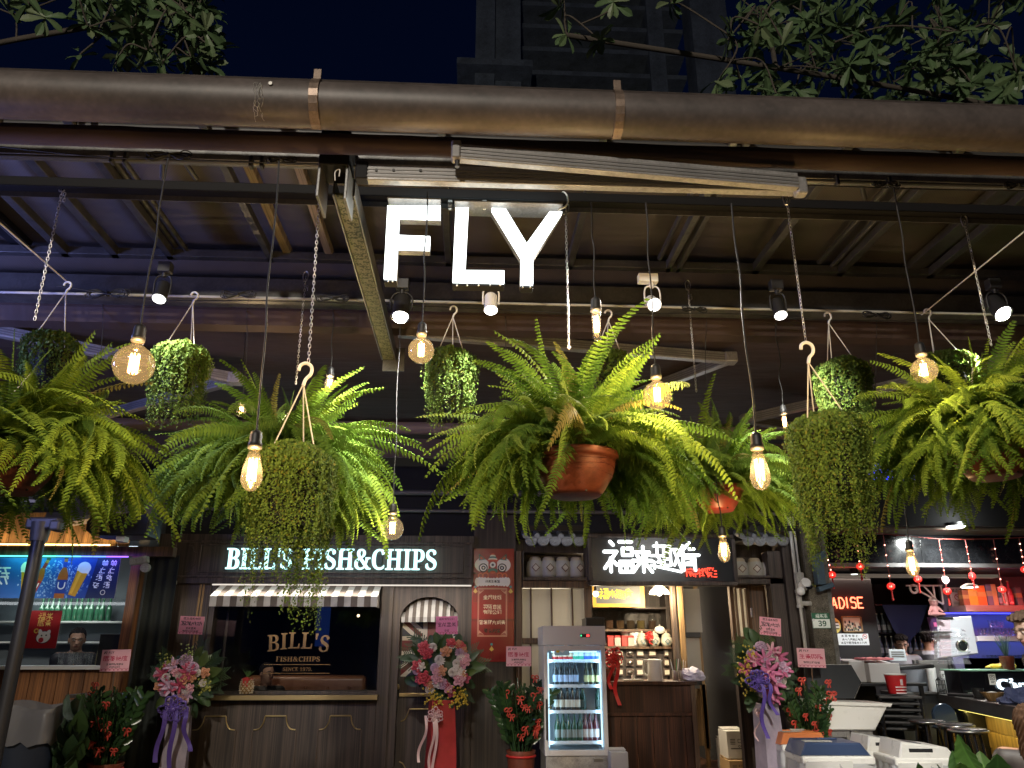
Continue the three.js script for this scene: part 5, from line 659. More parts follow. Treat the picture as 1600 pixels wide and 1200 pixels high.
{
  const s = T('shopfront', 'dark timber front of the small braised-food shop with tiled eaves', 'shopfront', [0, 0, 0]);
  const B = (a, b, c, d, z0, z1, mt = m.dwood, name = 'timber') => { const q = R(a, b, c, d, ZF); return pt(s, name, box3([q.l, q.b, ZF + z0], [q.r, q.t, ZF + z1]), mt); };
  // left niche with jars, frosted screens below
  B(806, 862, 815, 1230, -0.14, 0.06, m.midwood, 'post'); B(816, 908, 918, 919, -0.12, 0.05, m.midwood, 'beam'); B(816, 903, 918, 908, -0.3, 0.09, m.dwood, 'shelf'); B(816, 861, 818, 903, -0.12, 0.05); B(914, 845, 921, 913, -0.14, 0.08, m.dwood, 'post');
  B(816, 840, 916, 903, -0.36, -0.34, m.dwood2, 'niche_back'); B(806, 838, 922, 862, -0.34, -0.1, m.dwood2, 'eave_back');
  const gl = (a, b, c, d) => B(a, b, c, d, -0.03, -0.022, m.frost ??= M([0.62, 0.6, 0.55], 0.6, 0, { transmission: 0.75, thickness: 0, bumpMap: rep(TX.streak, 3, 3), bumpScale: 0.004 }), 'frosted_pane');
  for (const [a, b] of [[816, 828.5], [831, 861], [863.5, 893.5], [896, 917]]) { gl(a, 920, b, 997); gl(a, 1006, b, 1092); }
  for (const [a, b] of [[828.5, 831], [861, 863.5], [893.5, 896]]) { B(a, 919, b, 997, -0.05, 0.0, m.redwood, 'mullion'); B(a, 1006, b, 1092, -0.05, 0.0, m.redwood, 'mullion'); }
  B(816, 997, 921, 1006, -0.06, 0.03, m.midwood, 'rail'); B(816, 1092, 921, 1230, -0.1, 0.0, m.dwood2, 'dado'); B(917, 913, 928, 1230, -0.1, 0.02, m.midwood, 'post');
  const gq = R(818, 922, 916, 1090, ZF); area([gq.x, gq.y + 0.2, ZF - 1.2], [gq.x, gq.y, ZF], 0.6, 0.8, [1, 0.85, 0.6], 4.5);
  // tiles
  const tl = M([0.3, 0.3, 0.3], 0.6, 0, { map: rep(TX.grime, 3) });
  for (const [a, b, n] of [[820, 913, 5], [1158, 1230, 4]]) { const q = R(a, 843, b, 856, ZF + 0.1); for (let i = 0; i < n; i++) { const x = q.l + (q.w) * (i + 0.5) / n, w = q.w / n; const r = w * 0.33;
    const hd = new THREE.Shape(), R1 = w * 0.47; hd.moveTo(-R1, 0.02); hd.absarc(0, 0, R1, PI, 2 * PI, false); hd.lineTo(R1, 0.02);
    const e = pt(s, 'tile_end', tr(ext(hd, 0.02, 0.004, 12), 0, 0.03, 0, -0.12), tl, [x, q.y, ZF + 0.14]); for (const k of [0.82, 0.58, 0.34]) pt(e, 'ridge', tr(new THREE.TorusGeometry(R1 * k, 0.006, 5, 16, PI), 0, 0.03, 0.024, -0.12, 0, PI), tl);
    pt(s, 'pan_tile', tr(bx(w * 0.96, 0.03, 0.5), 0, 0.13, -0.24, 0.3), tl, [x, q.y, ZF + 0.14]); pt(s, 'cover_tile', tr(cyl(w * 0.22, w * 0.22, 0.5, 12), 0, 0.15, -0.22, PI / 2 + 0.3), tl, [x - w / 2, q.y, ZF + 0.14]);
    }
    const el = R(a, 838, b, 842, ZF + 0.4); pt(s, 'unseen_eave_lamp', tr(bx(q.w, 0.012, 0.02), q.x, el.y + 0.09, ZF + 0.42), GL([0.92, 0.96, 1], 0.5)); pt(s, 'added_lamp_shield', tr(bx(q.w + 0.02, 0.06, 0.02), q.x, el.y + 0.095, ZF + 0.45), m.black); area([q.x, el.y + 0.075, ZF + 0.42], [q.x, q.y - 0.1, ZF + 0.05], q.w, 0.03, [0.92, 0.96, 1], 7); }  // unseen lamp placed to light the tiles; black bar added to hide it
  // right niche, columns
  B(1147, 900, 1216, 904, -0.3, 0.09, m.dwood, 'shelf'); B(1147, 904, 1225, 913, -0.14, 0.05, m.dwood, 'beam'); B(1147, 845, 1225, 903, -0.36, -0.34, m.dwood2, 'niche_back'); B(1216, 862, 1240, 1240, -0.14, 0.05, m.dwood, 'post'); B(1236, 842, 1262, 1240, -0.2, 0.12, m.dwood2, 'post');
  jar = jarProto('clay_jar', 'pale jar with a diamond label on the niche shelf left of the lit sign', 'lidded jars on the left niche shelf');
  const jy = R(816, 903, 918, 904, ZF).t; [836, 857, 879, 901].forEach((px, i) => { const p = [P(px, 885, ZF - 0.12).x, jy, ZF - 0.12]; i ? copy(jar, p, 0.1 * i) : jar.position.set(...p); });
  [1155, 1179, 1201].forEach((px, i) => { const o = copy(jar, [P(px, 885, ZF - 0.12).x, jy, ZF - 0.12], -0.1 * i, 'pale jar with a diamond label on the niche shelf right of the lit sign'); o.userData.group = 'lidded jars on the right niche shelf'; });
  // black sign
  const q = R(921, 838, 1146, 912, ZF + 0.14), sg = T('lit_shop_sign', 'black signboard with glowing white brush characters and small red ones', 'sign', [q.x, q.y, ZF + 0.12]);
  pt(sg, 'board', bx(q.w, q.h, 0.1, 0.004), M([0.012, 0.013, 0.016], 0.25)); const fw = 0.045;
  for (const [w, h, x, y] of [[q.w + 0.02, fw, 0, q.h / 2], [q.w + 0.02, fw, 0, -q.h / 2], [fw, q.h - fw, -q.w / 2, 0], [fw, q.h - fw, q.w / 2, 0]]) pt(sg, 'frame', tr(bx(w, h, 0.14, 0.01), x, y, 0), m.dwood);
  const glow = GL([0.95, 1, 1], 2.2), stroke = (c, px0, py0, px1, py1, r, mt, nm) => { const a = R(px0, py0, px1, py1, ZF + 0.2), l = []; for (const k of CH[c].split(' ')) { const pts = []; for (let i = 0; i < k.length; i += 2) pts.push(V(a.l - q.x + (+k[i] + 0.5) / 10 * a.w, a.t - q.y - (+k[i + 1] + 0.5) / 10 * a.h, 0.085)); for (let i = 0; i + 1 < pts.length; i++) { l.push(rod(pts[i], pts[i + 1], r, 7)); l.push(tr(sph(r, 7), pts[i].x, pts[i].y, pts[i].z)); } l.push(tr(sph(r * 0.9, 7), pts.at(-1).x, pts.at(-1).y, pts.at(-1).z)); } pt(sg, nm, l, mt); };
  stroke('福', 942, 844, 990, 896, 0.019, glow, 'character'); stroke('来', 987, 852, 1020, 896, 0.018, glow, 'character'); stroke('趣', 1014, 846, 1066, 896, 0.014, glow, 'character'); stroke('肯', 1058, 846, 1094, 894, 0.017, glow, 'character');
  const rg = GL([1, 0.06, 0.03], 1.4); stroke('麻', 1072, 888, 1084, 901, 0.007, rg, 'red_character'); stroke('辣', 1083, 888, 1096, 902, 0.007, rg, 'red_character'); stroke('鍋', 1095, 888, 1106, 900, 0.006, rg, 'red_character'); stroke('雞', 1105, 887, 1120, 902, 0.007, rg, 'red_character');
  area([q.x, q.y, ZF + 0.3], [q.x, q.y - 0.2, 0], q.w * 0.7, q.h * 0.6, [0.92, 0.98, 1], 2.2);
  // room
  const rx0 = P(816, 1000, ZF).x, rx1 = P(1150, 1000, ZF).x;
  room('braised_food_shop', rx0, rx1 + 0.7, 0.3, 3.05, BZ - 0.05, ZF - 0.3, M([0.16, 0.13, 0.11], 0.7, 0, { map: rep(TX.grime, 1) }), M([0.3, 0.14, 0.08], 0.45, 0, { map: rep(TX.wood, 1, 0.5) }), m.dwood2);
  st('shop_step', box3([rx0 - 0.1, 0, ZF - 0.4], [P(1240, 1000, ZF).x, 0.3, ZF + 0.1]), m.concrete);
  // yellow plaque
  const yp = R(925, 911, 1006, 949, -9.9), pt1 = canvas(640, 300, (g, w, h) => { g.fillStyle = '#b5860c'; g.fillRect(0, 0, w, h); g.fillStyle = '#b8860e'; for (let i = 0; i < 90; i++) { g.fillRect(i * 8, 8 + (i % 2) * 8, 5, 5); g.fillRect(i * 8, h - 22 + (i % 2) * 8, 5, 5); } g.fillStyle = '#43464a'; g.fillRect(44, 40, w - 96, h - 84); g.strokeStyle = '#f0c92a'; glyph(g, '福', 70, 70, 130, 13); glyph(g, '来', 190, 84, 100, 11); glyph(g, '趣', 270, 74, 132, 10); glyph(g, '肯', 390, 70, 110, 11); g.strokeStyle = '#c0302a'; line(g, '麻辣鍋雞', 490, 200, 30, 4); });
  flex('yellow-bordered plaque with yellow brush characters above the spice shelf', 'yellow_plaque', yp, pt1, -9.88, 'plaque', null, 0.03);
  // cabinet wall: open shelf with spice jars, second shelf, drawers
  const c = T('spice_cabinet', 'dark wooden apothecary cabinet with shelves and rows of small drawers', 'cabinet', [0, 0, 0]), CZ = -10.4, cq = (a, b, cc, d) => R(a, b, cc, d, CZ), bxc = (a, b, cc, d, z0, z1, mt, nm) => { const k = cq(a, b, cc, d); return pt(c, nm, box3([k.l, k.b, CZ + z0], [k.r, k.t, CZ + z1]), mt); };
  const cw = M([0.085, 0.06, 0.05], 0.45, 0, { map: rep(TX.wood, 2, 1) });
  bxc(918, 911, 1052, 1068, -0.34, -0.32, cw, 'back_panel'); bxc(1046, 911, 1052, 1200, -0.3, 0.02, cw, 'side_panel'); bxc(918, 983, 1046, 987, -0.3, 0.04, m.midwood, 'shelf'); bxc(918, 1010, 1046, 1014, -0.3, 0.08, m.midwood, 'shelf'); bxc(918, 948, 1046, 952, -0.3, 0.04, cw, 'shelf'); bxc(918, 1014, 1046, 1150, -0.3, -0.02, m.dwood2, 'drawer_case');
  const dw = M([0.11, 0.075, 0.06], 0.5), lbl = M([0.62, 0.58, 0.46], 0.6); for (const [r, y] of [[0, 1020], [1, 1035], [2, 1050]]) for (const px of [928, 953, 968, 984, 1000, 1019, 1043]) { if (px < 960 && r) continue; const w = px === 953 ? 10 : 13, d = cq(px - w / 2, y - 6, px + w / 2, y + 6.5), dd = pt(c, 'drawer', tr(bx(d.w - 0.01, d.h - 0.01, 0.02), d.x, d.y, CZ), dw); if (px === 984 || px === 1000 && r === 5) pt(dd, 'knob', tr(sph(0.03, 10), d.x, d.y, CZ + 0.03, 0, 0, 0, [1.2, 0.8, 0.7]), m.steel); else pt(dd, 'label_card', tr(bx(d.w * 0.7, d.h * 0.55, 0.004, 0), d.x, d.y, CZ + 0.013), lbl); }
  // spice jars
  const cols = [[0.3, 0.3, 0.28], [0.42, 0.2, 0.1], [0.42, 0.24, 0.1], [0.26, 0.17, 0.08], [0.5, 0.38, 0.12], [0.24, 0.12, 0.07]], jy2 = cq(930, 983, 1046, 984).t, nm = ['pale', 'red-brown', 'orange-brown lumpy', 'speckled dark', 'yellow', 'dark brown'];
  [931, 952, 969, 985, 1001, 1019].forEach((px, i) => { const p = [P(px, 970, CZ - 0.1).x, jy2, CZ - 0.1], t = T('spice_jar', 'glass jar of ' + nm[i] + ' spice on the upper cabinet shelf', 'jar', p, 0, 'stoppered glass spice jars on the cabinet shelf'); pt(t, 'glass', lathe([[0, 0.002], [0.05, 0.002], [0.055, 0.01], [0.055, 0.12], [0.04, 0.15], [0.033, 0.155], [0.033, 0.172]], 18), m.glass); pt(t, 'spice', tr(cyl(0.05, 0.05, 0.105, 16), 0, 0.057, 0), M(cols[i], 0.9, 0, { map: rep(TX.stone, 4), bumpMap: rep(TX.stoneB, 3), bumpScale: 0.01 })); pt(t, 'stopper', [tr(cyl(0.036, 0.03, 0.03, 14), 0, 0.185, 0), tr(sph(0.026, 10), 0, 0.21, 0)], m.glass); });
  { const p = P(1037, 978, CZ); const t = T('glass_goblet', 'small stemmed glass at the right end of the spice shelf', 'glass', [p.x, jy2, CZ - 0.12]); pt(t, 'bowl', lathe([[0.02, 0.1], [0.035, 0.13], [0.038, 0.18]], 14), m.glass); pt(t, 'stem', lathe([[0.03, 0], [0.03, 0.006], [0.006, 0.012], [0.006, 0.1], [0.02, 0.1]], 12), m.glass); }
  // lower shelf: canisters, bowl, tins, ribbon
  const y3 = cq(930, 1010, 1046, 1011).t, pot = T('porcelain_jar', 'tall white jar with a diamond mark on the lower cabinet shelf', 'jar', [P(994, 1000, CZ).x, y3, CZ - 0.06]); pt(pot, 'body', lathe([[0, 0], [0.06, 0], [0.078, 0.04], [0.078, 0.16], [0.045, 0.19], [0.045, 0.215], [0, 0.215]], 20), m.white); pt(pot, 'diamond_mark', tr(new THREE.TorusGeometry(0.035, 0.004, 4, 4), 0, 0.1, 0.078), M([0.2, 0.06, 0.04], 0.6));
  for (const [px, w, l] of [[1004, 1, 'left'], [1023, 1, 'middle'], [1042, 1, 'right']]) { const t = T('ginger_jar', 'cream lidded jar with a diamond label, ' + l + ' of three on the lower shelf', 'jar', [P(px, 1000, CZ + 0.06).x, y3, CZ + 0.03], 0, 'three lidded jars on the lower cabinet shelf'); pt(t, 'body', lathe([[0, 0], [0.05, 0], [0.075, 0.05], [0.07, 0.1], [0.05, 0.125], [0, 0.125]], 20), M([0.6, 0.57, 0.46], 0.4)); pt(t, 'lid', lathe([[0.06, 0.122], [0.062, 0.13], [0.04, 0.16], [0.012, 0.17], [0.016, 0.19], [0, 0.195]], 16), M([0.62, 0.57, 0.45], 0.4)); pt(t, 'diamond_label', [tr(bx(0.055, 0.055, 0.004, 0), 0, 0.06, 0.073, 0, 0, PI / 4)], M([0.1, 0.18, 0.2], 0.5)); pt(t, 'label_paper', [tr(bx(0.034, 0.034, 0.004, 0), 0, 0.06, 0.0765, 0, 0, PI / 4)], m.cream); }
  { const p = P(1030, 985, CZ); const t = T('domed_timer', 'white domed cover standing on the upper shelf end', 'cover', [P(1029, 985, CZ).x, jy2 - 0.03, CZ + 0.07]); pt(t, 'dome', tr(sph(0.07, 16), 0, 0.02, 0, 0, 0, 0, [1, 0.7, 0.6]), m.white); pt(t, 'knob', tr(sph(0.012, 8), 0, 0.075, 0), m.white); }
  { const t = T('tea_bowl', 'white bowl on the lower cabinet shelf', 'bowl', [P(980, 1000, CZ).x, y3 + 0.13, CZ - 0.1]); pt(t, 'bowl', lathe([[0, 0], [0.04, 0], [0.075, 0.06], [0.072, 0.06], [0.038, 0.008]], 18), m.white); pt(t, 'stand', tr(bx(0.16, 0.13, 0.12), 0, -0.065, 0), m.midwood); }
  for (const [px, k] of [[954, 0], [965, 1], [976, 0], [986, 1]]) { const t = T('red_tin', k ? 'red and white packet on the lower cabinet shelf' : 'red tin on the lower cabinet shelf', 'tin', [P(px, 1000, CZ + 0.05).x, y3, CZ + 0.02], 0, k ? 'red and white packets on the cabinet shelf' : 'red tins on the cabinet shelf'); pt(t, 'tin', tr(bx(0.08, 0.11, 0.07, 0.008), 0, 0.055, 0), k ? M([0.55, 0.4, 0.36], 0.5) : M([0.5, 0.05, 0.04], 0.45)); pt(t, 'lid', tr(bx(0.082, 0.025, 0.072, 0.006), 0, 0.12, 0), m.red); }
  const bow = (label, p, s, mt, tails) => { const t = T('ribbon_bow', label, 'ribbon', p), l = []; for (let i = 0; i < 12; i++) { const a = i / 12 * 2 * PI, r = s * rnd(0.7, 1); l.push(tr(new THREE.TorusGeometry(r * 0.34, r * 0.075, 5, 12), Math.cos(a) * r * 0.6, Math.sin(a) * r * 0.55, rnd(0.02, 0.05), rnd(-0.6, 0.6), 0, a, [1, 0.7, 2])); } pt(t, 'loops', l, mt); pt(t, 'knot', tr(sph(s * 0.22, 10), 0, 0, s * 0.3), mt); for (const [x, len] of tails) pt(t, 'tail', (() => { const g = new THREE.BoxGeometry(s * 0.28, len, 0.004, 1, 14, 1), q = g.attributes.position; for (let i = 0; i < q.count; i++) { const u = 0.5 - q.getY(i) / len; q.setX(i, q.getX(i) + x + x * 0.8 * u + 0.02 * Math.sin(u * 7 + x * 9)); q.setZ(i, q.getZ(i) + 0.03 * Math.sin(u * 6) + 0.03); q.setY(i, q.getY(i) - len / 2); } g.computeVertexNormals(); return g; })(), mt); return t; };
  mkBow = bow;
  const redS = M([0.6, 0.03, 0.03], 0.3, 0, { sheen: 0.5, sheenColor: [1, 0.4, 0.4] });
  bow('small red bow tied on the jars of the lower shelf', P(1014, 994, CZ + 0.14), 0.07, redS, [[0.01, 0.1]]);
  // counter
  const ct = T('wooden_counter', 'reddish brown plank counter of the braised-food shop', 'counter', [0, 0, 0]), k = R(946, 1067, 1088, 1230, ZF + 0.3), z0 = ZF - 0.35;
  planks(ct, 'plank', k.l, k.r - 0.03, 0, k.t - 0.3, ZF + 0.26, 0.165, redV); pt(ct, 'apron', box3([k.l, k.t - 0.29, ZF + 0.25], [k.r, k.t - 0.02, ZF + 0.29]), redV[0]); pt(ct, 'rail', box3([k.l, k.t - 0.315, ZF + 0.26], [k.r, k.t - 0.285, ZF + 0.302]), redV[2]); pt(ct, 'top', box3([k.l - 0.03, k.t - 0.02, z0], [k.r + 0.04, k.t + 0.015, ZF + 0.33]), redV[1]); pt(ct, 'end_post', box3([k.r - 0.028, 0, ZF + 0.2], [k.r + 0.02, k.t - 0.02, ZF + 0.31]), m.midwood); pt(ct, 'side', box3([k.r - 0.02, 0, z0], [k.r, k.t - 0.02, ZF + 0.2]), redV[0]);
  const cy = k.t + 0.015, cz = ZF + 0.1, on = (px) => P(px, 1060, cz).x;
  // kettle
  const ke = T('electric_kettle', 'tall white electric kettle on the wooden counter', 'kettle', [on(1024), cy, cz]); pt(ke, 'body', lathe([[0, 0], [0.078, 0], [0.08, 0.02], [0.072, 0.2], [0.064, 0.215], [0, 0.218]], 24), m.white); pt(ke, 'handle', tube([[-0.066, 0.2, 0], [-0.11, 0.2, 0], [-0.118, 0.17, 0], [-0.115, 0.07, 0], [-0.078, 0.05, 0]], 0.011, 26, 8), m.white); pt(ke, 'base', tr(cyl(0.085, 0.085, 0.018, 22), 0, 0.004, 0), m.white); pt(ke, 'spout', tr(new THREE.ConeGeometry(0.026, 0.05, 8), 0.07, 0.195, 0, 0, 0, -1), m.white);
  for (const [px, l, n] of [[1056, 'left', 7], [1066, 'right', 8]]) { const h = T('utensil_holder', 'metal pot of chopsticks and spoons on the counter, ' + l + ' of two', 'holder', [on(px), cy, cz + (l === 'left' ? 0 : 0.05)], 0, 'chopstick pots on the counter'); pt(h, 'pot', lathe([[0, 0], [0.035, 0], [0.037, 0.1], [0.033, 0.1], [0.032, 0.006]], 16), m.steel); for (let i = 0; i < n; i++) { const a = rnd(6.3); pt(h, 'chopstick', rod([Math.cos(a) * 0.012, 0.02, Math.sin(a) * 0.012], [Math.cos(a) * 0.045, rnd(0.18, 0.23), Math.sin(a) * 0.03], 0.004, 6), i % 3 ? m.palewood : [m.white, m.greenP ??= M([0.1, 0.35, 0.15], 0.4)][i % 2]); } }
  one('paper_bag', 'crumpled lilac and white bag at the end of the counter', 'bag', (() => { const g = new THREE.IcosahedronGeometry(0.1, 3), p = g.attributes.position; for (let i = 0; i < p.count; i++) { const x = p.getX(i), y = p.getY(i), z = p.getZ(i), n = 0.75 + 0.5 * vn(x * 30 + 50, y * 30 + z * 22 + 60, [200, 200], 3); p.setXYZ(i, x * n * 1.3, Math.max(-0.055, y * n * 0.75), z * n); } g.computeVertexNormals(); return g; })(), M([0.55, 0.5, 0.62], 0.6), [on(1080), cy + 0.056, cz + 0.08]);
  const sa = T('cash_tray', 'small white tray with a cup on the counter', 'tray', [on(987), cy, cz + 0.08]); pt(sa, 'tray', tr(bx(0.2, 0.014, 0.12, 0.005), 0, 0.01, 0), m.white); pt(sa, 'cup', lathe([[0.015, 0.018], [0.022, 0.06], [0.019, 0.06], [0.012, 0.02]], 14), m.white);
  const fp = T('flower_pot', 'small clay pot with a spiky plant behind the red bow', 'potted plant', [on(955), cy, cz - 0.02]); pt(fp, 'pot', lathe([[0, 0], [0.05, 0], [0.07, 0.12], [0.062, 0.12], [0.05, 0.02]], 16), m.terra); const bl = []; for (let i = 0; i < 18; i++) { const a = i * 2.4, l = rnd(0.12, 0.24); bl.push(tr(new THREE.ConeGeometry(0.012, l, 4), Math.cos(a) * l * 0.3, 0.1 + l * 0.4, Math.sin(a) * l * 0.3, Math.sin(a) * 0.7, 0, -Math.cos(a) * 0.7)); } pt(fp, 'leaves', bl, M([0.05, 0.1, 0.03], 0.5));
  bow('large red satin bow with long tails at the left end of the counter', P(957, 1028, ZF + 0.36), 0.13, redS, [[0.02, 0.45], [-0.02, 0.3]]);
  // ceiling lamps
  const lp = P(1030, 925, -9.3), l1 = T('pendant_lamp', 'clear bell-shaped glass pendant lamp inside the braised-food shop', 'lamp', lp); pt(l1, 'shade', lathe([[0.12, -0.02], [0.1, 0.02], [0.05, 0.06], [0.02, 0.085], [0.02, 0.1]], 26), M([0.9, 0.88, 0.8], 0.3, 0, { transmission: 0.6, thickness: 0, side: THREE.DoubleSide })); pt(l1, 'bulb_glow', tr(sph(0.033, 14), 0, -0.015, 0), GL([1, 0.93, 0.8], 3)); pt(l1, 'rod', tr(cyl(0.006, 0.006, 0.6, 6), 0, 0.4, 0), m.black); point(lp.clone().add(V(0, -0.015, 0)), [1, 0.8, 0.52], 5.5, scene, 1.5);
  const lb = P(931, 928, -9.3), l2 = T('bare_bulb', 'bright bare bulb hanging in front of the yellow plaque', 'lamp', lb); pt(l2, 'bulb_glow', sph(0.035, 14), GL([1, 0.93, 0.8], 3)); pt(l2, 'socket', tr(cyl(0.018, 0.022, 0.06, 10), 0, 0.06, 0), m.black); pt(l2, 'cord', tr(cyl(0.004, 0.004, 0.7, 6), 0, 0.42, 0), m.cord); point(lb, [1, 0.83, 0.58], 0.4, scene, 1.6);
  { const cx = P(1015, 1000, -9).x; one('unseen_ceiling_lamp', 'added slim warm fill lamp behind the lit shop sign, over the counter', 'lamp', bx(1.0, 0.03, 0.06), GL([1, 0.86, 0.66], 1), [cx, 2.5, -8.95]); area([cx, 2.47, -8.95], [cx, 0.9, -9.9], 1.0, 0.06, [1, 0.86, 0.66], 34); }  // fill lamp added to brighten the counter and shelves
  // sliding door, passage
  const sd = T('sliding_glass_door', 'wood-framed glass door standing open right of the counter', 'door', [0, 0, 0]), D = (a, b, c2, d, z, mt, n, th = 0.05) => { const e = R(a, b, c2, d, z); return pt(sd, n, tr(bx(e.w, e.h, th), e.x, e.y, z), mt); };
  D(1062, 915, 1070, 1060, -9.4, m.palewood, 'stile'); D(1056, 915, 1062, 1200, -9.45, m.dwood, 'stile', 0.12); D(1094, 915, 1100, 1200, -9.7, m.palewood, 'stile'); D(1070, 988, 1094, 996, -9.55, m.black, 'rail'); D(1070, 1062, 1096, 1070, -9.55, m.black, 'rail'); D(1070, 920, 1095, 988, -9.56, m.frost, 'pane', 0.008); D(1070, 996, 1095, 1062, -9.56, m.frost, 'pane', 0.008); D(1071, 1076, 1097, 1165, -9.6, m.palewood, 'lower_panel'); D(1098, 1069, 1106, 1170, -9.7, m.palewood, 'stile');
  st('passage_wall', box3([P(1106, 1000, -9.9).x, 0.3, -10.85], [P(1147, 1000, -9.2).x + 0.5, 3, -10.3], 0), M([0.05, 0.05, 0.055], 0.8));
  // cartons on the floor
  const cart = (label, q, y0, d, z, mt, mark) => { const t = T('carton', label, 'carton', [q.x, y0, z]); pt(t, 'box', tr(bx(q.w, q.h, d, 0.006), 0, q.h / 2, 0), mt); if (mark) pt(t, 'print', tr(plane(q.w * 0.8, q.h * 0.6), 0, q.h * 0.5, d / 2 + 0.003), M([1, 1, 1], 0.7, 0, { map: mark, transparent: true, alphaTest: 0.4 })); pt(t, 'flap', tr(bx(q.w * 0.98, 0.006, d * 0.5, 0), 0, q.h + 0.012, -d * 0.2, 0.1), mt); return t; };
  mkCart = cart;
  const mk = canvas(128, 128, (g) => { g.clearRect(0, 0, 128, 128); g.fillStyle = '#444'; for (let i = 0; i < 4; i++) g.fillRect(10, 20 + i * 12, 40, 5); g.fillRect(70, 20, 44, 30); g.clearRect(74, 24, 36, 22); g.fillRect(10, 90, 100, 8); g.font = 'bold 26px sans-serif'; g.fillText('ONE', 70, 86); });
  const wm = M([0.6, 0.59, 0.57], 0.75), km = M([0.42, 0.28, 0.14], 0.8), cb = R(1133, 1130, 1164, 1173, -9.2), cb2 = R(1138, 1173, 1165, 1196, -9.1), cb3 = R(950, 1172, 977, 1210, -8.0);
  cart('white printed carton stacked on a brown one in the passage', cb, 0.3 + cb2.h + 0.01, 0.3, -9.3, wm, mk); cart('brown carton on the passage floor under the white one', cb2, 0.3, 0.35, -9.25, km, mk); const cb4 = R(1126, 1128, 1136, 1175, -9.5); cart('narrow white carton behind the stacked ones in the passage', cb4, 0.3, 0.3, -9.55, wm); cart('open white carton on the ground beside the drinks fridge', { ...cb3, h: P(960, 1172, -8).y }, 0, 0.22, -7.95, wm, mk);
  // open shutter at the right
  const sh2 = T('window_shutter', 'wood-barred window shutter swung open right of the passage', 'shutter', [P(1146, 1000, ZF).x, 0, ZF - 0.02], 0.5), hq = R(1146, 913, 1188, 1000, ZF), hw = hq.w * 1.05; pt(sh2, 'pane', tr(bx(hw - 0.06, hq.h - 0.08, 0.008, 0), hw / 2, hq.y, -0.01), m.frost); for (const x of [0.03, 0.1, 0.19, 0.27, hw - 0.03]) pt(sh2, 'bar', tr(bx(x === 0.03 || x > 0.28 ? 0.06 : 0.022, hq.h, 0.035), x, hq.y, 0), m.midwood); for (const y of [hq.b, hq.t]) pt(sh2, 'rail', tr(bx(hw, 0.07, 0.04), hw / 2, y, 0.001), m.midwood); pt(sh2, 'lower_board', tr(bx(hw, hq.b - 0.05, 0.04), hw / 2, (hq.b - 0.05) / 2, 0), m.dwood); pt(sh2, 'hinge', tr(bx(0.03, 0.1, 0.05), hw, hq.y, 0), m.steel);
  st('passage_panel', box3([P(1186, 1000, ZF).x, 0, ZF - 0.3], [P(1218, 1000, ZF).x, 2.3, ZF - 0.22]), m.midwood);
}
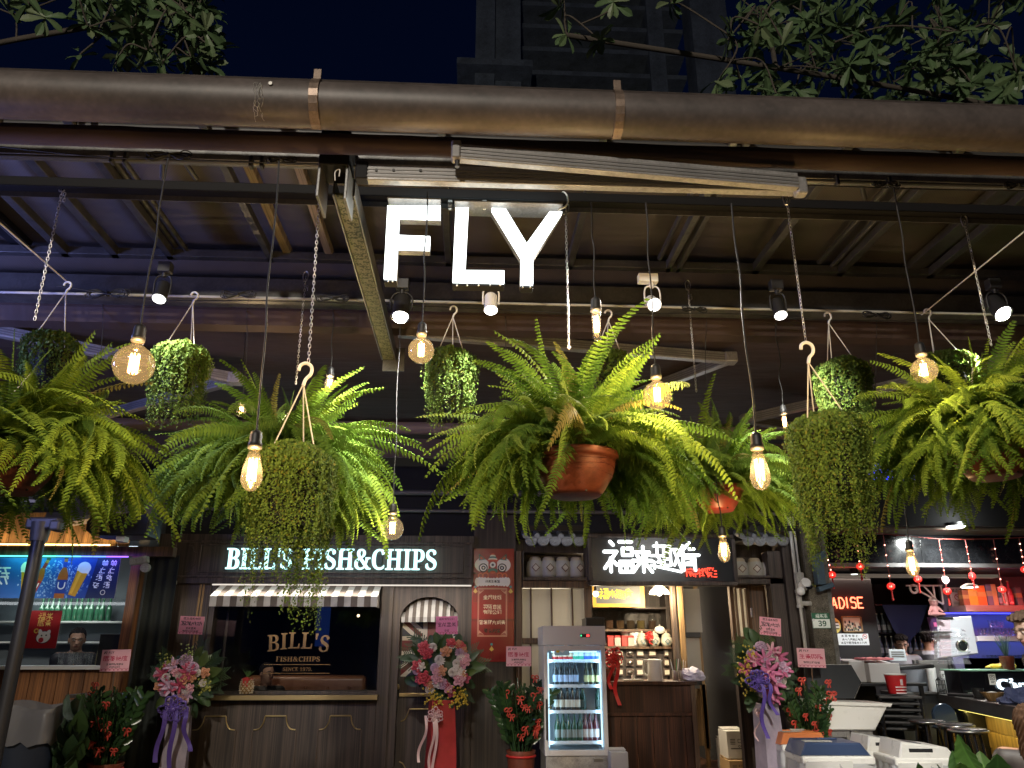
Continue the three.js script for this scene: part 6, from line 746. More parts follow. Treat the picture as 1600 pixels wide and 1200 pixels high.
// ---------- drinks fridge ----------
{
  const z = -8.0, q = R(850, 980, 948, 1200, z), H = q.t, w = q.w, d = 0.58, f = T('drinks_fridge', 'grey glass-door drinks fridge lit inside with bluish light', 'fridge', [q.x, 0, z - d / 2]);
  const gm = M([0.62, 0.62, 0.61], 0.4), inn = M([0.66, 0.7, 0.75], 0.4), h0 = P(900, 1181, z).y, h1 = H - 0.17;
  pt(f, 'side_panel', box3([-w / 2, h0, -d / 2], [-w / 2 + 0.03, H, d / 2 - 0.03]), gm); pt(f, 'side_panel', box3([w / 2 - 0.03, h0, -d / 2], [w / 2, H, d / 2 - 0.03]), gm); pt(f, 'back_panel', box3([-w / 2 + 0.03, h0, -d / 2], [w / 2 - 0.03, H, -d / 2 + 0.03]), inn); pt(f, 'header', box3([-w / 2 - 0.008, h1, -d / 2 + 0.03], [w / 2 + 0.008, H + 0.012, d / 2 + 0.012]), gm); pt(f, 'base', box3([-w / 2 + 0.01, 0.04, -d / 2], [w / 2 - 0.01, h0, d / 2 - 0.01]), m.cream); pt(f, 'floor_panel', box3([-w / 2 + 0.03, h0, -d / 2 + 0.03], [w / 2 - 0.03, h0 + 0.03, d / 2 - 0.04]), inn); for (const [a, b] of [[-1, 1], [1, 1], [1, -1], [-1, -1]]) pt(f, 'foot', tr(cyl(0.02, 0.02, 0.045, 8), a * (w / 2 - 0.05), 0.022, b * (d / 2 - 0.06)), m.black);
  const dr = pt(f, 'door', [[-w / 2, -w / 2 + 0.04, h0, h1 - 0.005], [w / 2 - 0.04, w / 2, h0, h1 - 0.005], [-w / 2 + 0.04, w / 2 - 0.04, h0, h0 + 0.05], [-w / 2 + 0.04, w / 2 - 0.04, h1 - 0.05, h1 - 0.005]].map(([a, b, c, e]) => box3([a, c, d / 2 - 0.028], [b, e, d / 2 + 0.01])), gm); pt(dr, 'glass', box3([-w / 2 + 0.04, h0 + 0.05, d / 2 - 0.012], [w / 2 - 0.04, h1 - 0.05, d / 2 - 0.007], 0), m.glass); pt(dr, 'handle', [tr(bx(0.016, 0.36, 0.02, 0.004), -w / 2 + 0.022, 0.95, d / 2 + 0.03), tr(bx(0.012, 0.02, 0.03), -w / 2 + 0.022, 0.8, d / 2 + 0.018), tr(bx(0.012, 0.02, 0.03), -w / 2 + 0.022, 1.1, d / 2 + 0.018)], m.black);
  pt(f, 'display', tr(bx(0.1, 0.034, 0.006), w * 0.18, h1 + 0.09, d / 2 + 0.014), m.black); pt(f, 'digits', [tr(bx(0.012, 0.02, 0.004), w * 0.18 + 0.02, h1 + 0.09, d / 2 + 0.018), tr(bx(0.012, 0.02, 0.004), w * 0.18 + 0.036, h1 + 0.09, d / 2 + 0.018)], GL([1, 0.05, 0.05], 2)); pt(f, 'indicator', tr(bx(0.012, 0.016, 0.004), w * 0.18 - 0.04, h1 + 0.09, d / 2 + 0.018), GL([0.05, 0.8, 0.3], 1)); pt(f, 'maker_plate', tr(bx(0.09, 0.03, 0.004), w * 0.34, h0 - 0.04, d / 2 - 0.008), m.steel);
  for (const sx of [-1, 1]) { pt(f, 'lamp_tube', tr(bx(0.012, h1 - h0 - 0.14, 0.014, 0.003), sx * (w / 2 - 0.05), (h0 + h1) / 2, d / 2 - 0.05), GL([0.5, 0.8, 1], 1.2)); area([q.x + sx * (w / 2 - 0.06), (h0 + h1) / 2, z - 0.07], [q.x, (h0 + h1) / 2, z - d + 0.1], 0.02, h1 - h0 - 0.14, [0.42, 0.74, 1], 14); }
  pt(f, 'lamp_tube', tr(bx(w - 0.16, 0.012, 0.014, 0.003), 0, h1 - 0.062, d / 2 - 0.05), GL([0.5, 0.8, 1], 1.2)); area([q.x, h1 - 0.08, z - 0.06], [q.x, 0.3, z - 0.4], w - 0.16, 0.02, [0.42, 0.74, 1], 14);
  const sy = [1033, 1072, 1112, 1160].map((py) => P(900, py, z - 0.12).y);
  sy.forEach((y) => { const g = []; for (let i = 0; i < 16; i++) g.push(tr(cyl(0.0022, 0.0022, d - 0.16, 5), -w / 2 + 0.06 + i * (w - 0.12) / 15, y, -0.01, PI / 2)); for (const zz of [-0.2, 0, d / 2 - 0.1]) g.push(tr(bx(w - 0.09, 0.008, 0.008, 0.001), 0, y - 0.004, zz)); g.push(tr(bx(w - 0.09, 0.03, 0.004, 0.001), 0, y + 0.002, d / 2 - 0.09)); pt(f, 'wire_shelf', g, inn); });
  const fxp = (px) => P(px, 1060, z - 0.14).x, zc = z - 0.15;
  const can = (l, c, c2, g) => { const t = T('drink_can', l, 'can', [0, 0, 0], 0, g); pt(t, 'body', lathe([[0, 0], [0.025, 0], [0.032, 0.01], [0.032, 0.11], [0.026, 0.12], [0, 0.118]], 16), M(c, 0.3, 0.3)); pt(t, 'band', tr(cyl(0.0325, 0.0325, 0.05, 16, true), 0, 0.06, 0), M(c2, 0.35, 0.2)); pt(t, 'rim', tr(cyl(0.027, 0.027, 0.006, 14), 0, 0.12, 0), m.steel); return t; };
  const rowOf = (o, xs, y, zs = zc, s = 1) => { let first = true; for (const px of xs) for (const b of [0, 0.1]) { const p = [fxp(px) + (b ? 0.01 : 0), y + 0.008, zs - b]; if (first) { o.position.set(...p); o.scale.setScalar(s); first = false; } else copy(o, p).scale.setScalar(s); } };
  rowOf(can('red and cream drink can on the top fridge shelf', [0.55, 0.05, 0.05], [0.6, 0.45, 0.3], 'red cans in the fridge'), [868, 876, 884, 892], sy[0]); rowOf(can('green and white drink can on the top fridge shelf', [0.06, 0.4, 0.25], [0.5, 0.6, 0.55], 'green cans in the fridge'), [900, 908], sy[0], zc, 1.15); rowOf(can('blue and white tall drink can on the top fridge shelf', [0.05, 0.12, 0.5], [0.4, 0.45, 0.6], 'blue cans in the fridge'), [918, 926, 934], sy[0], zc, 1.15);
  rowOf(bottleProto('beer_bottle', 'dark bottle with a pale blue label on the second fridge shelf', [0.04, 0.045, 0.05], 'blue-labelled bottles in the fridge', [0.4, 0.5, 0.7], 0.85), [868, 876, 884, 892, 900], sy[1]); rowOf(bottleProto('beer_bottle', 'dark bottle with a yellow label at the right of the second fridge shelf', [0.05, 0.05, 0.03], 'yellow-labelled bottles in the fridge', [0.6, 0.55, 0.25], 0.82), [917, 925, 935], sy[1]);
  rowOf(bottleProto('beer_bottle', 'brown bottle with a cream label on the third fridge shelf', [0.03, 0.025, 0.02], 'cream-labelled bottles in the fridge', [0.6, 0.58, 0.5], 0.9), [869, 877, 886, 894, 902], sy[2]); rowOf(bottleProto('beer_bottle', 'plain dark green bottle on the third fridge shelf', [0.01, 0.035, 0.02], 'dark green bottles in the fridge', [0.03, 0.05, 0.04], 0.9), [910, 934], sy[2]);
  rowOf(bottleProto('beer_bottle', 'green bottle with a dark label on the bottom fridge shelf', [0.02, 0.06, 0.03], 'green bottles on the bottom fridge shelf', [0.2, 0.22, 0.2], 0.95), [870, 879, 887, 896, 905], sy[3]); rowOf(bottleProto('beer_bottle', 'dark bottle with a red foil neck on the bottom fridge shelf', [0.08, 0.015, 0.02], 'red-necked bottles on the bottom fridge shelf', [0.5, 0.45, 0.42], 0.98), [913, 920, 929], sy[3]);
  const bx1 = R(913, 970, 941, 980, z - 0.15); one('black_tray', 'flat black box lying on top of the drinks fridge', 'box', [tr(bx(bx1.w, bx1.h + 0.02, 0.3, 0.008), 0, 0, 0), tr(bx(bx1.w * 1.03, 0.012, 0.31, 0.004), 0, bx1.h / 2, 0)], m.black, [bx1.x, H + 0.012 + bx1.h / 2 + 0.01, z - 0.17]);
  flex('small cartoon sticker with a ribbon on the fridge glass', 'fridge_sticker', R(866, 1003, 889, 1024, z), canvas(128, 96, (g) => { g.fillStyle = '#a9d8ea'; g.fillRect(0, 0, 128, 96); g.fillStyle = '#eef4f8'; g.beginPath(); g.moveTo(40, 60); g.lineTo(100, 10); g.lineTo(124, 36); g.lineTo(70, 80); g.fill(); g.fillStyle = '#f0d23a'; g.beginPath(); g.arc(30, 62, 16, 0, 7); g.fill(); g.strokeStyle = '#b0403a'; g.lineWidth = 5; g.beginPath(); g.moveTo(60, 56); g.lineTo(104, 26); g.stroke(); }), z + 0.004, 'sticker', null, 0.001);
}
// ---------- people ----------
function nets(f, lo, hi, h, col) {   // one continuous surface where f = 0
  const n = [0, 1, 2].map((i) => Math.ceil((hi[i] - lo[i]) / h) + 1), id = (i, j, k) => (k * n[1] + j) * n[0] + i, v = new Float32Array(n[0] * n[1] * n[2]);
  for (let k = 0; k < n[2]; k++) for (let j = 0; j < n[1]; j++) for (let i = 0; i < n[0]; i++) v[id(i, j, k)] = f(lo[0] + i * h, lo[1] + j * h, lo[2] + k * h);
  const vi = new Map(), pos = [], nor = [], cl = [], idx = [], C = [[0, 0, 0], [1, 0, 0], [0, 1, 0], [1, 1, 0], [0, 0, 1], [1, 0, 1], [0, 1, 1], [1, 1, 1]], Ed = [[0, 1], [2, 3], [4, 5], [6, 7], [0, 2], [1, 3], [4, 6], [5, 7], [0, 4], [1, 5], [2, 6], [3, 7]];
  for (let k = 0; k < n[2] - 1; k++) for (let j = 0; j < n[1] - 1; j++) for (let i = 0; i < n[0] - 1; i++) {
    const q = C.map((c) => v[id(i + c[0], j + c[1], k + c[2])]); let s = 0; for (const x of q) s += x < 0; if (s === 0 || s === 8) continue;
    let p = [0, 0, 0], m2 = 0; for (const [a, b] of Ed) if ((q[a] < 0) !== (q[b] < 0)) { const t = q[a] / (q[a] - q[b]); for (let d = 0; d < 3; d++) p[d] += C[a][d] + t * (C[b][d] - C[a][d]); m2++; }
    const x = lo[0] + (i + p[0] / m2) * h, y = lo[1] + (j + p[1] / m2) * h, z = lo[2] + (k + p[2] / m2) * h, e = h * 0.5; vi.set(id(i, j, k), pos.length / 3); pos.push(x, y, z);
    const g = V(f(x + e, y, z) - f(x - e, y, z), f(x, y + e, z) - f(x, y - e, z), f(x, y, z + e) - f(x, y, z - e)).normalize(); nor.push(g.x, g.y, g.z); cl.push(...col(x, y, z));
  }
  const A = [[1, 2], [2, 0], [0, 1]], st = [1, n[0], n[0] * n[1]];
  for (let k = 1; k < n[2] - 1; k++) for (let j = 1; j < n[1] - 1; j++) for (let i = 1; i < n[0] - 1; i++) { const o = id(i, j, k); for (let d = 0; d < 3; d++) { const a = v[o] < 0, b = v[o + st[d]] < 0; if (a === b) continue; const [u, w] = A[d], q = [o, o - st[u], o - st[u] - st[w], o - st[w]].map((x) => vi.get(x)); if (q.some((x) => x === undefined)) continue; if (a) idx.push(q[0], q[1], q[2], q[0], q[2], q[3]); else idx.push(q[0], q[2], q[1], q[0], q[3], q[2]); } }
  const g = new THREE.BufferGeometry(); g.setAttribute('position', new THREE.Float32BufferAttribute(pos, 3)); g.setAttribute('normal', new THREE.Float32BufferAttribute(nor, 3)); g.setAttribute('color', new THREE.Float32BufferAttribute(cl, 3)); g.setIndex(idx); return g;
}
const smin = (a, b, k) => { const h = Math.max(k - Math.abs(a - b), 0) / k; return Math.min(a, b) - h * h * k * 0.25; };
const cap = (x, y, z, b) => { const [a, c, r0, r1] = b, dx = c[0] - a[0], dy = c[1] - a[1], dz = c[2] - a[2], px = x - a[0], py = y - a[1], pz = z - a[2], t = Math.max(0, Math.min(1, (px * dx + py * dy + pz * dz) / (dx * dx + dy * dy + dz * dz + 1e-9))); return Math.hypot(px - t * dx, py - t * dy, pz - t * dz) - (r0 + (r1 - r0) * t); };
const ell = (x, y, z, c, r) => { const a = (x - c[0]) / r[0], b = (y - c[1]) / r[1], d = (z - c[2]) / r[2], k = Math.hypot(a, b, d); return (k - 1) * Math.min(...r); };
const skinM = M([1, 1, 1], 0.6, 0, { vertexColors: true }), hairM = M([1, 1, 1], 0.8, 0, { vertexColors: true, specularIntensity: 0.25 });
const bones = (l, k) => (x, y, z) => { let d = 9; for (const b of l) d = smin(d, cap(x, y, z, b), k); return d; };
function headGeo(skin, o = {}) {   // centre of head at 0, facing +z
  const f = (x, y, z) => { let d = ell(x, y, z, [0, 0.03, -0.012], [0.076, 0.088, 0.094]); d = smin(d, ell(x, y, z, [0, -0.045, 0.018], [0.056, 0.068, 0.066]), 0.04); d = smin(d, ell(x, y, z, [0, -0.088, 0.05], [0.026, 0.022, 0.026]), 0.03); d = smin(d, cap(x, y, z, [[0, 0.012, 0.082], [0, -0.026, 0.102], 0.008, 0.0135]), 0.016); for (const s of [-1, 1]) { d = smin(d, ell(x, y, z, [s * 0.078, -0.008, -0.012], [0.012, 0.03, 0.019]), 0.01); d = smin(d, ell(x, y, z, [s * 0.032, 0.026, 0.075], [0.026, 0.008, 0.012]), 0.015); d = -smin(-d, ell(x, y, z, [s * 0.031, 0.008, 0.094], [0.017, 0.011, 0.016]), 0.012); d = smin(d, ell(x, y, z, [s * 0.031, 0.006, 0.074], [0.0135, 0.0135, 0.0135]), 0.003); } d = smin(d, ell(x, y, z, [0, -0.056, 0.08], [0.024, 0.009, 0.01]), 0.008); d = smin(d, cap(x, y, z, [[0, -0.08, -0.02], [0, -0.17, -0.03], 0.05, 0.056]), 0.03); return d; };
  return nets(f, [-0.1, -0.19, -0.12], [0.1, 0.13, 0.125], 0.0052, (x, y, z) => { const ax = Math.abs(x); if (z > 0.07 && Math.hypot((ax - 0.031) / 0.014, (y - 0.006) / 0.006) < 1) return Math.hypot(ax - 0.031, y - 0.006) < 0.0065 ? [0.015, 0.01, 0.008] : [0.36, 0.33, 0.3]; if (z > 0.055 && Math.abs(y - 0.031 + (ax - 0.03) * 0.12) < 0.0055 && ax > 0.014 && ax < 0.052) return [0.03, 0.02, 0.015]; if (z > 0.07 && Math.hypot(x / 0.026, (y + 0.056) / 0.0085) < 1) return [skin[0] * 0.8, skin[1] * 0.45, skin[2] * 0.45]; if (o.beard && y < -0.04 && z > 0.02 && Math.hypot(x / 0.05, (y + 0.075) / 0.035) < 1.15 && Math.hypot(x / 0.03, (y + 0.056) / 0.012) > 1) return skin.map((c) => c * 0.7); return skin; });
}
function hairGeo(c, style) {
  const f = (x, y, z) => { let d = ell(x, y, z, [0, 0.042, -0.02], [0.086, 0.09, 0.1]); if (style === 'long') d = smin(d, cap(x, y, z, [[0, 0, -0.06], [0, -0.24, -0.06], 0.085, 0.09]), 0.05); if (style === 'tuft') d = smin(d, ell(x, y, z, [0, 0.1, 0.03], [0.075, 0.032, 0.07]), 0.03); d += 0.006 * Math.sin(x * 160 + y * 60) * Math.sin(z * 120 + y * 90) + 0.006 * (vn(x * 60 + 40, y * 25 + z * 60 + 40, [400, 400], 8) - 0.5); const face = Math.max(-(z - (style === 'tuft' ? 0.03 : 0.012) - Math.max(0, y - 0.05) * (style === 'tuft' ? 1.2 : 0.8)), y - 0.2); d = Math.max(d, -Math.max(face, y - 0.075 > 0 && z > 0 ? y - 0.075 : -1)); if (style !== 'long') d = Math.max(d, -(y + 0.045 + Math.max(0, -z) * 0.25)); return d; };
  return nets(f, [-0.13, style === 'long' ? -0.36 : -0.12, -0.18], [0.13, 0.17, 0.13], 0.0065, (x, y, z) => { const k = 0.75 + 0.5 * vn(x * 220 + 40, z * 220 + y * 40 + 40, [500, 500], 8); return c.map((q) => q * k); });
}
function handGeo(skin, curl) {   // palm at 0, fingers along -y
  const b = [[[0, 0.02, 0], [0, -0.03, 0], 0.02, 0.024], [[-0.018, -0.02, 0], [0.018, -0.02, 0], 0.018, 0.016]];
  [[-0.03, 0.062], [-0.011, 0.075], [0.009, 0.07], [0.028, 0.055]].forEach(([x, l]) => { const k = [x, -0.04, 0], e = [x * 1.1, -0.04 - l * 0.5, curl * 0.02], e2 = [x * 1.12, -0.04 - l * (1 - curl * 0.35), curl * 0.05]; b.push([k, e, 0.0095, 0.0088], [e, e2, 0.0088, 0.0072]); });
  b.push([[0.02, 0, 0.006], [0.045, -0.025, 0.016], 0.013, 0.0105], [[0.045, -0.025, 0.016], [0.05, -0.05, 0.024], 0.0105, 0.008]);
  return nets(bones(b, 0.008), [-0.07, -0.15, -0.06], [0.085, 0.06, 0.1], 0.0055, () => skin);
}
function person(label, p, ry, H, o) {   // p: centre of the head; the rest follows
  const t = T('person', label, 'person', [p.x - Math.sin(ry) * (o.fwd ?? 0), p.y - (o.seat ? 0.915 * H - 0.53 * H + o.seat : 0.915 * H), p.z - Math.cos(ry) * (o.fwd ?? 0)], ry), y = (k) => k * H, s = o.seat ? o.seat - 0.53 * H : 0, Y = (k) => y(k) + s, skin = o.skin ?? [0.36, 0.2, 0.13], b = [];
  const hipY = Y(0.53), el = o.elbow ?? [[-0.135, 0.62, 0.02], [0.135, 0.62, 0.02]], hd = o.hand ?? [[-0.11, 0.52, 0.12], [0.11, 0.52, 0.12]], S = [-1, 1].map((q) => [q * 0.1 * H, Y(0.795), 0]), Ep = el.map((e) => [e[0] * H, Y(e[1]), e[2] * H]), Hp = hd.map((e) => [e[0] * H, Y(e[1]), e[2] * H]);
  b.push([[0, hipY, 0], [0, Y(0.62), 0.005], 0.062 * H, 0.07 * H], [[0, Y(0.62), 0.005], [0, Y(0.745), 0], 0.07 * H, 0.082 * H], [S[0], S[1], 0.042 * H, 0.042 * H], [[-0.055 * H, Y(0.7), 0.01], [0.055 * H, Y(0.7), 0.01], 0.068 * H, 0.068 * H], [[0, Y(0.8), -0.008], [0, Y(0.86), -0.01 + (o.fwd ?? 0)], 0.036 * H, 0.032 * H]);
  for (const i of [0, 1]) { b.push([S[i], Ep[i], 0.033 * H, 0.026 * H], [Ep[i], Hp[i], 0.026 * H, 0.017 * H]); const q = i ? 1 : -1, hp = [q * 0.052 * H, hipY, 0], kn = o.seat ? [q * 0.06 * H, hipY - 0.02, 0.25 * H] : [q * 0.058 * H, y(0.285), 0.015], an = o.seat ? [q * 0.06 * H, 0.08, 0.24 * H] : [q * 0.06 * H, y(0.045), 0]; b.push([hp, kn, 0.052 * H, 0.034 * H], [kn, an, 0.034 * H, 0.022 * H], [an, [an[0], Math.max(0.03, an[1] - 0.045), an[2] + 0.08 * H], 0.024 * H, 0.02 * H]); }
  const F = bones(b, 0.045), hw = 0.3 * H, sh_ = o.shirt, pa = o.pants ?? [0.02, 0.02, 0.025];
  const col = (x, yy, z) => { if (yy > Y(0.835)) return skin; if (o.collar && yy > Y(0.805) && Math.abs(x) < 0.09) return o.collar; for (const i of [0, 1]) if (Math.hypot(x - Hp[i][0], yy - Hp[i][1], z - Hp[i][2]) < (o.sleeve ?? 0.1)) return skin; if (yy < 0.07) return [0.03, 0.03, 0.03]; return yy < hipY - 0.01 && Math.abs(x) < 0.14 * H ? pa : sh_; };
  pt(t, 'body', nets(F, [-hw, 0, -0.22 * H], [hw, Y(0.9), 0.42 * H], 0.021, col), skinM);
  Hp.forEach((h, i) => { const g = handGeo(skin, 0.6), d = V(...h).sub(V(...Ep[i])).normalize(); g.applyQuaternion(new THREE.Quaternion().setFromUnitVectors(V(0, -1, 0), d)); pt(t, 'hand', g, skinM, h); });
  const hp = [0, Y(0.915), 0.012 + (o.fwd ?? 0)], hr = o.head ?? [0, 0, 0], hk = H / 1.68, hg = pt(t, 'head', headGeo(skin, o), skinM, hp, hr); hg.scale.setScalar(hk); hg.rotation.order = 'YXZ';
  pt(hg, 'hair', hairGeo(o.hair ?? [0.012, 0.01, 0.01], o.style), hairM);
  if (o.glasses) pt(hg, 'glasses', [...[-1, 1].map((q) => tr(new THREE.TorusGeometry(0.022, 0.002, 6, 18), q * 0.03, 0.005, 0.104)), rod([-0.008, 0.008, 0.106], [0.008, 0.008, 0.106], 0.002), rod([0.052, 0.008, 0.104], [0.08, 0.01, 0.0], 0.002), rod([-0.052, 0.008, 0.104], [-0.08, 0.01, 0.0], 0.002)], m.black);
  return t;
}
person('barkeeper in dark clothes standing inside the drinks kiosk', P(121, 1000, -9.1), 0.15, 1.66, { shirt: [0.015, 0.015, 0.02], head: [0.15, 0.3, 0], skin: [0.3, 0.17, 0.11] });
person('person with glasses sitting inside the dark fish shop window', P(417, 1053, -10.15), 0.5, 1.66, { seat: 0.55, shirt: [0.012, 0.012, 0.014], glasses: 1, head: [0, 0.35, 0] });
person('bearded person in a pale grey shirt looking down behind the bar boxes', P(1408, 1007, -10.9), -0.1, 1.72, { shirt: [0.11, 0.11, 0.13], beard: 1, head: [0.3, -0.25, 0], style: 'tuft', skin: [0.3, 0.18, 0.13] });
person('person with short dark hair seen from behind in a dark jacket with a pale collar', P(1450, 1000, -11.0), PI - 0.7, 1.74, { shirt: [0.02, 0.022, 0.03], collar: [0.4, 0.42, 0.48], elbow: [[-0.16, 0.64, 0.03], [0.15, 0.62, 0.06]], hand: [[-0.1, 0.7, 0.17], [0.06, 0.62, 0.2]], sleeve: 0.08 });
person('person in profile with swept brown hair at the right edge of the bar', P(1610, 985, -5.6), -PI / 2 + 0.1, 1.72, { shirt: [0.03, 0.03, 0.035], hair: [0.05, 0.032, 0.022], style: 'tuft', fwd: 0.13, head: [0.25, 0, 0], elbow: [[-0.13, 0.64, -0.03], [0.13, 0.64, -0.03]], hand: [[-0.1, 0.52, 0.02], [0.1, 0.52, 0.02]], skin: [0.2, 0.13, 0.1] });
person('seated person with long brown hair, back turned, at the near end of the bar', P(1610, 1134, -4.9), PI - 0.5, 1.62, { seat: 0.62, shirt: [0.03, 0.025, 0.025], hair: [0.055, 0.03, 0.018], style: 'long' });

// ---------- pillar and bar ----------
{
  const q = R(1260, 838, 1290, 1060, -8.6), pl = T('stone_pillar', 'grey pebble-dashed stone pillar between the food shop and the bar', 'pillar', [q.x, 0, -8.75]); pt(pl, 'shaft', tr(bx(q.w, 3.0, 0.5, 0.01), 0, 1.5, 0), m.stone); pt(pl, 'corner_edge', tr(bx(0.06, 3, 0.5, 0.01), q.w / 2 + 0.03, 1.5, -0.03), m.concrete);
  const pp = T('drain_pipe', 'pale pipe with a joint running down the timber column', 'pipe', [0, 0, 0]), a = P(1237, 845, ZF + 0.2), b = P(1259, 1020, ZF + 0.2); pt(pp, 'pipe', [rod([a.x, 3, a.z], [a.x, b.y + 0.6, a.z], 0.02, 10), rod([a.x + 0.045, 3, a.z], [a.x + 0.045, b.y + 0.75, a.z], 0.012, 10)], m.cream); const jn = P(1247, 940, ZF + 0.2); pt(pp, 'pipe', rod([a.x + 0.01, jn.y, a.z], [a.x + 0.01, 0.7, a.z], 0.018, 10), m.cream); pt(pp, 'tee_joint', [tr(cyl(0.03, 0.03, 0.14, 12), a.x + 0.005, jn.y + 0.03, a.z), tr(cyl(0.026, 0.026, 0.14, 12), a.x + 0.06, jn.y - 0.02, a.z, 0, 0, PI / 2), tr(cyl(0.036, 0.036, 0.03, 12), a.x + 0.005, jn.y + 0.11, a.z), tr(cyl(0.036, 0.036, 0.03, 12), a.x + 0.005, jn.y - 0.05, a.z)], m.cream);
  const bxq = R(1242, 895, 1254, 913, ZF + 0.2); one('junction_box', 'pale junction box above the right security camera', 'junction box', bx(bxq.w, bxq.h, 0.06, 0.006), m.cream, [bxq.x, bxq.y, ZF + 0.22]);
  const c = P(1256, 916, ZF + 0.3), ct = T('security_camera', 'white security camera with a black lens on the timber column by the pillar', 'camera', c); pt(ct, 'body', tr(cyl(0.052, 0.052, 0.11, 16), 0.01, 0.02, 0, PI / 2 - 0.35, -0.35), m.white); pt(ct, 'lens', tr(cyl(0.04, 0.04, 0.01, 16), 0.03, 0.0, 0.058, PI / 2 - 0.35, -0.35), m.blackGloss); pt(ct, 'mount', tr(sph(0.045), -0.03, -0.05, -0.02), m.white);
  const br = R(1277, 868, 1298, 905, -8.3); one('wall_bracket', 'blue-grey metal bracket at the top of the stone pillar', 'bracket', [tr(bx(br.w, 0.07, 0.12), 0, 0.12, 0, 0, 0, 0.5), tr(bx(0.09, br.h, 0.1), -0.02, -0.05, 0), tr(bx(br.w * 1.2, 0.05, 0.08), 0.03, -0.2, 0, 0, 0, 0.3)], M([0.06, 0.1, 0.14], 0.5), [br.x, br.y, -8.4]);
  flex('green and white street number plate reading 39 on the stone pillar', 'number_plate', R(1267, 958, 1295, 982, -8.5), canvas(256, 216, (g) => { g.fillStyle = '#1f5a40'; g.fillRect(0, 0, 256, 216); g.fillStyle = '#d9e0da'; g.fillRect(6, 86, 244, 124); g.strokeStyle = '#d9e0da'; line(g, '福來街', 140, 14, 54, 6); g.fillStyle = '#1c4a38'; g.font = 'bold 110px sans-serif'; g.textAlign = 'center'; g.fillText('39', 140, 186); g.fillStyle = '#c9c9c9'; g.beginPath(); g.arc(20, 100, 20, 0, 7); g.fill(); }), -8.47, 'sign');
  // header above the bar
  const hx0 = P(1300, 800, -8.9).x, hx1 = 9.2, hy0 = P(1450, 824, -8.9).y;
  st('bar_fascia', box3([hx0, hy0, -9.3], [hx1, hy0 + 1.1, -8.9], 0), M([0.03, 0.03, 0.033], 0.5, 0, { map: rep(TX.grime, 1) }));
  st('bar_fascia_trim', box3([hx0, hy0 - 0.03, -9.3], [hx1, hy0 - 0.002, -8.87], 0.004), M([0.2, 0.16, 0.12], 0.4, 0.3));
  const gy0 = P(1450, 880, -9.3).y; const pnl = M([0.022, 0.023, 0.026], 0.22, 0, { map: rep(TX.grime, 2.5), roughnessMap: rep(TX.rough, 1.3) });
  for (let i = 0; i < 4; i++) st('bar_header_panel', box3([hx0 + i * 1.25 + 0.004, gy0, -9.36], [hx0 + (i + 1) * 1.25, hy0 - 0.03, -9.31], 0.004), pnl);
  st('bar_header_rail', box3([hx0, gy0 - 0.05, -9.4], [hx1, gy0 - 0.002, -9.28]), M([0.15, 0.14, 0.14], 0.4));
  { const d = P(1497, 819, -8.7), t = T('downlight', 'flat bright downlight under the black fascia above the bar', 'lamp', [d.x, hy0 - 0.02, -8.75]); pt(t, 'housing', tr(cyl(0.11, 0.12, 0.04, 22), 0, 0.03, 0), m.black); pt(t, 'lens', tr(cyl(0.1, 0.1, 0.012, 22), 0, 0.004, 0), GL([1, 1, 0.95], 6)); pt(t, 'arm', tr(bx(0.04, 0.03, 0.2), 0, 0.05, -0.1), m.black); spot([d.x, hy0 - 0.035, -8.72], [d.x, gy0 - 0.5, -9.5], [0.95, 1, 0.95], 14, 1.0, 0.6, 3); point([d.x, hy0 + 0.03, -8.6], [0.95, 1, 0.95], 0.25, scene, 2); }
  const bp = R(1349, 724, 1428, 750, -8.2); const bs = T('blue_screen', 'plain bright blue lit screen behind the right fern', 'screen', [bp.x, bp.y, -8.2]); pt(bs, 'case', tr(bx(bp.w + 0.04, bp.h + 0.04, 0.05), 0, 0, -0.03), m.black); pt(bs, 'display', tr(bx(bp.w, bp.h, 0.006, 0), 0, 0, 0.002), GL([0.02, 0.03, 1], 1.1)); area([bp.x, bp.y, -8.18], [bp.x, bp.y, 0], bp.w, bp.h, [0.05, 0.08, 1], 0.8);
  // room of the bar
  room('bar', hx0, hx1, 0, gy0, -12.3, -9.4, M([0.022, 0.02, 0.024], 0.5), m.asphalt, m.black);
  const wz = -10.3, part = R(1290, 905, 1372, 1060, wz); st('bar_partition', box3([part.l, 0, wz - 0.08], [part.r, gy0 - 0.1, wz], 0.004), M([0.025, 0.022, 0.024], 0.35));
  // neon
  const NE = { P: '0900707384740444', A: '0940608999 1575', R: '0900708274740404 4489', D: '0900609396890909', I: '4049', S: '9160201324747894890919', E: '9000099904 0474' };
  NE.P = '09007092940505'; NE.R = '09007092840505 4599'; NE.A = '095099 2676'; NE.D = '0900509396590909'; NE.I = '5059'; NE.S = '917020021424749598792908'; NE.E = '900009 99 0575'; NE.E = '90000999 0575';
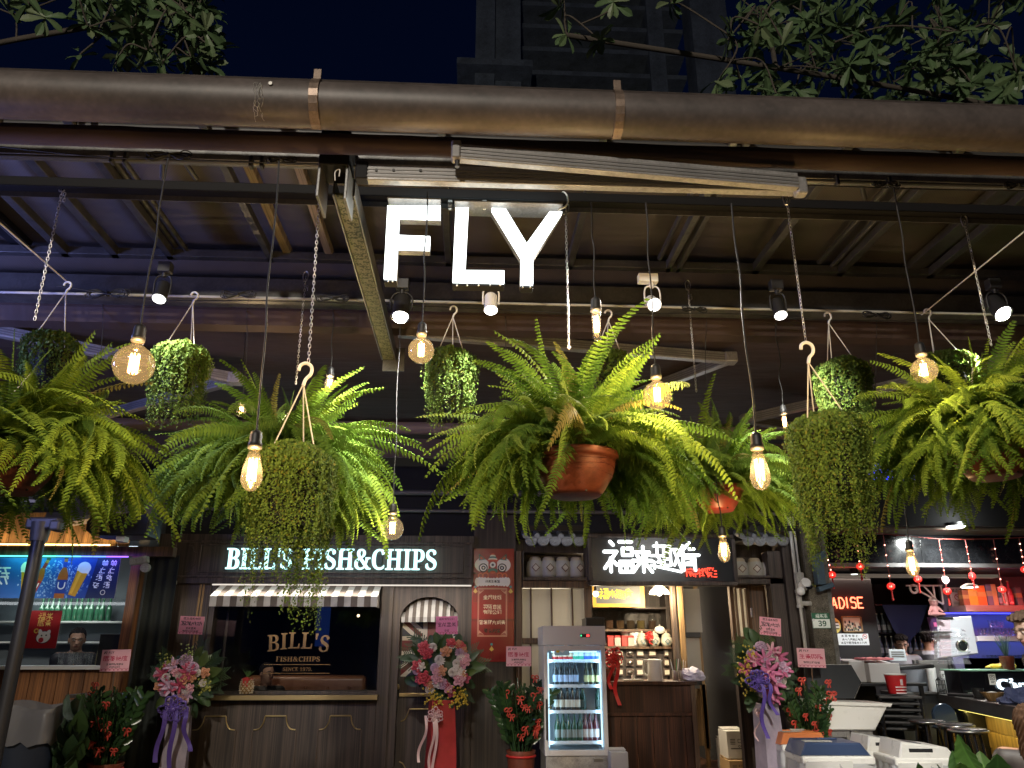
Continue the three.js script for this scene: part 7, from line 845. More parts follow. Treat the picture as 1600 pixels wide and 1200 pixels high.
  const nt = T('neon_sign', 'red neon lettering PARADISE on the dark wall behind the pillar', 'neon sign', [0, 0, 0]), nm = GL([1, 0.13, 0.06], 3.4); [...'PARADISE'].forEach((ch, i) => { const iw = ch === 'I' ? 6 : 11; const xs = [1266, 1277.5, 1288, 1299, 1311, 1321.5, 1329, 1340][i], q = R(xs, 933.5 - (xs - 1296) * 0.02, xs + iw - 2.5, 951.5 - (xs - 1296) * 0.02, wz + 0.1), l = []; for (const k of NE[ch].split(' ')) { const pts = []; for (let j = 0; j < k.length; j += 2) pts.push(V(q.l + (+k[j] + 0.5) / 10 * q.w, q.t - (+k[j + 1] + 0.5) / 10 * q.h, wz + 0.1)); for (let j = 0; j + 1 < pts.length; j++) l.push(rod(pts[j], pts[j + 1], 0.0085, 7), tr(sph(0.0085, 7), pts[j].x, pts[j].y, pts[j].z)); } if (q.l > part.l - 0.3) pt(nt, 'letter', l, nm); });
  const nq = R(1297, 932, 1350, 952, wz + 0.16); area([nq.x, nq.y, wz + 0.18], [nq.x, nq.y, 0], nq.w, nq.h, [1, 0.12, 0.06], 2.2); area([nq.x, nq.y, wz + 0.2], [nq.x, nq.y, -12], nq.w, 0.04, [1, 0.12, 0.06], 6);
  { const y = R(1289, 965, 1313, 990, wz), t = T('round_sticker', 'round yellow sticker with a white band on the bar partition', 'sticker', [y.x, y.y, wz + 0.012]); pt(t, 'disc', tr(cyl(y.w / 2, y.w / 2, 0.006, 28), 0, 0, 0, PI / 2), M([0.7, 0.55, 0.12], 0.5)); pt(t, 'band', tr(bx(y.w * 0.8, y.h * 0.3, 0.004, 0), 0, 0, 0.004), m.white); pt(t, 'print', [0.04, 0, -0.04].map((k) => tr(bx(y.w * 0.5, 0.012, 0.003, 0), 0.02, k, 0.0075)), m.black); }
  { const f = R(1316, 964, 1345, 987, wz), t = T('framed_picture', 'small pale wood framed group picture on the bar partition', 'picture', [f.x, f.y, wz + 0.015]); pt(t, 'frame', [[f.w, 0.02, 0, f.h / 2], [f.w, 0.02, 0, -f.h / 2], [0.02, f.h, f.w / 2, 0], [0.02, f.h, -f.w / 2, 0]].map(([w, h, x, y]) => tr(bx(w, h, 0.024, 0.003), x, y, 0)), m.palewood); pt(t, 'print', tr(plane(f.w, f.h), 0, 0, 0.002), printed(canvas(160, 128, (g) => { g.fillStyle = '#c9c2b0'; g.fillRect(0, 0, 160, 128); for (let i = 0; i < 30; i++) { const x = rnd(10, 150), y = rnd(30, 110); g.fillStyle = ['#23283a', '#4a3a2e', '#6b6f58', '#7c4a3c', '#1a1a1e'][i % 5]; g.fillRect(x - 8, y, 14, 24); g.fillStyle = '#caa083'; g.beginPath(); g.arc(x - 1, y - 5, 5, 0, 7); g.fill(); } }))); }
  flex('white notice with a no-smoking ring and black lines of writing on the bar partition', 'notice', R(1309, 990, 1357, 1008, wz), canvas(512, 192, (g) => { g.fillStyle = '#dfe2e6'; g.fillRect(0, 0, 512, 192); g.strokeStyle = '#22262e'; line(g, '本來有禁止', 210, 18, 40, 5, 1.5); line(g, '未十八歲禁止飲酒', 240, 78, 40, 5); line(g, '本街不開酒意未十八歲', 258, 134, 40, 5); g.strokeStyle = '#c0303a'; g.lineWidth = 8; g.beginPath(); g.arc(452, 48, 36, 0, 7); g.moveTo(426, 22); g.lineTo(478, 74); g.stroke(); g.fillStyle = '#333'; g.fillRect(432, 44, 40, 8); }), wz + 0.006, 'notice');
  flex('pale pink notice hung beside the orange boxes in the bar', 'notice', R(1484, 918, 1507, 950, -10.9), canvas(128, 192, (g) => { g.fillStyle = '#d8b8bd'; g.fillRect(0, 0, 128, 192); g.strokeStyle = '#444'; line(g, '禁止飲', 64, 14, 32, 4); g.strokeStyle = '#b0303a'; g.lineWidth = 7; g.beginPath(); g.arc(64, 92, 28, 0, 7); g.moveTo(44, 72); g.lineTo(84, 112); g.stroke(); g.fillStyle = '#555'; for (let i = 0; i < 4; i++) g.fillRect(16, 136 + i * 13, 96, 5); }), -10.88, 'notice');
  // lantern strings
  const lg = (() => { const r = new THREE.TorusGeometry(0.04, 0.006, 5, 14), l = []; for (let i = 0; i < 6; i++) l.push(r.clone().rotateY(i / 6 * PI)); l.push(tr(new THREE.TorusGeometry(0.04, 0.005, 5, 14), 0, 0, 0, PI / 2)); return mg(l); })();
  const lm = M([0.45, 0.02, 0.02], 0.4, 0, { emissive: [1, 0.03, 0.02], emissiveIntensity: 0.45 }), dot = GL([1, 0.35, 0.25], 5), rw = M([0.3, 0.05, 0.04], 0.5), LZ = -9.05, li = { n: 0 };
  one('string_wire', 'thin red wire carrying the lantern strings across the bar front', 'wire', tube([P(1350, 832, LZ), P(1400, 836, LZ), P(1470, 842, LZ), P(1540, 842, LZ), P(1640, 838, LZ)], 0.004, 40, 5), rw);
  const first = (px, py0, py1, ty, label, flat) => { const a = P(px, py0, LZ), b = P(ty, py1, LZ), t = T('lantern_string', label, 'lantern', b, 0, 'red lantern strings along the bar'), d = a.clone().sub(b); pt(t, 'lantern', lg, lm, null, null).scale.set(1, flat ? 1 : 0.9, flat ? 0.5 : 1); pt(t, 'core', sph(0.014, 8), dot); pt(t, 'tassel', [tr(cyl(0.008, 0.013, 0.1, 8), 0, -0.11, 0), tr(sph(0.014, 8), 0, -0.058, 0)], m.red); pt(t, 'wire', rod([0, 0.05, 0], d, 0.0035, 5), rw); for (let i = 1; i < 5; i++) pt(t, 'light_dot', sph(0.008, 6), dot, d.clone().multiplyScalar(i / 5)); };
  first(1290, 860, 898, 1300, 'red lantern in front of the pillar edge'); first(1338, 845, 885, 1344, 'red lantern beside the long trailing plant'); first(1380, 836, 916, 1392, 'red lantern left of the low teardrop bulb'); first(1424, 840, 905, 1434, 'red lantern behind the low teardrop bulb'); first(1467, 843, 924, 1480, 'red lantern with a pale disc above it before the white bracket'); first(1508, 843, 900, 1519, 'flat red rosette lantern before the orange boxes', 1); first(1552, 842, 921, 1566, 'red lantern before the books on the red shelf'); first(1592, 840, 890, 1601, 'red lantern at the right edge');
  { const p = P(1477, 906, LZ); one('paper_disc', 'pale round tag on the lantern string before the white bracket', 'tag', tr(cyl(0.045, 0.045, 0.01, 18), 0, 0, 0, PI / 2), M([0.6, 0.45, 0.45], 0.6), p); }
  // shelves at the right
  const SZ = -10.7, shf = (label, a, b, y, col, th) => { const q = R(a, y, b, y + th, SZ + 0.15); return one('bar_shelf', label, 'shelf', bx(q.w, q.h, 0.4, 0.004), col, [q.x, q.y, SZ]); }, yOf = (py) => P(1560, py, SZ + 0.15).y, xOf = (px) => P(px, 960, SZ + 0.1).x;
  shf('red lit wooden shelf of bottles and boxes at the right of the bar', 1506, 1660, 946, M([0.3, 0.2, 0.2], 0.5), 10); shf('grey shelf of glasses under the red one', 1524, 1660, 994, M([0.3, 0.3, 0.33], 0.4), 8); shf('lowest shelf of tall glasses, lit blue', 1527, 1660, 1045, M([0.2, 0.2, 0.24], 0.4), 6);
  area([xOf(1570), yOf(946) + 0.06, SZ + 0.5], [xOf(1570), yOf(950), SZ], 1.6, 0.03, [1, 0.1, 0.08], 16); area([xOf(1570), yOf(958), SZ - 0.08], [xOf(1570), yOf(1000), SZ - 0.2], 1.5, 0.06, [0.12, 0.16, 1], 12); area([xOf(1570), yOf(1004), SZ - 0.08], [xOf(1570), yOf(1040), SZ - 0.2], 1.5, 0.05, [0.2, 0.26, 1], 8);
  const bls = T('blue_strip_light', 'thin blue strip light under the red shelf', 'strip light', [0, 0, 0]); pt(bls, 'tube_lamp', tr(bx(1.5, 0.015, 0.02), xOf(1570), yOf(957), SZ - 0.1), GL([0.05, 0.06, 1], 2)); st('bar_back_panel', box3([xOf(1500), 0, SZ - 0.3], [9.2, yOf(880), SZ - 0.25], 0), M([0.12, 0.12, 0.16], 0.5));
  const bxI = (px, w, h, c, l, d = 0.1) => { const t = T('packed_box', l + ' on the red shelf', 'box', [xOf(px), yOf(946) + 0.003, SZ + 0.1]); pt(t, 'carton', tr(bx(w, h, d, 0.004), 0, h / 2, 0), M(c, 0.4)); pt(t, 'band', tr(bx(w * 1.01, h * 0.25, d * 1.02, 0.002), 0, h * 0.55, 0), M(c.map((v, i) => Math.min(0.7, v * 0.4 + [0.25, 0.16, 0.06][i])), 0.4)); };
  bxI(1511, 0.09, 0.2, [0.2, 0.07, 0.04], 'short dark red box at the left end'); bxI(1523, 0.13, 0.28, [0.65, 0.26, 0.03], 'tall amber box'); bxI(1536, 0.13, 0.26, [0.62, 0.13, 0.03], 'orange box'); bxI(1549, 0.08, 0.28, [0.12, 0.12, 0.22], 'narrow navy box'); bxI(1557, 0.07, 0.28, [0.45, 0.28, 0.16], 'narrow tan box'); bxI(1595, 0.08, 0.24, [0.1, 0.1, 0.13], 'black box at the right');
  const bt = (px, c, l, lab, k, yy = 946, zz = SZ + 0.1) => { const t = bottleProto('liquor_bottle', l, c, undefined, lab, k); t.position.set(xOf(px), yOf(yy) + 0.003, zz); delete t.userData.group; return t; };
  bt(1567, [0.1, 0.12, 0.2], 'blue-grey bottle between tan box and white bottle on the red shelf', [0.3, 0.35, 0.5], 0.9); bt(1575, [0.5, 0.5, 0.52], 'white bottle on the red shelf', [0.5, 0.5, 0.5], 1.05); bt(1584, [0.4, 0.05, 0.08], 'tall red-labelled bottle on the red shelf', [0.5, 0.06, 0.1], 1.2);
  // glasses
  const gp = (l, g, r, h) => { const t = one('drinking_glass', l, 'glass', lathe([[0, 0.004], [r * 0.8, 0.002], [r * 0.86, 0.01], [r, h], [r * 0.95, h], [r * 0.8, 0.012], [0, 0.012]], 14), m.glass, [0, 0, 0]); t.userData.group = g; return t; };
  const g1 = gp('clear glass on the grey bar shelf', 'glasses on the grey bar shelf', 0.035, 0.1); let f1 = true; for (let i = 0; i < 13; i++) for (const b of [0, 0.09]) { const p = [xOf(1530 + i * 6), yOf(994) + 0.004, SZ + 0.14 - b]; if (f1) { g1.position.set(...p); f1 = false; } else copy(g1, p); if (i > 1 && i < 6 && !b) copy(g1, [p[0], p[1] + 0.104, p[2]]); }
  const g2 = gp('tall clear glass on the blue-lit lower bar shelf', 'tall glasses on the lower bar shelf', 0.038, 0.17); f1 = true; for (let i = 0; i < 13; i++) for (const b of [0, 0.1]) { const p = [xOf(1531 + i * 6), yOf(1045) + 0.004, SZ + 0.14 - b]; if (f1) { g2.position.set(...p); f1 = false; } else copy(g2, p); }
  // dark bottle shelves at the back left
  const BZ2 = -11.7, x3 = (px) => P(px, 980, BZ2).x, y3 = (py) => P(1380, py, BZ2).y; for (const [y, l] of [[946, 'upper'], [990, 'middle'], [1026, 'lower']]) one('wall_shelf', l + ' narrow dark shelf at the back of the bar', 'shelf', bx(x3(1450) - x3(1366), 0.02, 0.25), m.blackGloss, [(x3(1450) + x3(1366)) / 2, y3(y), BZ2]);
  const b3 = bottleProto('wine_bottle', 'dim dark bottle on the back shelves of the bar', [0.08, 0.1, 0.12], 'bottles on the dark back shelves of the bar', [0.3, 0.32, 0.34], 1); f1 = true; for (const y of [990, 1026]) for (let i = 0; i < 8; i++) { if (i > 2 && y === 990 && i < 6) continue; const p = [x3(1371 + i * 9), y3(y) + 0.012, BZ2 + 0.02]; if (f1) { b3.position.set(...p); f1 = false; } else copy(b3, p); }
  one('navy_cloth', 'navy blue cloth hanging in a point at the back of the bar', 'cloth', (() => { const a = P(1377, 945, -11.5), b = P(1449, 945, -11.5), c = P(1436, 985, -11.5), d = P(1414, 1010, -11.5), e = P(1396, 985, -11.5); return tr(ext([[a.x, a.y], [b.x, b.y], [c.x, c.y], [d.x, d.y], [e.x, e.y]], 0.015), 0, 0, -11.5); })(), M([0.02, 0.03, 0.09], 0.8));
  { const z = -10.9, w = (a, b, c, d) => rod(P(a, b, z), P(c, d, z), 0.014, 6), t = T('wall_bracket_rack', 'white folded metal bracket hung high in the bar', 'rack', [0, 0, 0]); pt(t, 'bars', [w(1415, 915, 1472, 915), w(1430, 920, 1474, 944), w(1474, 944, 1470, 915), w(1444, 916, 1462, 936), w(1458, 915, 1462, 944)], m.white); pt(t, 'ring', tr(new THREE.TorusGeometry(0.055, 0.016, 8, 18), P(1428, 920, z).x, P(1428, 920, z).y, z), m.white); }
  { const d = P(1515, 918, -10.2), t = T('pendant_lamp', 'flat white disc lamp before the orange boxes in the bar', 'lamp', d); pt(t, 'shade', lathe([[0.11, 0], [0.1, 0.02], [0.04, 0.05], [0, 0.055]], 22), m.white); pt(t, 'lens', tr(cyl(0.095, 0.095, 0.008, 22), 0, 0.002, 0), GL([1, 0.97, 0.9], 4)); pt(t, 'cord', tr(cyl(0.004, 0.004, 0.4, 6), 0, 0.25, 0), m.cord); spot(d.clone().add(V(0, -0.01, 0)), d.clone().add(V(-0.3, -2, 0.2)), [1, 0.93, 0.85], 9, 1.2, 0.7, 3); }
  { const d = P(1335, 898, -10), t = T('small_spot', 'small faint ceiling lamp behind the first lanterns', 'lamp', d); pt(t, 'housing', tr(cyl(0.05, 0.05, 0.08, 14), 0, 0.05, 0), m.black); pt(t, 'lens', tr(cyl(0.042, 0.042, 0.006, 14), 0, 0.005, 0), GL([0.95, 1, 0.9], 1.5)); { const cx = P(1430, 960, -10.3).x, ly = gy0 - 0.06; one('unseen_ceiling_lamp', 'added long warm fill lamp on the bar ceiling', 'lamp', bx(2.4, 0.04, 0.14), GL([1, 0.8, 0.62], 0.06), [cx, ly, -10.3]); area([cx, ly - 0.03, -10.3], [cx, 0, -10.2], 2.4, 0.14, [1, 0.8, 0.64], 6); } }  // long ceiling lamp and its area light added as warm fill
  // appliance, doll, lamp
  { const z = -10.0, pp = (a, b) => { const v = P(a, b, z); return [v.x, v.y]; }, t = T('ice_machine', 'tilted white appliance lid tinted lilac behind the bar counter', 'appliance', [0, 0, 0]), wm = M([0.6, 0.6, 0.66], 0.35); pt(t, 'lid', tr(ext([[1466, 968], [1516, 964], [1527, 1020], [1466, 1028]].map((q) => pp(...q)), 0.07, 0.012), 0, 0, z - 0.07), wm); pt(t, 'front_face', tr(ext([[1467, 970], [1482, 969], [1484, 1025], [1467, 1027]].map((q) => pp(...q)), 0.02, 0.004), 0, 0, z + 0.012), M([0.62, 0.5, 0.56], 0.35)); pt(t, 'vent', tr(bx(0.2, 0.03, 0.02), P(1476, 967, z).x, P(1476, 966, z).y, z + 0.02), m.black); pt(t, 'body', box3([pp(1466, 0)[0] - 0.02, 0, z - 0.4], [pp(1527, 1020)[0] + 0.05, pp(1500, 1026)[1] - 0.02, z - 0.05]), m.aluD); }  // lilac and pink tints are in the material colours
  { const p = P(1462, 962, -9.9), t = T('doll_figurine', 'pink seated baby doll figurine perched above the appliance', 'figurine', [p.x, p.y, -9.9]), sk = [0.4, 0.17, 0.17]; pt(t, 'body', nets(bones([[[0, 0.03, 0], [0, 0.1, 0], 0.04, 0.034], [[0, 0.16, 0.005], [0, 0.17, 0.005], 0.05, 0.05], [[-0.04, 0.1, 0], [-0.09, 0.05, 0.04], 0.018, 0.014], [[0.04, 0.1, 0], [0.08, 0.05, 0.03], 0.018, 0.014], [[-0.02, 0.02, 0.02], [-0.11, 0.015, 0.06], 0.024, 0.016], [[0.02, 0.02, 0.02], [0.07, 0.015, 0.09], 0.024, 0.016], [[-0.11, 0.015, 0.06], [-0.115, 0.05, 0.065], 0.016, 0.012]], 0.02), [-0.16, -0.03, -0.08], [0.13, 0.25, 0.14], 0.008, () => sk), skinM); pt(t, 'cap', tr(new THREE.SphereGeometry(0.056, 14, 8, 0, 2 * PI, 0, PI / 2.2), 0, 0.172, 0), M([0.62, 0.42, 0.42], 0.6)); pt(t, 'eyes', [-1, 1].map((s) => tr(sph(0.007, 8), s * 0.02, 0.165, 0.05)), m.black);
    const c = R(1451, 964, 1464, 986, -9.95), u = T('dark_cup', 'dark purple cup under the doll figurine', 'cup', [c.x, c.b, -9.95]); pt(u, 'cup', lathe([[0, 0], [c.w * 0.4, 0], [c.w * 0.5, c.h], [c.w * 0.46, c.h], [c.w * 0.36, 0.01]], 18), M([0.06, 0.02, 0.08], 0.4)); pt(u, 'badge', tr(bx(0.04, 0.05, 0.008), 0, c.h * 0.45, c.w * 0.46), M([0.5, 0.1, 0.25], 0.4)); one('wall_shelf', 'short dark shelf carrying the purple cup beside the appliance', 'shelf', tr(bx(0.26, 0.02, 0.26), 0.06, -0.012, -0.06), m.aluD, [c.x, c.b, -9.95]); }
  { const p = P(1486, 1008, -9.5), t = T('crystal_lamp', 'wavy clear crystal ornament with a dark round lens on the bar', 'ornament', [p.x, p.y, -9.5]), gl = M([0.95, 0.96, 0.98], 0.08, 0, { transmission: 0.95, thickness: 0, side: THREE.DoubleSide }); for (let k = 0; k < 7; k++) { const g = new THREE.CylinderGeometry(0.16 + 0.03 * Math.sin(k * 2), 0.17, 0.03, 40, 1, true), q = g.attributes.position; for (let i = 0; i < q.count; i++) { const a = Math.atan2(q.getZ(i), q.getX(i)), s = 1 + 0.12 * Math.sin(a * 7 + k) + (q.getY(i) > 0 ? 0.05 : 0); q.setX(i, q.getX(i) * s); q.setZ(i, q.getZ(i) * s); } g.computeVertexNormals(); pt(t, 'wavy_ring', g, gl, [0, -0.13 + k * 0.05, 0]); } pt(t, 'lens', [tr(cyl(0.06, 0.06, 0.05, 22), 0.03, -0.01, 0.16, PI / 2)], m.blackGloss); pt(t, 'lens_ring', tr(new THREE.TorusGeometry(0.062, 0.008, 8, 24), 0.03, -0.01, 0.186), m.steel); pt(t, 'base', tr(cyl(0.16, 0.18, 0.06, 22), 0, -0.18, 0), gl); }
  // bar counter running towards the viewer
  const A0 = P(1441, 1078, -10.2), B0 = P(1618, 1111, -6.9), hB = (A0.y + B0.y) / 2, dx = B0.x - A0.x, dz = B0.z - A0.z, Lc = Math.hypot(dx, dz), bar_ = T('bar_counter', 'long dark-topped bar counter with a yellow-lit wooden front', 'counter', [A0.x, 0, A0.z], Math.atan2(-dz, dx));
  pt(bar_, 'top', box3([0, hB - 0.13, -0.62], [Lc, hB, 0.02], 0.008), M([0.1, 0.095, 0.09], 0.35, 0, { map: rep(TX.grime, 2) })); for (let i = 0; i < 5; i++) pt(bar_, 'front_board', box3([0.02, 0.05 + i * 0.175, -0.3], [Lc, 0.05 + i * 0.175 + 0.171, -0.27 + rnd(0.006)], 0.004), paleV[i % 4]); pt(bar_, 'end_panel', box3([0, 0, -0.6], [0.03, hB - 0.13, -0.26]), paleV[0]); pt(bar_, 'plinth', box3([0.03, 0, -0.58], [Lc, 0.05, -0.3]), m.black); pt(bar_, 'strip_lamp', tr(bx(Lc - 0.1, 0.012, 0.02, 0.002), Lc / 2, hB - 0.139, -0.05), GL([1, 0.85, 0.2], 1.4));
  const wp = (x, y, z) => bar_.localToWorld(V(x, y, z)); bar_.updateMatrixWorld(); { const c = wp(Lc / 2, hB - 0.16, -0.08), e = wp(Lc / 2, hB - 0.9, -0.24), l = area(c, e, Lc, 0.04, [1, 0.82, 0.2], 22); l.rotation.set(0, 0, 0); const q = new THREE.Quaternion(), mm = new THREE.Matrix4(), X = wp(1, 0, 0).sub(wp(0, 0, 0)).normalize(), Z = c.clone().sub(e).normalize(), Yv = Z.clone().cross(X).normalize(); mm.makeBasis(X, Yv, Z); l.quaternion.setFromRotationMatrix(mm); }
  const put = (o, x, z, ry = 0) => { const w = wp(x, hB + 0.001, z); o.position.x = w.x; o.position.z = w.z; o.position.y = w.y; o.rotation.y = ry; };
  let o = T('tray_rack', 'row of upright dark trays at the far end of the bar counter', 'trays', [0, 0, 0]); for (let i = 0; i < 4; i++) { pt(o, 'tray', tr(bx(0.5 - i * 0.05, 0.36, 0.02, 0.01), 0.05 - i * 0.03, 0.19, -0.15 + i * 0.07, -0.08), i % 2 ? m.aluD : m.black); } put(o, 0.12, -0.16, -0.1);
  o = T('paper_cup_stack', 'tall stack of white cups on the bar counter', 'cups', [0, 0, 0]); pt(o, 'cups', lathe([[0, 0], [0.05, 0], [0.062, 0.28], [0.056, 0.285], [0, 0.28]], 20), m.white); put(o, 0.28, -0.06);
  o = T('spray_bottle', 'white spray bottle on the bar counter', 'bottle', [0, 0, 0]); pt(o, 'body', lathe([[0, 0], [0.04, 0], [0.042, 0.13], [0.016, 0.19], [0.014, 0.21], [0, 0.21]], 16), m.white); pt(o, 'trigger', [tr(bx(0.09, 0.035, 0.03), -0.01, 0.235, 0), tr(bx(0.012, 0.06, 0.02), -0.045, 0.2, 0, 0, 0, 0.4)], m.white); put(o, 0.62, -0.12);
  o = T('wire_lantern', 'small black wire lantern on the bar counter', 'lantern', [0, 0, 0]); { const l = []; for (let i = 0; i < 8; i++) { const q = i / 8 * 2 * PI; l.push(rod([Math.cos(q) * 0.05, 0, Math.sin(q) * 0.05], [Math.cos(q) * 0.05, 0.15, Math.sin(q) * 0.05], 0.003, 5)); } for (const y of [0.005, 0.05, 0.1, 0.15]) l.push(tr(new THREE.TorusGeometry(0.05, 0.003, 5, 20), 0, y, 0, PI / 2)); pt(o, 'cage', l, m.black); pt(o, 'cap', tr(cyl(0.02, 0.05, 0.03, 14), 0, 0.168, 0), m.black); } put(o, 0.72, -0.03);
  o = T('steel_shaker', 'polished steel shaker on the bar counter', 'shaker', [0, 0, 0]); pt(o, 'cup', lathe([[0, 0], [0.04, 0], [0.055, 0.2], [0.051, 0.2], [0.037, 0.01]], 20), m.steel); pt(o, 'label', tr(cyl(0.0505, 0.0475, 0.05, 20, true), 0, 0.1, 0), m.cream); put(o, 1.1, -0.12);
  o = T('bar_tray', 'black rubber bar tray with green papers on the counter', 'tray', [0, 0, 0]); pt(o, 'tray', tr(bx(0.5, 0.03, 0.3, 0.01), 0, 0.016, 0), m.black); for (let i = 0; i < 4; i++) pt(o, 'paper', tr(bx(0.1, 0.004, 0.07, 0), -0.1 + i * 0.08, 0.035 + i * 0.005, 0.05 * Math.sin(i * 3), 0, i, 0), i % 2 ? m.cream : m.greenP); put(o, 1.35, -0.2, -1.2);
  o = T('smoked_tumbler', 'short dark tumbler on the bar counter', 'glass', [0, 0, 0]); pt(o, 'glass', lathe([[0, 0], [0.05, 0], [0.056, 0.1], [0.051, 0.1], [0.046, 0.012]], 18), M([0.02, 0.02, 0.02], 0.1)); put(o, 1.75, -0.1);
  o = T('wooden_bowl', 'tan wooden bowl on the bar counter', 'bowl', [0, 0, 0]); pt(o, 'bowl', lathe([[0, 0], [0.05, 0], [0.11, 0.08], [0.104, 0.08], [0.046, 0.012]], 22), m.palewood); pt(o, 'napkin', tr(sph(0.06, 8), 0, 0.06, 0, 0, 0, 0, [1.2, 0.5, 1]), m.cream); put(o, 2.15, -0.1);
  o = T('cloth_bundle', 'crumpled dark blue cloth at the near end of the bar counter', 'cloth', [0, 0, 0]); pt(o, 'cloth', (() => { const g = new THREE.IcosahedronGeometry(0.14, 4), p = g.attributes.position; for (let i = 0; i < p.count; i++) { const x = p.getX(i), y = p.getY(i), z = p.getZ(i), n = 0.7 + 0.7 * vn(x * 26 + 50, y * 20 + z * 26 + 60, [300, 300], 3); p.setXYZ(i, x * n * 1.5, Math.max(0, (y + 0.05) * n * 0.7), z * n * 1.1); } g.computeVertexNormals(); return g; })(), M([0.03, 0.04, 0.1], 0.7)); put(o, 2.7, -0.2);
  // glass back counter with lit letters
  { const z = -8.9, q = R(1502, 1046, 1660, 1085, z), t = T('glass_back_counter', 'dark back counter with a green glass edge and lit letters C2 NT', 'counter', [0, 0, 0]); pt(t, 'front', box3([q.l, 0, z - 0.3], [q.r, q.t - 0.02, z]), m.blackGloss); pt(t, 'glass_top', box3([q.l - 0.02, q.t - 0.018, z - 0.34], [q.r, q.t, z + 0.04]), M([0.3, 0.55, 0.4], 0.15)); const lt = GL([0.75, 0.9, 1], 2); const tx = (s, p0, p1, py0, py1) => { const r = R(p0, py0, p1, py1, z); pt(t, 'lit_letter', fit(new TextGeometry(s, { font: fontS, size: 1, depth: 0.01, curveSegments: 4 }), r.l, r.r, r.b, r.t, z + 0.015), lt); }; tx('C', 1556, 1574, 1061, 1078); tx('2', 1575, 1581, 1060, 1067); tx('NT', 1582, 1606, 1067, 1080); const fl = P(1570, 1042, z - 0.1); const g1 = T('rubber_gloves', 'yellow rubber gloves lying on the green glass edge', 'gloves', [fl.x, q.t + 0.02, z - 0.1]); pt(g1, 'glove', nets(bones([[[-0.14, 0.01, 0], [0.1, 0.015, 0], 0.025, 0.035], [[-0.14, 0.01, 0], [-0.2, 0.005, 0.03], 0.014, 0.01], [[-0.14, 0.01, 0], [-0.21, 0.005, 0.0], 0.014, 0.01], [[-0.14, 0.01, 0], [-0.2, 0.005, -0.03], 0.014, 0.01], [[-0.06, 0.015, 0.02], [-0.1, 0.01, 0.06], 0.014, 0.01]], 0.02), [-0.24, -0.03, -0.07], [0.15, 0.07, 0.1], 0.009, () => [0.62, 0.4, 0.04]), skinM); const pc = R(1545, 1053, 1556, 1070, z + 0.03); flex('small white card with a face mark on the back counter', 'counter_card', pc, canvas(64, 96, (g) => { g.fillStyle = '#e4e2dc'; g.fillRect(0, 0, 64, 96); g.strokeStyle = '#333'; g.lineWidth = 4; g.strokeRect(12, 14, 40, 36); g.beginPath(); g.arc(32, 32, 10, 0, 7); g.stroke(); g.fillStyle = '#444'; g.fillRect(14, 62, 36, 5); g.fillRect(14, 74, 28, 5); }), z + 0.03, 'card'); const pf = T('potted_lavender', 'terracotta pot with a wispy plant by the person in profile', 'potted plant', [P(1594, 1040, -8.7).x, q.t + 0.001, -8.9]); pt(pf, 'pot', lathe([[0, 0], [0.06, 0], [0.08, 0.14], [0.072, 0.14], [0.06, 0.02]], 18), m.terra); const l = []; for (let i = 0; i < 40; i++) { const an = i * 2.4, h = rnd(0.12, 0.26), s = rnd(0.02, 0.1); l.push(tube([[0, 0.1, 0], [Math.cos(an) * s * 0.5, 0.1 + h * 0.6, Math.sin(an) * s * 0.5], [Math.cos(an) * s, 0.12 + h, Math.sin(an) * s]], 0.003, 5, 3)); } pt(pf, 'foliage', l, M([0.05, 0.1, 0.09], 0.7)); }
  // boxes and things left of the bar
  const tz = -9.2, tb = P(1360, 1066, tz), tab = T('side_table', 'dark table under the cartons left of the bar', 'table', [tb.x, 0, tz - 0.1]); pt(tab, 'top', tr(bx(1.1, 0.03, 0.6), 0, tb.y - 0.02, 0), m.black); for (const [x, z] of [[-0.5, -0.25], [0.5, -0.25], [-0.5, 0.25], [0.5, 0.25]]) pt(tab, 'leg', tr(bx(0.04, tb.y - 0.035, 0.04), x, (tb.y - 0.035) / 2, z), m.black);
  const wb = M([0.52, 0.5, 0.5], 0.7), c1 = R(1352, 1035, 1400, 1065, tz), c2 = R(1328, 1032, 1352, 1065, tz); mkCart('large pale carton with a pink sheet on the table by the bar', c1, tb.y, 0.4, tz - 0.1, wb); mkCart('smaller pale carton left of the one with the pink sheet', c2, tb.y, 0.3, tz - 0.15, wb);
  one('pink_sheet', 'folded pink plastic sheet on the large pale carton', 'sheet', (() => { const g = new THREE.BoxGeometry(0.32, 0.02, 0.3, 20, 1, 16), p = g.attributes.position; for (let i = 0; i < p.count; i++) p.setY(i, p.getY(i) + 0.02 * vn(p.getX(i) * 22 + 20, p.getZ(i) * 22 + 20, [90, 90], 2)); g.computeVertexNormals(); return g; })(), M([0.65, 0.2, 0.22], 0.5), [c1.x - 0.02, tb.y + c1.h + 0.035, tz - 0.08]);
  { const p = P(1308, 1030, -9.6), t = T('purple_bottle', 'purple-capped small bottle behind the pillar base', 'bottle', [p.x, p.y - 0.14, -9.6]); pt(t, 'body', lathe([[0, 0], [0.04, 0], [0.04, 0.16], [0.02, 0.2], [0, 0.2]], 14), M([0.45, 0.35, 0.55], 0.4)); pt(t, 'cap', tr(cyl(0.022, 0.022, 0.05, 12), 0, 0.22, 0), M([0.3, 0.1, 0.5], 0.4)); const pd = T('low_cabinet', 'dark low cabinet behind the pillar carrying small bottles', 'cabinet', [p.x, 0, -9.65]); pt(pd, 'case', tr(bx(0.6, p.y - 0.15, 0.4), 0.05, (p.y - 0.15) / 2, 0), m.black); pt(pd, 'top', tr(bx(0.62, 0.01, 0.42), 0.05, p.y - 0.146, 0), m.aluD); }
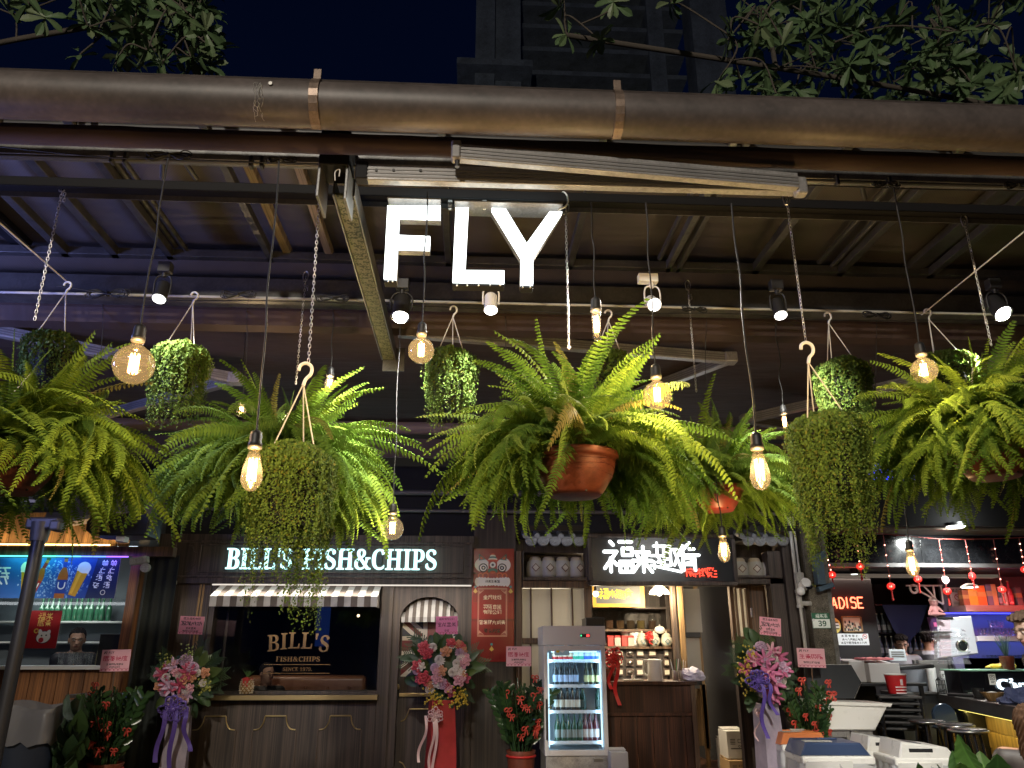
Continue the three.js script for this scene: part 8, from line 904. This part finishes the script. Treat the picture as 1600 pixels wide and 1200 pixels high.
  { const p = P(1424, 1080, -9.7), h = P(1424, 1046, -9.7).y - p.y, t = T('grey_sack', 'bulky blue-grey sack with a folded dark top in front of the bearded person', 'sack', [p.x, p.y, -9.7]); pt(t, 'sack', (() => { const g = new THREE.CylinderGeometry(0.2, 0.17, h, 28, 8), q = g.attributes.position; for (let i = 0; i < q.count; i++) { const a = Math.atan2(q.getZ(i), q.getX(i)), s = 1 + 0.07 * Math.sin(a * 5 + q.getY(i) * 14); q.setX(i, q.getX(i) * s); q.setZ(i, q.getZ(i) * s); } g.computeVertexNormals(); return g.translate(0, h / 2, 0); })(), M([0.16, 0.17, 0.2], 0.6)); pt(t, 'folded_top', tr(bx(0.44, 0.05, 0.3, 0.02), 0.04, h + 0.03, 0, 0, 0, 0.06), m.black); const b = T('low_cabinet', 'dark cabinet under the blue-grey sack', 'cabinet', [p.x, 0, -9.75]); pt(b, 'case', tr(bx(0.5, p.y - 0.03, 0.4), 0, (p.y - 0.03) / 2, 0), m.black); pt(b, 'top', tr(bx(0.52, 0.025, 0.42), 0, p.y - 0.015, 0), m.aluD);
    const k = P(1398, 1032, -9.5); const mt = T('menu_stand', 'small pale printed stand on the cartons before the bearded person', 'sign', [k.x, c1.h + tb.y + 0.02, -9.42]); const mh = 0.13; pt(mt, 'panel', tr(bx(0.2, mh, 0.02), 0, mh / 2, 0), M([0.5, 0.55, 0.6], 0.5)); pt(mt, 'print', [0.1, 0.075, 0.05].map((y) => tr(bx(0.15, 0.012, 0.004, 0), 0, y, 0.012)), m.aluD); }
  // stacked chairs with the bucket on top
  const cp = P(1406, 1086, -8.7), chTop = cp.y, step = 0.062, nC = 6, ch = T('stacking_chair', 'black metal stacking chair in the pile left of the bar counter', 'chair', [cp.x, 0, -8.8], -0.35, 'stacked black chairs beside the bar'), y0 = chTop - (nC - 1) * step - 0.02; { const l = (x, z, dxx, dzz) => rod([x + dxx, 0, z + dzz], [x, y0, z], 0.014, 8); pt(ch, 'seat', tr(bx(0.42, 0.03, 0.4, 0.014), 0, y0, 0), m.black); for (const [x, z] of [[-0.19, -0.18], [0.19, -0.18], [-0.19, 0.18], [0.19, 0.18]]) pt(ch, 'leg', l(x, z, x * 0.18, z * 0.18), m.blackGloss); for (const z of [-1, 1]) pt(ch, 'crossbar', rod([-0.21, y0 * 0.35, z * 0.2], [0.21, y0 * 0.35, z * 0.2], 0.009, 6), m.blackGloss); for (const x of [-1, 1]) pt(ch, 'side_bar', rod([x * 0.21, y0 * 0.45, -0.2], [x * 0.21, y0 * 0.45, 0.2], 0.009, 6), m.blackGloss); } for (let i = 1; i < nC; i++) copy(ch, [cp.x + i * 0.004, i * step, -8.8 + 0.003 * i], -0.35 + rnd(-0.03, 0.03));
  { const t = T('red_bucket', 'red paper bucket with white print standing on the stacked chairs', 'bucket', [cp.x - 0.02, chTop + 0.015, -8.7]), q = R(1386, 1053, 1417, 1083, -8.7); pt(t, 'tub', lathe([[0, 0], [q.w * 0.4, 0], [q.w * 0.5, q.h], [q.w * 0.47, q.h], [q.w * 0.38, 0.01]], 26), M([0.5, 0.02, 0.025], 0.4)); pt(t, 'rim', tr(new THREE.TorusGeometry(q.w * 0.495, 0.008, 6, 28), 0, q.h, 0, PI / 2), m.white); pt(t, 'white_print', [...[-0.05, -0.02, 0.01].map((y, i) => tr(new THREE.CylinderGeometry(q.w * 0.462 + i * 0.004, q.w * 0.462 + i * 0.004, 0.012, 20, 1, true, -0.6, 1.2), 0, q.h * 0.3 + y, 0)), tr(new THREE.CylinderGeometry(q.w * 0.485, q.w * 0.472, 0.06, 8, 1, true, -0.1, 0.3), 0, q.h * 0.6, 0)], M([0.7, 0.6, 0.6], 0.5, 0, { side: THREE.DoubleSide })); }
  // bar stools
  const so = T('bar_stool', 'round black bar stool, leftmost of the row before the bar', 'stool', P(1447, 1122, -8.3).setY(0), 0), sH = P(1447, 1124, -8.3).y; pt(so, 'seat', lathe([[0, sH - 0.04], [0.15, sH - 0.04], [0.165, sH - 0.02], [0.15, sH], [0, sH + 0.004]], 28), M([0.05, 0.05, 0.052], 0.22)); pt(so, 'rim', tr(new THREE.TorusGeometry(0.165, 0.009, 6, 30), 0, sH - 0.02, 0, PI / 2), m.steel); for (let i = 0; i < 4; i++) { const q = i / 4 * 2 * PI + 0.6; pt(so, 'leg', rod([Math.cos(q) * 0.18, 0, Math.sin(q) * 0.18], [Math.cos(q) * 0.1, sH - 0.04, Math.sin(q) * 0.1], 0.013, 8), m.blackGloss); } pt(so, 'foot_ring', tr(new THREE.TorusGeometry(0.155, 0.008, 6, 26), 0, 0.25, 0, PI / 2), m.steel);
  for (const [px, py, z, l] of [[1492, 1130, -7.9, 'second'], [1512, 1138, -7.5, 'nearest']]) copy(so, P(px, py, z).setY(0), 0.5, 'round black bar stool, ' + l + ' of the row before the bar').scale.y = P(px, py, z).y / sH;
  const bkz = -8.6, bk = T('shell_back_stool', 'blue-black stool with a rounded shell back before the lit bar front', 'stool', P(1478, 1120, bkz).setY(0)), q3 = R(1462, 1106, 1492, 1136, bkz); pt(bk, 'backrest', tr(ext((() => { const s = new THREE.Shape(), w = 0.12, h = q3.h; s.moveTo(-w, 0); s.lineTo(-w, h * 0.5); s.absarc(0, h * 0.5, w, PI, 0, true); s.lineTo(w, 0); return s; })(), 0.03, 0.012, 16), 0.04, q3.b + 0.0, -0.1, -0.12), M([0.02, 0.035, 0.06], 0.25)); pt(bk, 'seat', tr(sph(0.19, 22), 0, q3.b, 0.06, 0, 0, 0, [1, 0.14, 0.9]), M([0.02, 0.035, 0.06], 0.25)); for (let i = 0; i < 4; i++) { const q = i / 4 * 2 * PI + 0.8; pt(bk, 'leg', rod([Math.cos(q) * 0.18, 0, Math.sin(q) * 0.18], [Math.cos(q) * 0.1, q3.b, Math.sin(q) * 0.1], 0.012, 8), m.blackGloss); }
}
// ---------- forecourt: bins, chest, flowers, plants ----------
{
  const white = M([0.66, 0.65, 0.61], 0.45, 0, { roughnessMap: rep(TX.rough, 2) }), bag = M([0.62, 0.62, 0.62], 0.3, 0, { transmission: 0.4, thickness: 0, side: THREE.DoubleSide });
  const bin = (label, px, py, z, w, lid, low) => { const p = P(px, py, z), h = p.y, t = T('swing_bin', label, 'bin', [p.x, 0, z], rnd(-0.15, 0.15)); pt(t, 'tub', tr(new THREE.CylinderGeometry(w * 0.7, w * 0.58, h - 0.1, 4), 0, (h - 0.1) / 2, 0, 0, PI / 4, 0, [1, 1, 0.8]), white); pt(t, 'collar', tr(bx(w * 1.04, 0.07, w * 0.84, 0.02), 0, h - 0.1, 0), white); pt(t, 'bag_edge', (() => { const g = new THREE.CylinderGeometry(w * 0.71, w * 0.74, 0.16, 44, 5, true), q = g.attributes.position; for (let i = 0; i < q.count; i++) { const a = Math.atan2(q.getZ(i), q.getX(i)), s = Math.min(1, 0.74 / Math.max(Math.abs(Math.cos(a)), Math.abs(Math.sin(a)))) * (1 + 0.06 * Math.sin(a * 13) * rnd(0.5, 1)); q.setXYZ(i, q.getX(i) * s, q.getY(i) + (q.getY(i) < 0 ? rnd(-0.06, 0.02) : 0), q.getZ(i) * s * 0.8); } g.computeVertexNormals(); return g; })(), bag, [0, h - 0.2, 0]);
    if (low) { pt(t, 'lid', tr(ext([[-w * 0.42, 0], [-w * 0.36, 0.11], [w * 0.3, 0.07], [w * 0.42, 0]], w * 0.74, 0.012), 0, h - 0.07, -w * 0.37), white); pt(t, 'flap', tr(bx(w * 0.3, 0.012, w * 0.5, 0.004), -w * 0.16, h + 0.035, 0, 0, 0, -0.06), lid); pt(t, 'handle_slot', tr(bx(w * 0.36, 0.03, 0.012), -w * 0.1, h - 0.01, w * 0.385), m.black); } else { pt(t, 'lid', tr(ext([[-w * 0.5, 0], [-w * 0.42, 0.08], [w * 0.34, 0.08], [w * 0.46, 0]], w * 0.7, 0.012), 0, h - 0.06, -w * 0.35), lid); pt(t, 'lid_sticker', tr(bx(w * 0.4, 0.004, w * 0.16, 0), -w * 0.2, h + 0.036, w * 0.15), m.cream); pt(t, 'grip', tr(bx(w * 0.3, 0.014, 0.03, 0.005), 0.02, h + 0.04, -w * 0.1), lid === m.orangeLid ? m.cream : lid); } };
  m.orangeLid = M([0.55, 0.17, 0.05], 0.45); m.navyLid = M([0.03, 0.05, 0.11], 0.4); m.slateLid = M([0.04, 0.05, 0.07], 0.3);
  bin('white bin with an orange lid by the lilac flower stand', 1246, 1148, -7.9, 0.46, m.orangeLid); bin('white bin with a navy lid, nearest of the lidded row', 1292, 1163, -7.1, 0.58, m.navyLid); bin('white bin with a slate flap behind the foremost pale bin', 1376, 1157, -7.6, 0.5, m.slateLid, 1); bin('white bin with a dark flap before the stacked chairs', 1430, 1166, -7.0, 0.54, m.slateLid, 1);
  const z = -8.0, t = T('feed_chest', 'cream tapered chest with its dark lid propped open on concrete blocks', 'chest', [0, 0, 0]), pp = (a, b) => { const v = P(a, b, z); return [v.x, v.y]; }; pt(t, 'tub', tr(ext([[1282, 1097], [1386, 1101], [1366, 1139], [1290, 1139]].map((q) => pp(...q)), 0.45, 0.012), 0, 0, z - 0.45), white); const a = pp(1284, 1041), b = pp(1358, 1041), c = pp(1374, 1068), d = pp(1363, 1094), e = pp(1286, 1094); pt(t, 'lid', tr(ext([a, b, c, d, e], 0.03, 0.008), 0, 0, z - 0.42), M([0.03, 0.033, 0.038], 0.5)); pt(t, 'lid_edge', [rod([...a, z - 0.4], [...b, z - 0.4], 0.014, 6), rod([...b, z - 0.4], [...c, z - 0.4], 0.014, 6), rod([...c, z - 0.4], [...d, z - 0.4], 0.014, 6)], white); pt(t, 'rim', tr(ext([[1280, 1095], [1392, 1099], [1390, 1104], [1280, 1101]].map((q) => pp(...q)), 0.5), 0, 0, z - 0.47), white);
  const bq = R(1297, 1142, 1370, 1185, z); for (const [k, l] of [[-0.25, 'left'], [0.25, 'right']]) { const u = T('concrete_block', 'hollow concrete block under the cream chest, ' + l + ' one', 'block', [bq.x + k * bq.w, 0, z - 0.2]), hh = bq.t, w2 = bq.w * 0.46; for (const x of [-w2 * 0.42, w2 * 0.42]) pt(u, 'upright', tr(bx(w2 * 0.16, hh, 0.35), x, hh / 2, 0), m.concrete); for (const y of [0.03, hh * 0.5, hh - 0.03]) pt(u, 'web', tr(bx(w2 * 0.68, 0.06, 0.35), 0, y, 0), m.concrete); }

  // flowers
  const petal = (l, w, c) => { const g = new THREE.SphereGeometry(1, 5, 4); return g.scale(w, l, 0.006).translate(0, l, 0); };
  const F = { mum: (() => { const l = []; for (let i = 0; i < 60; i++) { const k = i / 60, th = Math.acos(1 - k * 1.25), a = i * 2.4; l.push(new THREE.BoxGeometry(0.009, 0.022, 0.003).translate(0, 0.03, 0).rotateX(th).rotateY(a)); } return mg(l); })(), rose: (() => { const l = []; for (let r = 0; r < 3; r++) for (let i = 0; i < 5; i++) l.push(petal(0.022, 0.018).rotateX(0.2 + r * 0.36).translate(0, 0.004 - r * 0.002, 0.003 + r * 0.004).rotateY(i * 1.257 + r * 0.6)); return mg(l); })(), lily: (() => { const l = []; for (let i = 0; i < 6; i++) l.push(petal(0.038, 0.014).rotateX(0.95).rotateY(i * 1.047)); l.push(rod([0, 0, 0], [0, 0.04, 0], 0.003, 5)); return mg(l); })(), daisy: (() => { const l = []; for (let i = 0; i < 11; i++) l.push(petal(0.02, 0.007).rotateX(1.25).rotateY(i * 0.571)); l.push(new THREE.SphereGeometry(0.009, 6, 4)); return mg(l); })(), spray: (() => { const l = []; for (let i = 0; i < 22; i++) l.push(new THREE.OctahedronGeometry(0.009).translate(rnd(-0.05, 0.05), rnd(-0.06, 0.06), rnd(-0.02, 0.03))); return mg(l); })() };
  const palm = (() => { const l = []; for (let i = 0; i < 11; i++) for (const s of [-1, 1]) { const y = 0.05 + i * 0.028; l.push(new THREE.PlaneGeometry(0.012, 0.12).translate(0, 0.06, 0).rotateZ(-s * (1.15 - i * 0.05)).translate(0, y, -0.1 * y)); } l.push(rod([0, 0, 0], [0, 0.36, -0.036], 0.003, 4)); return mg(l); })();
  const leafG = (() => { const g = new THREE.CircleGeometry(1, 8), p = g.attributes.position; for (let i = 0; i < p.count; i++) { const x = p.getX(i), y = p.getY(i); p.setXYZ(i, x * 0.035 * (1 - 0.3 * y), (y + 1) * 0.06, Math.abs(x) * 0.015 - 0.01 * y * y); } g.computeVertexNormals(); return g; })();
  const green = [M([0.045, 0.09, 0.025], 0.5, 0, { side: THREE.DoubleSide, transmission: 0.2, thickness: 0 }), M([0.03, 0.065, 0.025], 0.5, 0, { side: THREE.DoubleSide, transmission: 0.2, thickness: 0 }), M([0.08, 0.12, 0.03], 0.5, 0, { side: THREE.DoubleSide, transmission: 0.2, thickness: 0 })];
  const fm = {}; const fcol = (c) => fm[c.join()] ??= M(c, 0.6, 0, { side: THREE.DoubleSide, transmission: 0.12, thickness: 0 });
  const cardT = (rows, bg) => canvas(256, 224, (g) => { g.fillStyle = bg; g.fillRect(0, 0, 256, 224); g.strokeStyle = 'rgba(160,40,70,.5)'; g.lineWidth = 6; for (let i = 0; i < 8; i++) { g.beginPath(); g.arc(i * 36, 218, 22, PI, 0); g.stroke(); } for (const r of rows) { if (r.f) { g.fillStyle = r.c; g.font = 'bold ' + r.s + 'px sans-serif'; g.textAlign = 'left'; g.fillText(r.f, r.x + r.s, r.y + r.s * 0.85); } g.strokeStyle = r.c; line(g, r.t, r.f ? r.x + r.s / 2 - 2 : 128, r.y, r.s, r.l); } });
  const openT = cardT([{ t: '祝', f: ' FLY', x: 20, y: 14, s: 30, l: 3.5, c: '#222' }, { t: '開幕誌慶', y: 66, s: 50, l: 6, c: '#b02a48' }, { t: '生意興隆有禁合', y: 140, s: 20, l: 2.4, c: '#222' }, { t: '成功公司', y: 168, s: 22, l: 2.6, c: '#222' }], '#d9a3ac'), bizT = cardT([{ t: '祝', f: ' FLY', x: 20, y: 14, s: 30, l: 3.5, c: '#222' }, { t: '生意興隆', y: 70, s: 52, l: 6, c: '#b02a48' }, { t: '有限公司合賀', y: 152, s: 24, l: 2.8, c: '#222' }], '#d9a3ac'), fullT = cardT([{ t: '開生福來有興', y: 14, s: 28, l: 3, c: '#222' }, { t: '圓滿成功', y: 62, s: 52, l: 6, c: '#222' }, { t: '客似雲來', y: 136, s: 26, l: 3, c: '#222' }, { t: '有限公司合賀', y: 172, s: 26, l: 3, c: '#222' }], '#dd94a2'), guestT = cardT([{ t: '福來有限公司', y: 20, s: 28, l: 3, c: '#5a1040' }, { t: '客似雲來', y: 78, s: 52, l: 6, c: '#5a1040' }, { t: '合賀', y: 162, s: 28, l: 3, c: '#5a1040' }], '#cf6a98');
  const card = (label, par, q, zz, tex, rz) => { const t = T('greeting_card', label, 'card', [q.x, q.y, zz], 0); t.rotation.z = rz; pt(t, 'panel', bx(q.w, q.h, 0.004, 0), M([0.6, 0.35, 0.4], 0.6)); pt(t, 'print', tr(plane(q.w, q.h), 0, 0, 0.0035), printed(tex)); pt(t, 'stick', tr(cyl(0.006, 0.006, 0.5, 6), 0, -q.h / 2 - 0.22, -0.012), m.midwood); };
  function flowers(label, px, top, bot, half, zz, colTop, cloth, sat, rib, blooms, n, spray) {
    const c = P(px, (top + bot) / 2, zz), r = P(px + half, (top + bot) / 2, zz).x - c.x, h = P(px, top, zz).y - P(px, bot, zz).y, t = T('flower_stand', label, 'flower stand', [c.x, 0, zz]), cy = c.y, h0 = P(px, bot, zz).y + 0.05, w0 = r * 0.46, g = new THREE.CylinderGeometry(w0 * 0.92, w0 * 1.25, h0, 4, 6), q = g.attributes.position; for (let i = 0; i < q.count; i++) q.setX(i, q.getX(i) + 0.006 * Math.sin(q.getY(i) * 9)); g.computeVertexNormals(); pt(t, 'cloth_column', tr(g.toNonIndexed(), 0, h0 / 2, -0.04, 0, PI / 4 + 0.2, 0), cloth).geometry.computeVertexNormals();
    const e = (k = 1) => { const a = rnd(2 * PI), u = Math.sqrt(rnd()) * k; return [Math.cos(a) * u, Math.sin(a) * u]; };
    pt(t, 'floral_base', tr(sph(1, 12), 0, cy - 0.02, -0.06, 0, 0, 0, [r * 0.62, h * 0.36, 0.12]), green[1]);
    for (let i = 0; i < 46; i++) { const [x, y] = e(1), o = pt(t, 'leaf', leafG, green[i % 3], [x * r * 0.75, cy + y * h * 0.4, 0.1 * (1 - x * x - y * y) - 0.06]); o.rotation.set(rnd(-0.9, 0.3), rnd(-0.8, 0.8), -Math.atan2(x, y + 0.2) + rnd(-0.5, 0.5)); o.scale.setScalar(rnd(0.9, 1.7)); }
    for (let i = 0; i < 10; i++) { const a = rnd(-1.7, 1.7) + (i % 5 === 0 ? PI : 0), o = pt(t, 'palm_leaf', palm, green[i % 2], [Math.sin(a) * r * 0.35, cy + Math.cos(a) * h * 0.2, -0.07]); o.rotation.z = -a; o.rotation.x = rnd(-0.15, 0.3); o.scale.setScalar(rnd(0.45, 0.7) * r / 0.3); }
    for (let i = 0; i < n; i++) { const [x, y] = e(0.86), b = blooms[i % blooms.length], o = pt(t, b[0] === 'spray' ? 'flower_spray' : 'flower', F[b[0]], fcol(b[1]), [x * r * 0.85, cy + y * h * 0.42, 0.14 * (1 - x * x - y * y) + 0.02]); o.rotation.set(PI / 2 - y * 0.7 - 0.2, rnd(6), x * -0.8, 'ZXY'); o.scale.setScalar(b[2] * rnd(0.8, 1.15)); }
    for (const [x, y, b] of spray) { const o = pt(t, 'flower_spray', F.spray, fcol(b), [x * r, cy + y * h, 0.12]); o.scale.setScalar(1.3); }
    return { t, r, cy, h, h0, zz, x: c.x };
  }
  const lil = [0.5, 0.34, 0.46], pk = [0.6, 0.3, 0.35], wh = [0.62, 0.56, 0.52], mg_ = [0.36, 0.05, 0.1], og = [0.55, 0.26, 0.14], yl = [0.6, 0.45, 0.05], rd = [0.5, 0.06, 0.08];
  const lilacC = M([0.42, 0.36, 0.44], 0.55, 0, { map: rep(TX.cloth, 2) }), redC = M([0.55, 0.035, 0.04], 0.4, 0, { map: rep(TX.cloth, 2) });
  let f = flowers('tall flower stand with a pale lilac column and purple ribbon by the fish shop pilaster', 287, 1012, 1112, 52, -8.15, 0, lilacC, 0, 0, [['mum', lil, 1.5], ['rose', og, 1.2], ['lily', mg_, 1.3], ['mum', wh, 1.1], ['rose', pk, 1.0], ['lily', lil, 1.2], ['daisy', wh, 1.2]], 34, [[-0.5, 0.3, [0.3, 0.32, 0.05]], [0.1, 0.45, [0.25, 0.3, 0.06]], [0.75, -0.1, [0.3, 0.3, 0.05]]]);
  const pur = M([0.1, 0.06, 0.28], 0.25, 0, { sheen: 0.5, sheenColor: [0.5, 0.45, 0.8] }), pinkR = M([0.6, 0.4, 0.38], 0.4);
  mkBow('purple satin bow on the flower stand by the fish shop pilaster', V(f.x + 0.02, f.cy - 0.25, f.zz + 0.2), 0.15, pur, [[-0.06, 0.45], [0.02, 0.62], [0.1, 0.36]]);
  card('pink congratulation card above the flower stand by the fish shop pilaster', 0, R(280, 963, 318, 991, -8.2), -8.2, fullT, -0.03);
  f = flowers('flower stand with a bright red column before the fish shop door', 692, 985, 1102, 58, -8.1, 0, redC, 0, 0, [['rose', rd, 1.5], ['mum', wh, 1.1], ['rose', pk, 1.4], ['mum', lil, 1.2], ['rose', og, 1.2], ['daisy', wh, 1.2], ['rose', mg_, 1.1], ['rose', wh, 1.0]], 46, [[-0.35, -0.36, yl], [-0.15, -0.42, yl], [0.45, -0.34, yl], [0.3, -0.4, yl], [0.5, -0.42, yl]]);
  mkBow('pale pink ribbon with long tails on the red flower stand', V(f.x - 0.05, f.cy - 0.42, f.zz + 0.16), 0.09, pinkR, [[-0.08, 0.4], [0.0, 0.75], [-0.02, 0.55]]);
  card('deep pink congratulation card above the red flower stand', 0, R(681, 963, 715, 991, -8.15), -8.15, guestT, 0.02);
  f = flowers('flower stand with a lilac column and purple bow before the open shutter', 1193, 990, 1108, 46, -7.9, 0, lilacC, 0, 0, [['lily', [0.5, 0.14, 0.26], 1.6], ['mum', lil, 1.3], ['lily', pk, 1.4], ['rose', lil, 1.3], ['mum', wh, 1.0], ['lily', [0.45, 0.1, 0.2], 1.4]], 30, [[-0.8, 0.1, yl], [-0.85, -0.05, yl], [-0.75, -0.2, yl], [-0.6, 0.25, yl]]);
  mkBow('purple satin bow at the left of the lilac flower stand before the shutter', V(f.x - 0.15, f.cy - 0.08, f.zz + 0.2), 0.13, pur, [[0.02, 0.5], [0.08, 0.3]]); mkBow('pale pink ribbon tail below the purple bow before the shutter', V(f.x - 0.14, f.cy - 0.36, f.zz + 0.12), 0.05, pinkR, [[-0.02, 0.25]]);
  card('pink congratulation card tilted above the lilac flower stand by the shutter', 0, R(1187, 965, 1220, 993, -7.95), -7.95, fullT, -0.1);

  // potted glossy plants with red bows
  const lfG = (() => { const l = []; const st = [[0, 0, 0], [0.02, 0.25, 0], [0.08, 0.5, 0]]; l.push(tube(st, 0.007, 8, 5)); for (let i = 0; i < 9; i++) for (const s of [-1, 1]) { const u = 0.2 + i * 0.088, y = u * 0.5, x = 0.08 * u * u, g = new THREE.CircleGeometry(1, 7), p = g.attributes.position; for (let k = 0; k < p.count; k++) { const a = p.getX(k), b = p.getY(k); p.setXYZ(k, a * 0.019, (b + 1) * 0.038, Math.abs(a) * 0.008 - 0.006 * b); } g.computeVertexNormals(); l.push(g.toNonIndexed().rotateZ(-s * 0.9).rotateY(s * rnd(-0.5, 0.5)).translate(x, y, 0)); } return mg(l); })();
  const zm = [M([0.03, 0.065, 0.02], 0.25, 0, { side: THREE.DoubleSide }), M([0.02, 0.045, 0.018], 0.25, 0, { side: THREE.DoubleSide })], bowG = mg([tr(new THREE.TorusGeometry(0.014, 0.005, 5, 9), -0.016, 0, 0, 0.5, 0, 0.3), tr(new THREE.TorusGeometry(0.014, 0.005, 5, 9), 0.016, 0, 0, 0.5, 0, -0.3), tr(new THREE.BoxGeometry(0.008, 0.035, 0.003), -0.008, -0.024, 0.004, 0, 0, -0.3), tr(new THREE.BoxGeometry(0.008, 0.035, 0.003), 0.01, -0.024, 0.004, 0, 0, 0.3), tr(new THREE.OctahedronGeometry(0.007), 0, 0, 0.006)]), bm = M([0.5, 0.06, 0.04], 0.4);
  const potted = (label, px, top, bot, half, zz, potted_) => { const a = P(px, top, zz), b = P(px, bot, zz), r = P(px + half, (top + bot) / 2, zz).x - P(px, (top + bot) / 2, zz).x, y0 = b.y, h = a.y - y0, t = T('potted_plant', label, 'potted plant', [b.x, 0, zz]); pt(t, 'pot', lathe([[0, 0], [r * 0.42, 0], [r * 0.56, y0 - 0.03], [r * 0.6, y0], [r * 0.55, y0], [r * 0.52, y0 - 0.05], [0, y0 - 0.05]], 24), potted_ ?? m.terra); const rg = pt(t, 'pot_ribbon', tr(new THREE.TorusGeometry(r * 0.57, 0.012, 6, 28), 0, y0 - 0.05, 0, PI / 2), m.red);
    for (let i = 0; i < 34; i++) { const az = i * 2.4 + rnd(0.4), k = rnd(0.5, 0.92), ln = rnd(-0.1, 0.3), o = pt(t, 'stem', lfG, zm[i % 2], [Math.cos(az) * r * 0.3, y0 - 0.04, -Math.sin(az) * r * 0.3], [0, az, 0]); o.rotation.order = 'YXZ'; o.rotation.z = -ln * 0.9; o.scale.setScalar(k * h / 0.5); }
    for (let i = 0; i < 16; i++) { const az = rnd(-PI, 0.0), y = rnd(0.15, 0.92), k = r * (0.4 + 0.6 * Math.sin(y * 2.6)) * 0.85, o = pt(t, 'red_bow', bowG, bm, [Math.cos(az) * k, y0 + y * h, -Math.sin(az) * k * 0.8 + 0.03]); o.rotation.y = rnd(-0.6, 0.6); o.scale.setScalar(rnd(1, 1.5)); } };
  potted('glossy potted plant with red bows before the wooden stand at the left', 165, 1052, 1192, 46, -7.6); potted('glossy potted plant with red bows before the frosted screen', 814, 1042, 1172, 38, -8.1); potted('glossy potted plant with red bows at the foot of the stone pillar', 1272, 1045, 1165, 40, -8.1, m.black);
  card('pink opening card above the left potted plant', 0, R(158, 1015, 203, 1049, -7.65), -7.65, openT, 0.02); card('pink opening card above the potted plant by the frosted screen', 0, R(791, 1010, 830, 1041, -8.15), -8.15, openT, 0); card('pink business card above the potted plant by the pillar', 0, R(1246, 1013, 1289, 1043, -8.15), -8.15, bizT, -0.03);
  // ferny tuft under the left plant, broad leaves at the lower right
  { const p = P(105, 1150, -7.0), t = T('leafy_plant', 'dark leafy plant beside the lined bin at the lower left', 'plant', [p.x, 0, -7.1]); pt(t, 'pot', lathe([[0, 0], [0.14, 0], [0.18, 0.5], [0.16, 0.5], [0.14, 0.4], [0, 0.4]], 20), m.black); for (let i = 0; i < 26; i++) { const a = i * 2.4, o = pt(t, 'leaf', leafG, green[i % 2], [Math.cos(a) * 0.05, 0.5 + rnd(0.45), Math.sin(a) * 0.05]); o.rotation.set(rnd(0.2, 1.1), a, 0, 'YXZ'); o.scale.setScalar(rnd(1.4, 2.6)); } pt(t, 'stem', rod([0, 0.4, 0], [0, 1.0, 0], 0.012), m.midwood); }
  const broad = (() => { const g = new THREE.PlaneGeometry(1, 1, 14, 20), p = g.attributes.position, c = new Float32Array(p.count * 3); for (let i = 0; i < p.count; i++) { const u = p.getX(i) * 2, v = p.getY(i) + 0.5, w = 0.42 * Math.pow(Math.sin(PI * Math.min(1, v * 0.93 + 0.07)), 0.8) * (1 - 0.2 * v) + 0.004; p.setXYZ(i, u * w, v, 0.1 * Math.abs(u) * w * 2 - 0.28 * v * v + 0.02 * Math.sin(v * 40 + Math.abs(u) * 5) * Math.abs(u)); const k = Math.abs(u) < 0.1 ? 1.5 : 1; c[i * 3] = c[i * 3 + 1] = c[i * 3 + 2] = k; } g.setAttribute('color', new THREE.BufferAttribute(c, 3)); g.computeVertexNormals(); return g; })();
  const bl = [M([0.05, 0.13, 0.025], 0.5, 0, { vertexColors: true, side: THREE.DoubleSide, transmission: 0.2, thickness: 0 }), M([0.035, 0.1, 0.025], 0.5, 0, { vertexColors: true, side: THREE.DoubleSide, transmission: 0.2, thickness: 0 })];
  const pb = P(1584, 1285, -4.2), bt2 = T('broad_leaf_plant', 'broad-leaved green plant in the lower right corner', 'plant', [pb.x, 0, -4.3]); pt(bt2, 'pot', lathe([[0, 0], [0.2, 0], [0.26, 0.5], [0.24, 0.5], [0.2, 0.42], [0, 0.42]], 24), m.black);
  for (let i = 0; i < 24; i++) { const a = i * 2.4 + 0.3, R0 = rnd(0.03, 0.24), y = pb.y + rnd(-0.05, 0.16) - R0 * 0.2, o = pt(bt2, 'leaf', broad, bl[i % 2], [Math.cos(a) * R0, y, Math.sin(a) * R0]); o.rotation.set(rnd(0.7, 1.35), -a + PI / 2, 0, 'YXZ'); o.scale.setScalar(rnd(0.18, 0.3)); pt(bt2, 'stalk', rod([0, 0.42, 0], [Math.cos(a) * R0, y, Math.sin(a) * R0], 0.006, 5), green[0]); }
}
renderer.render(scene, camera);
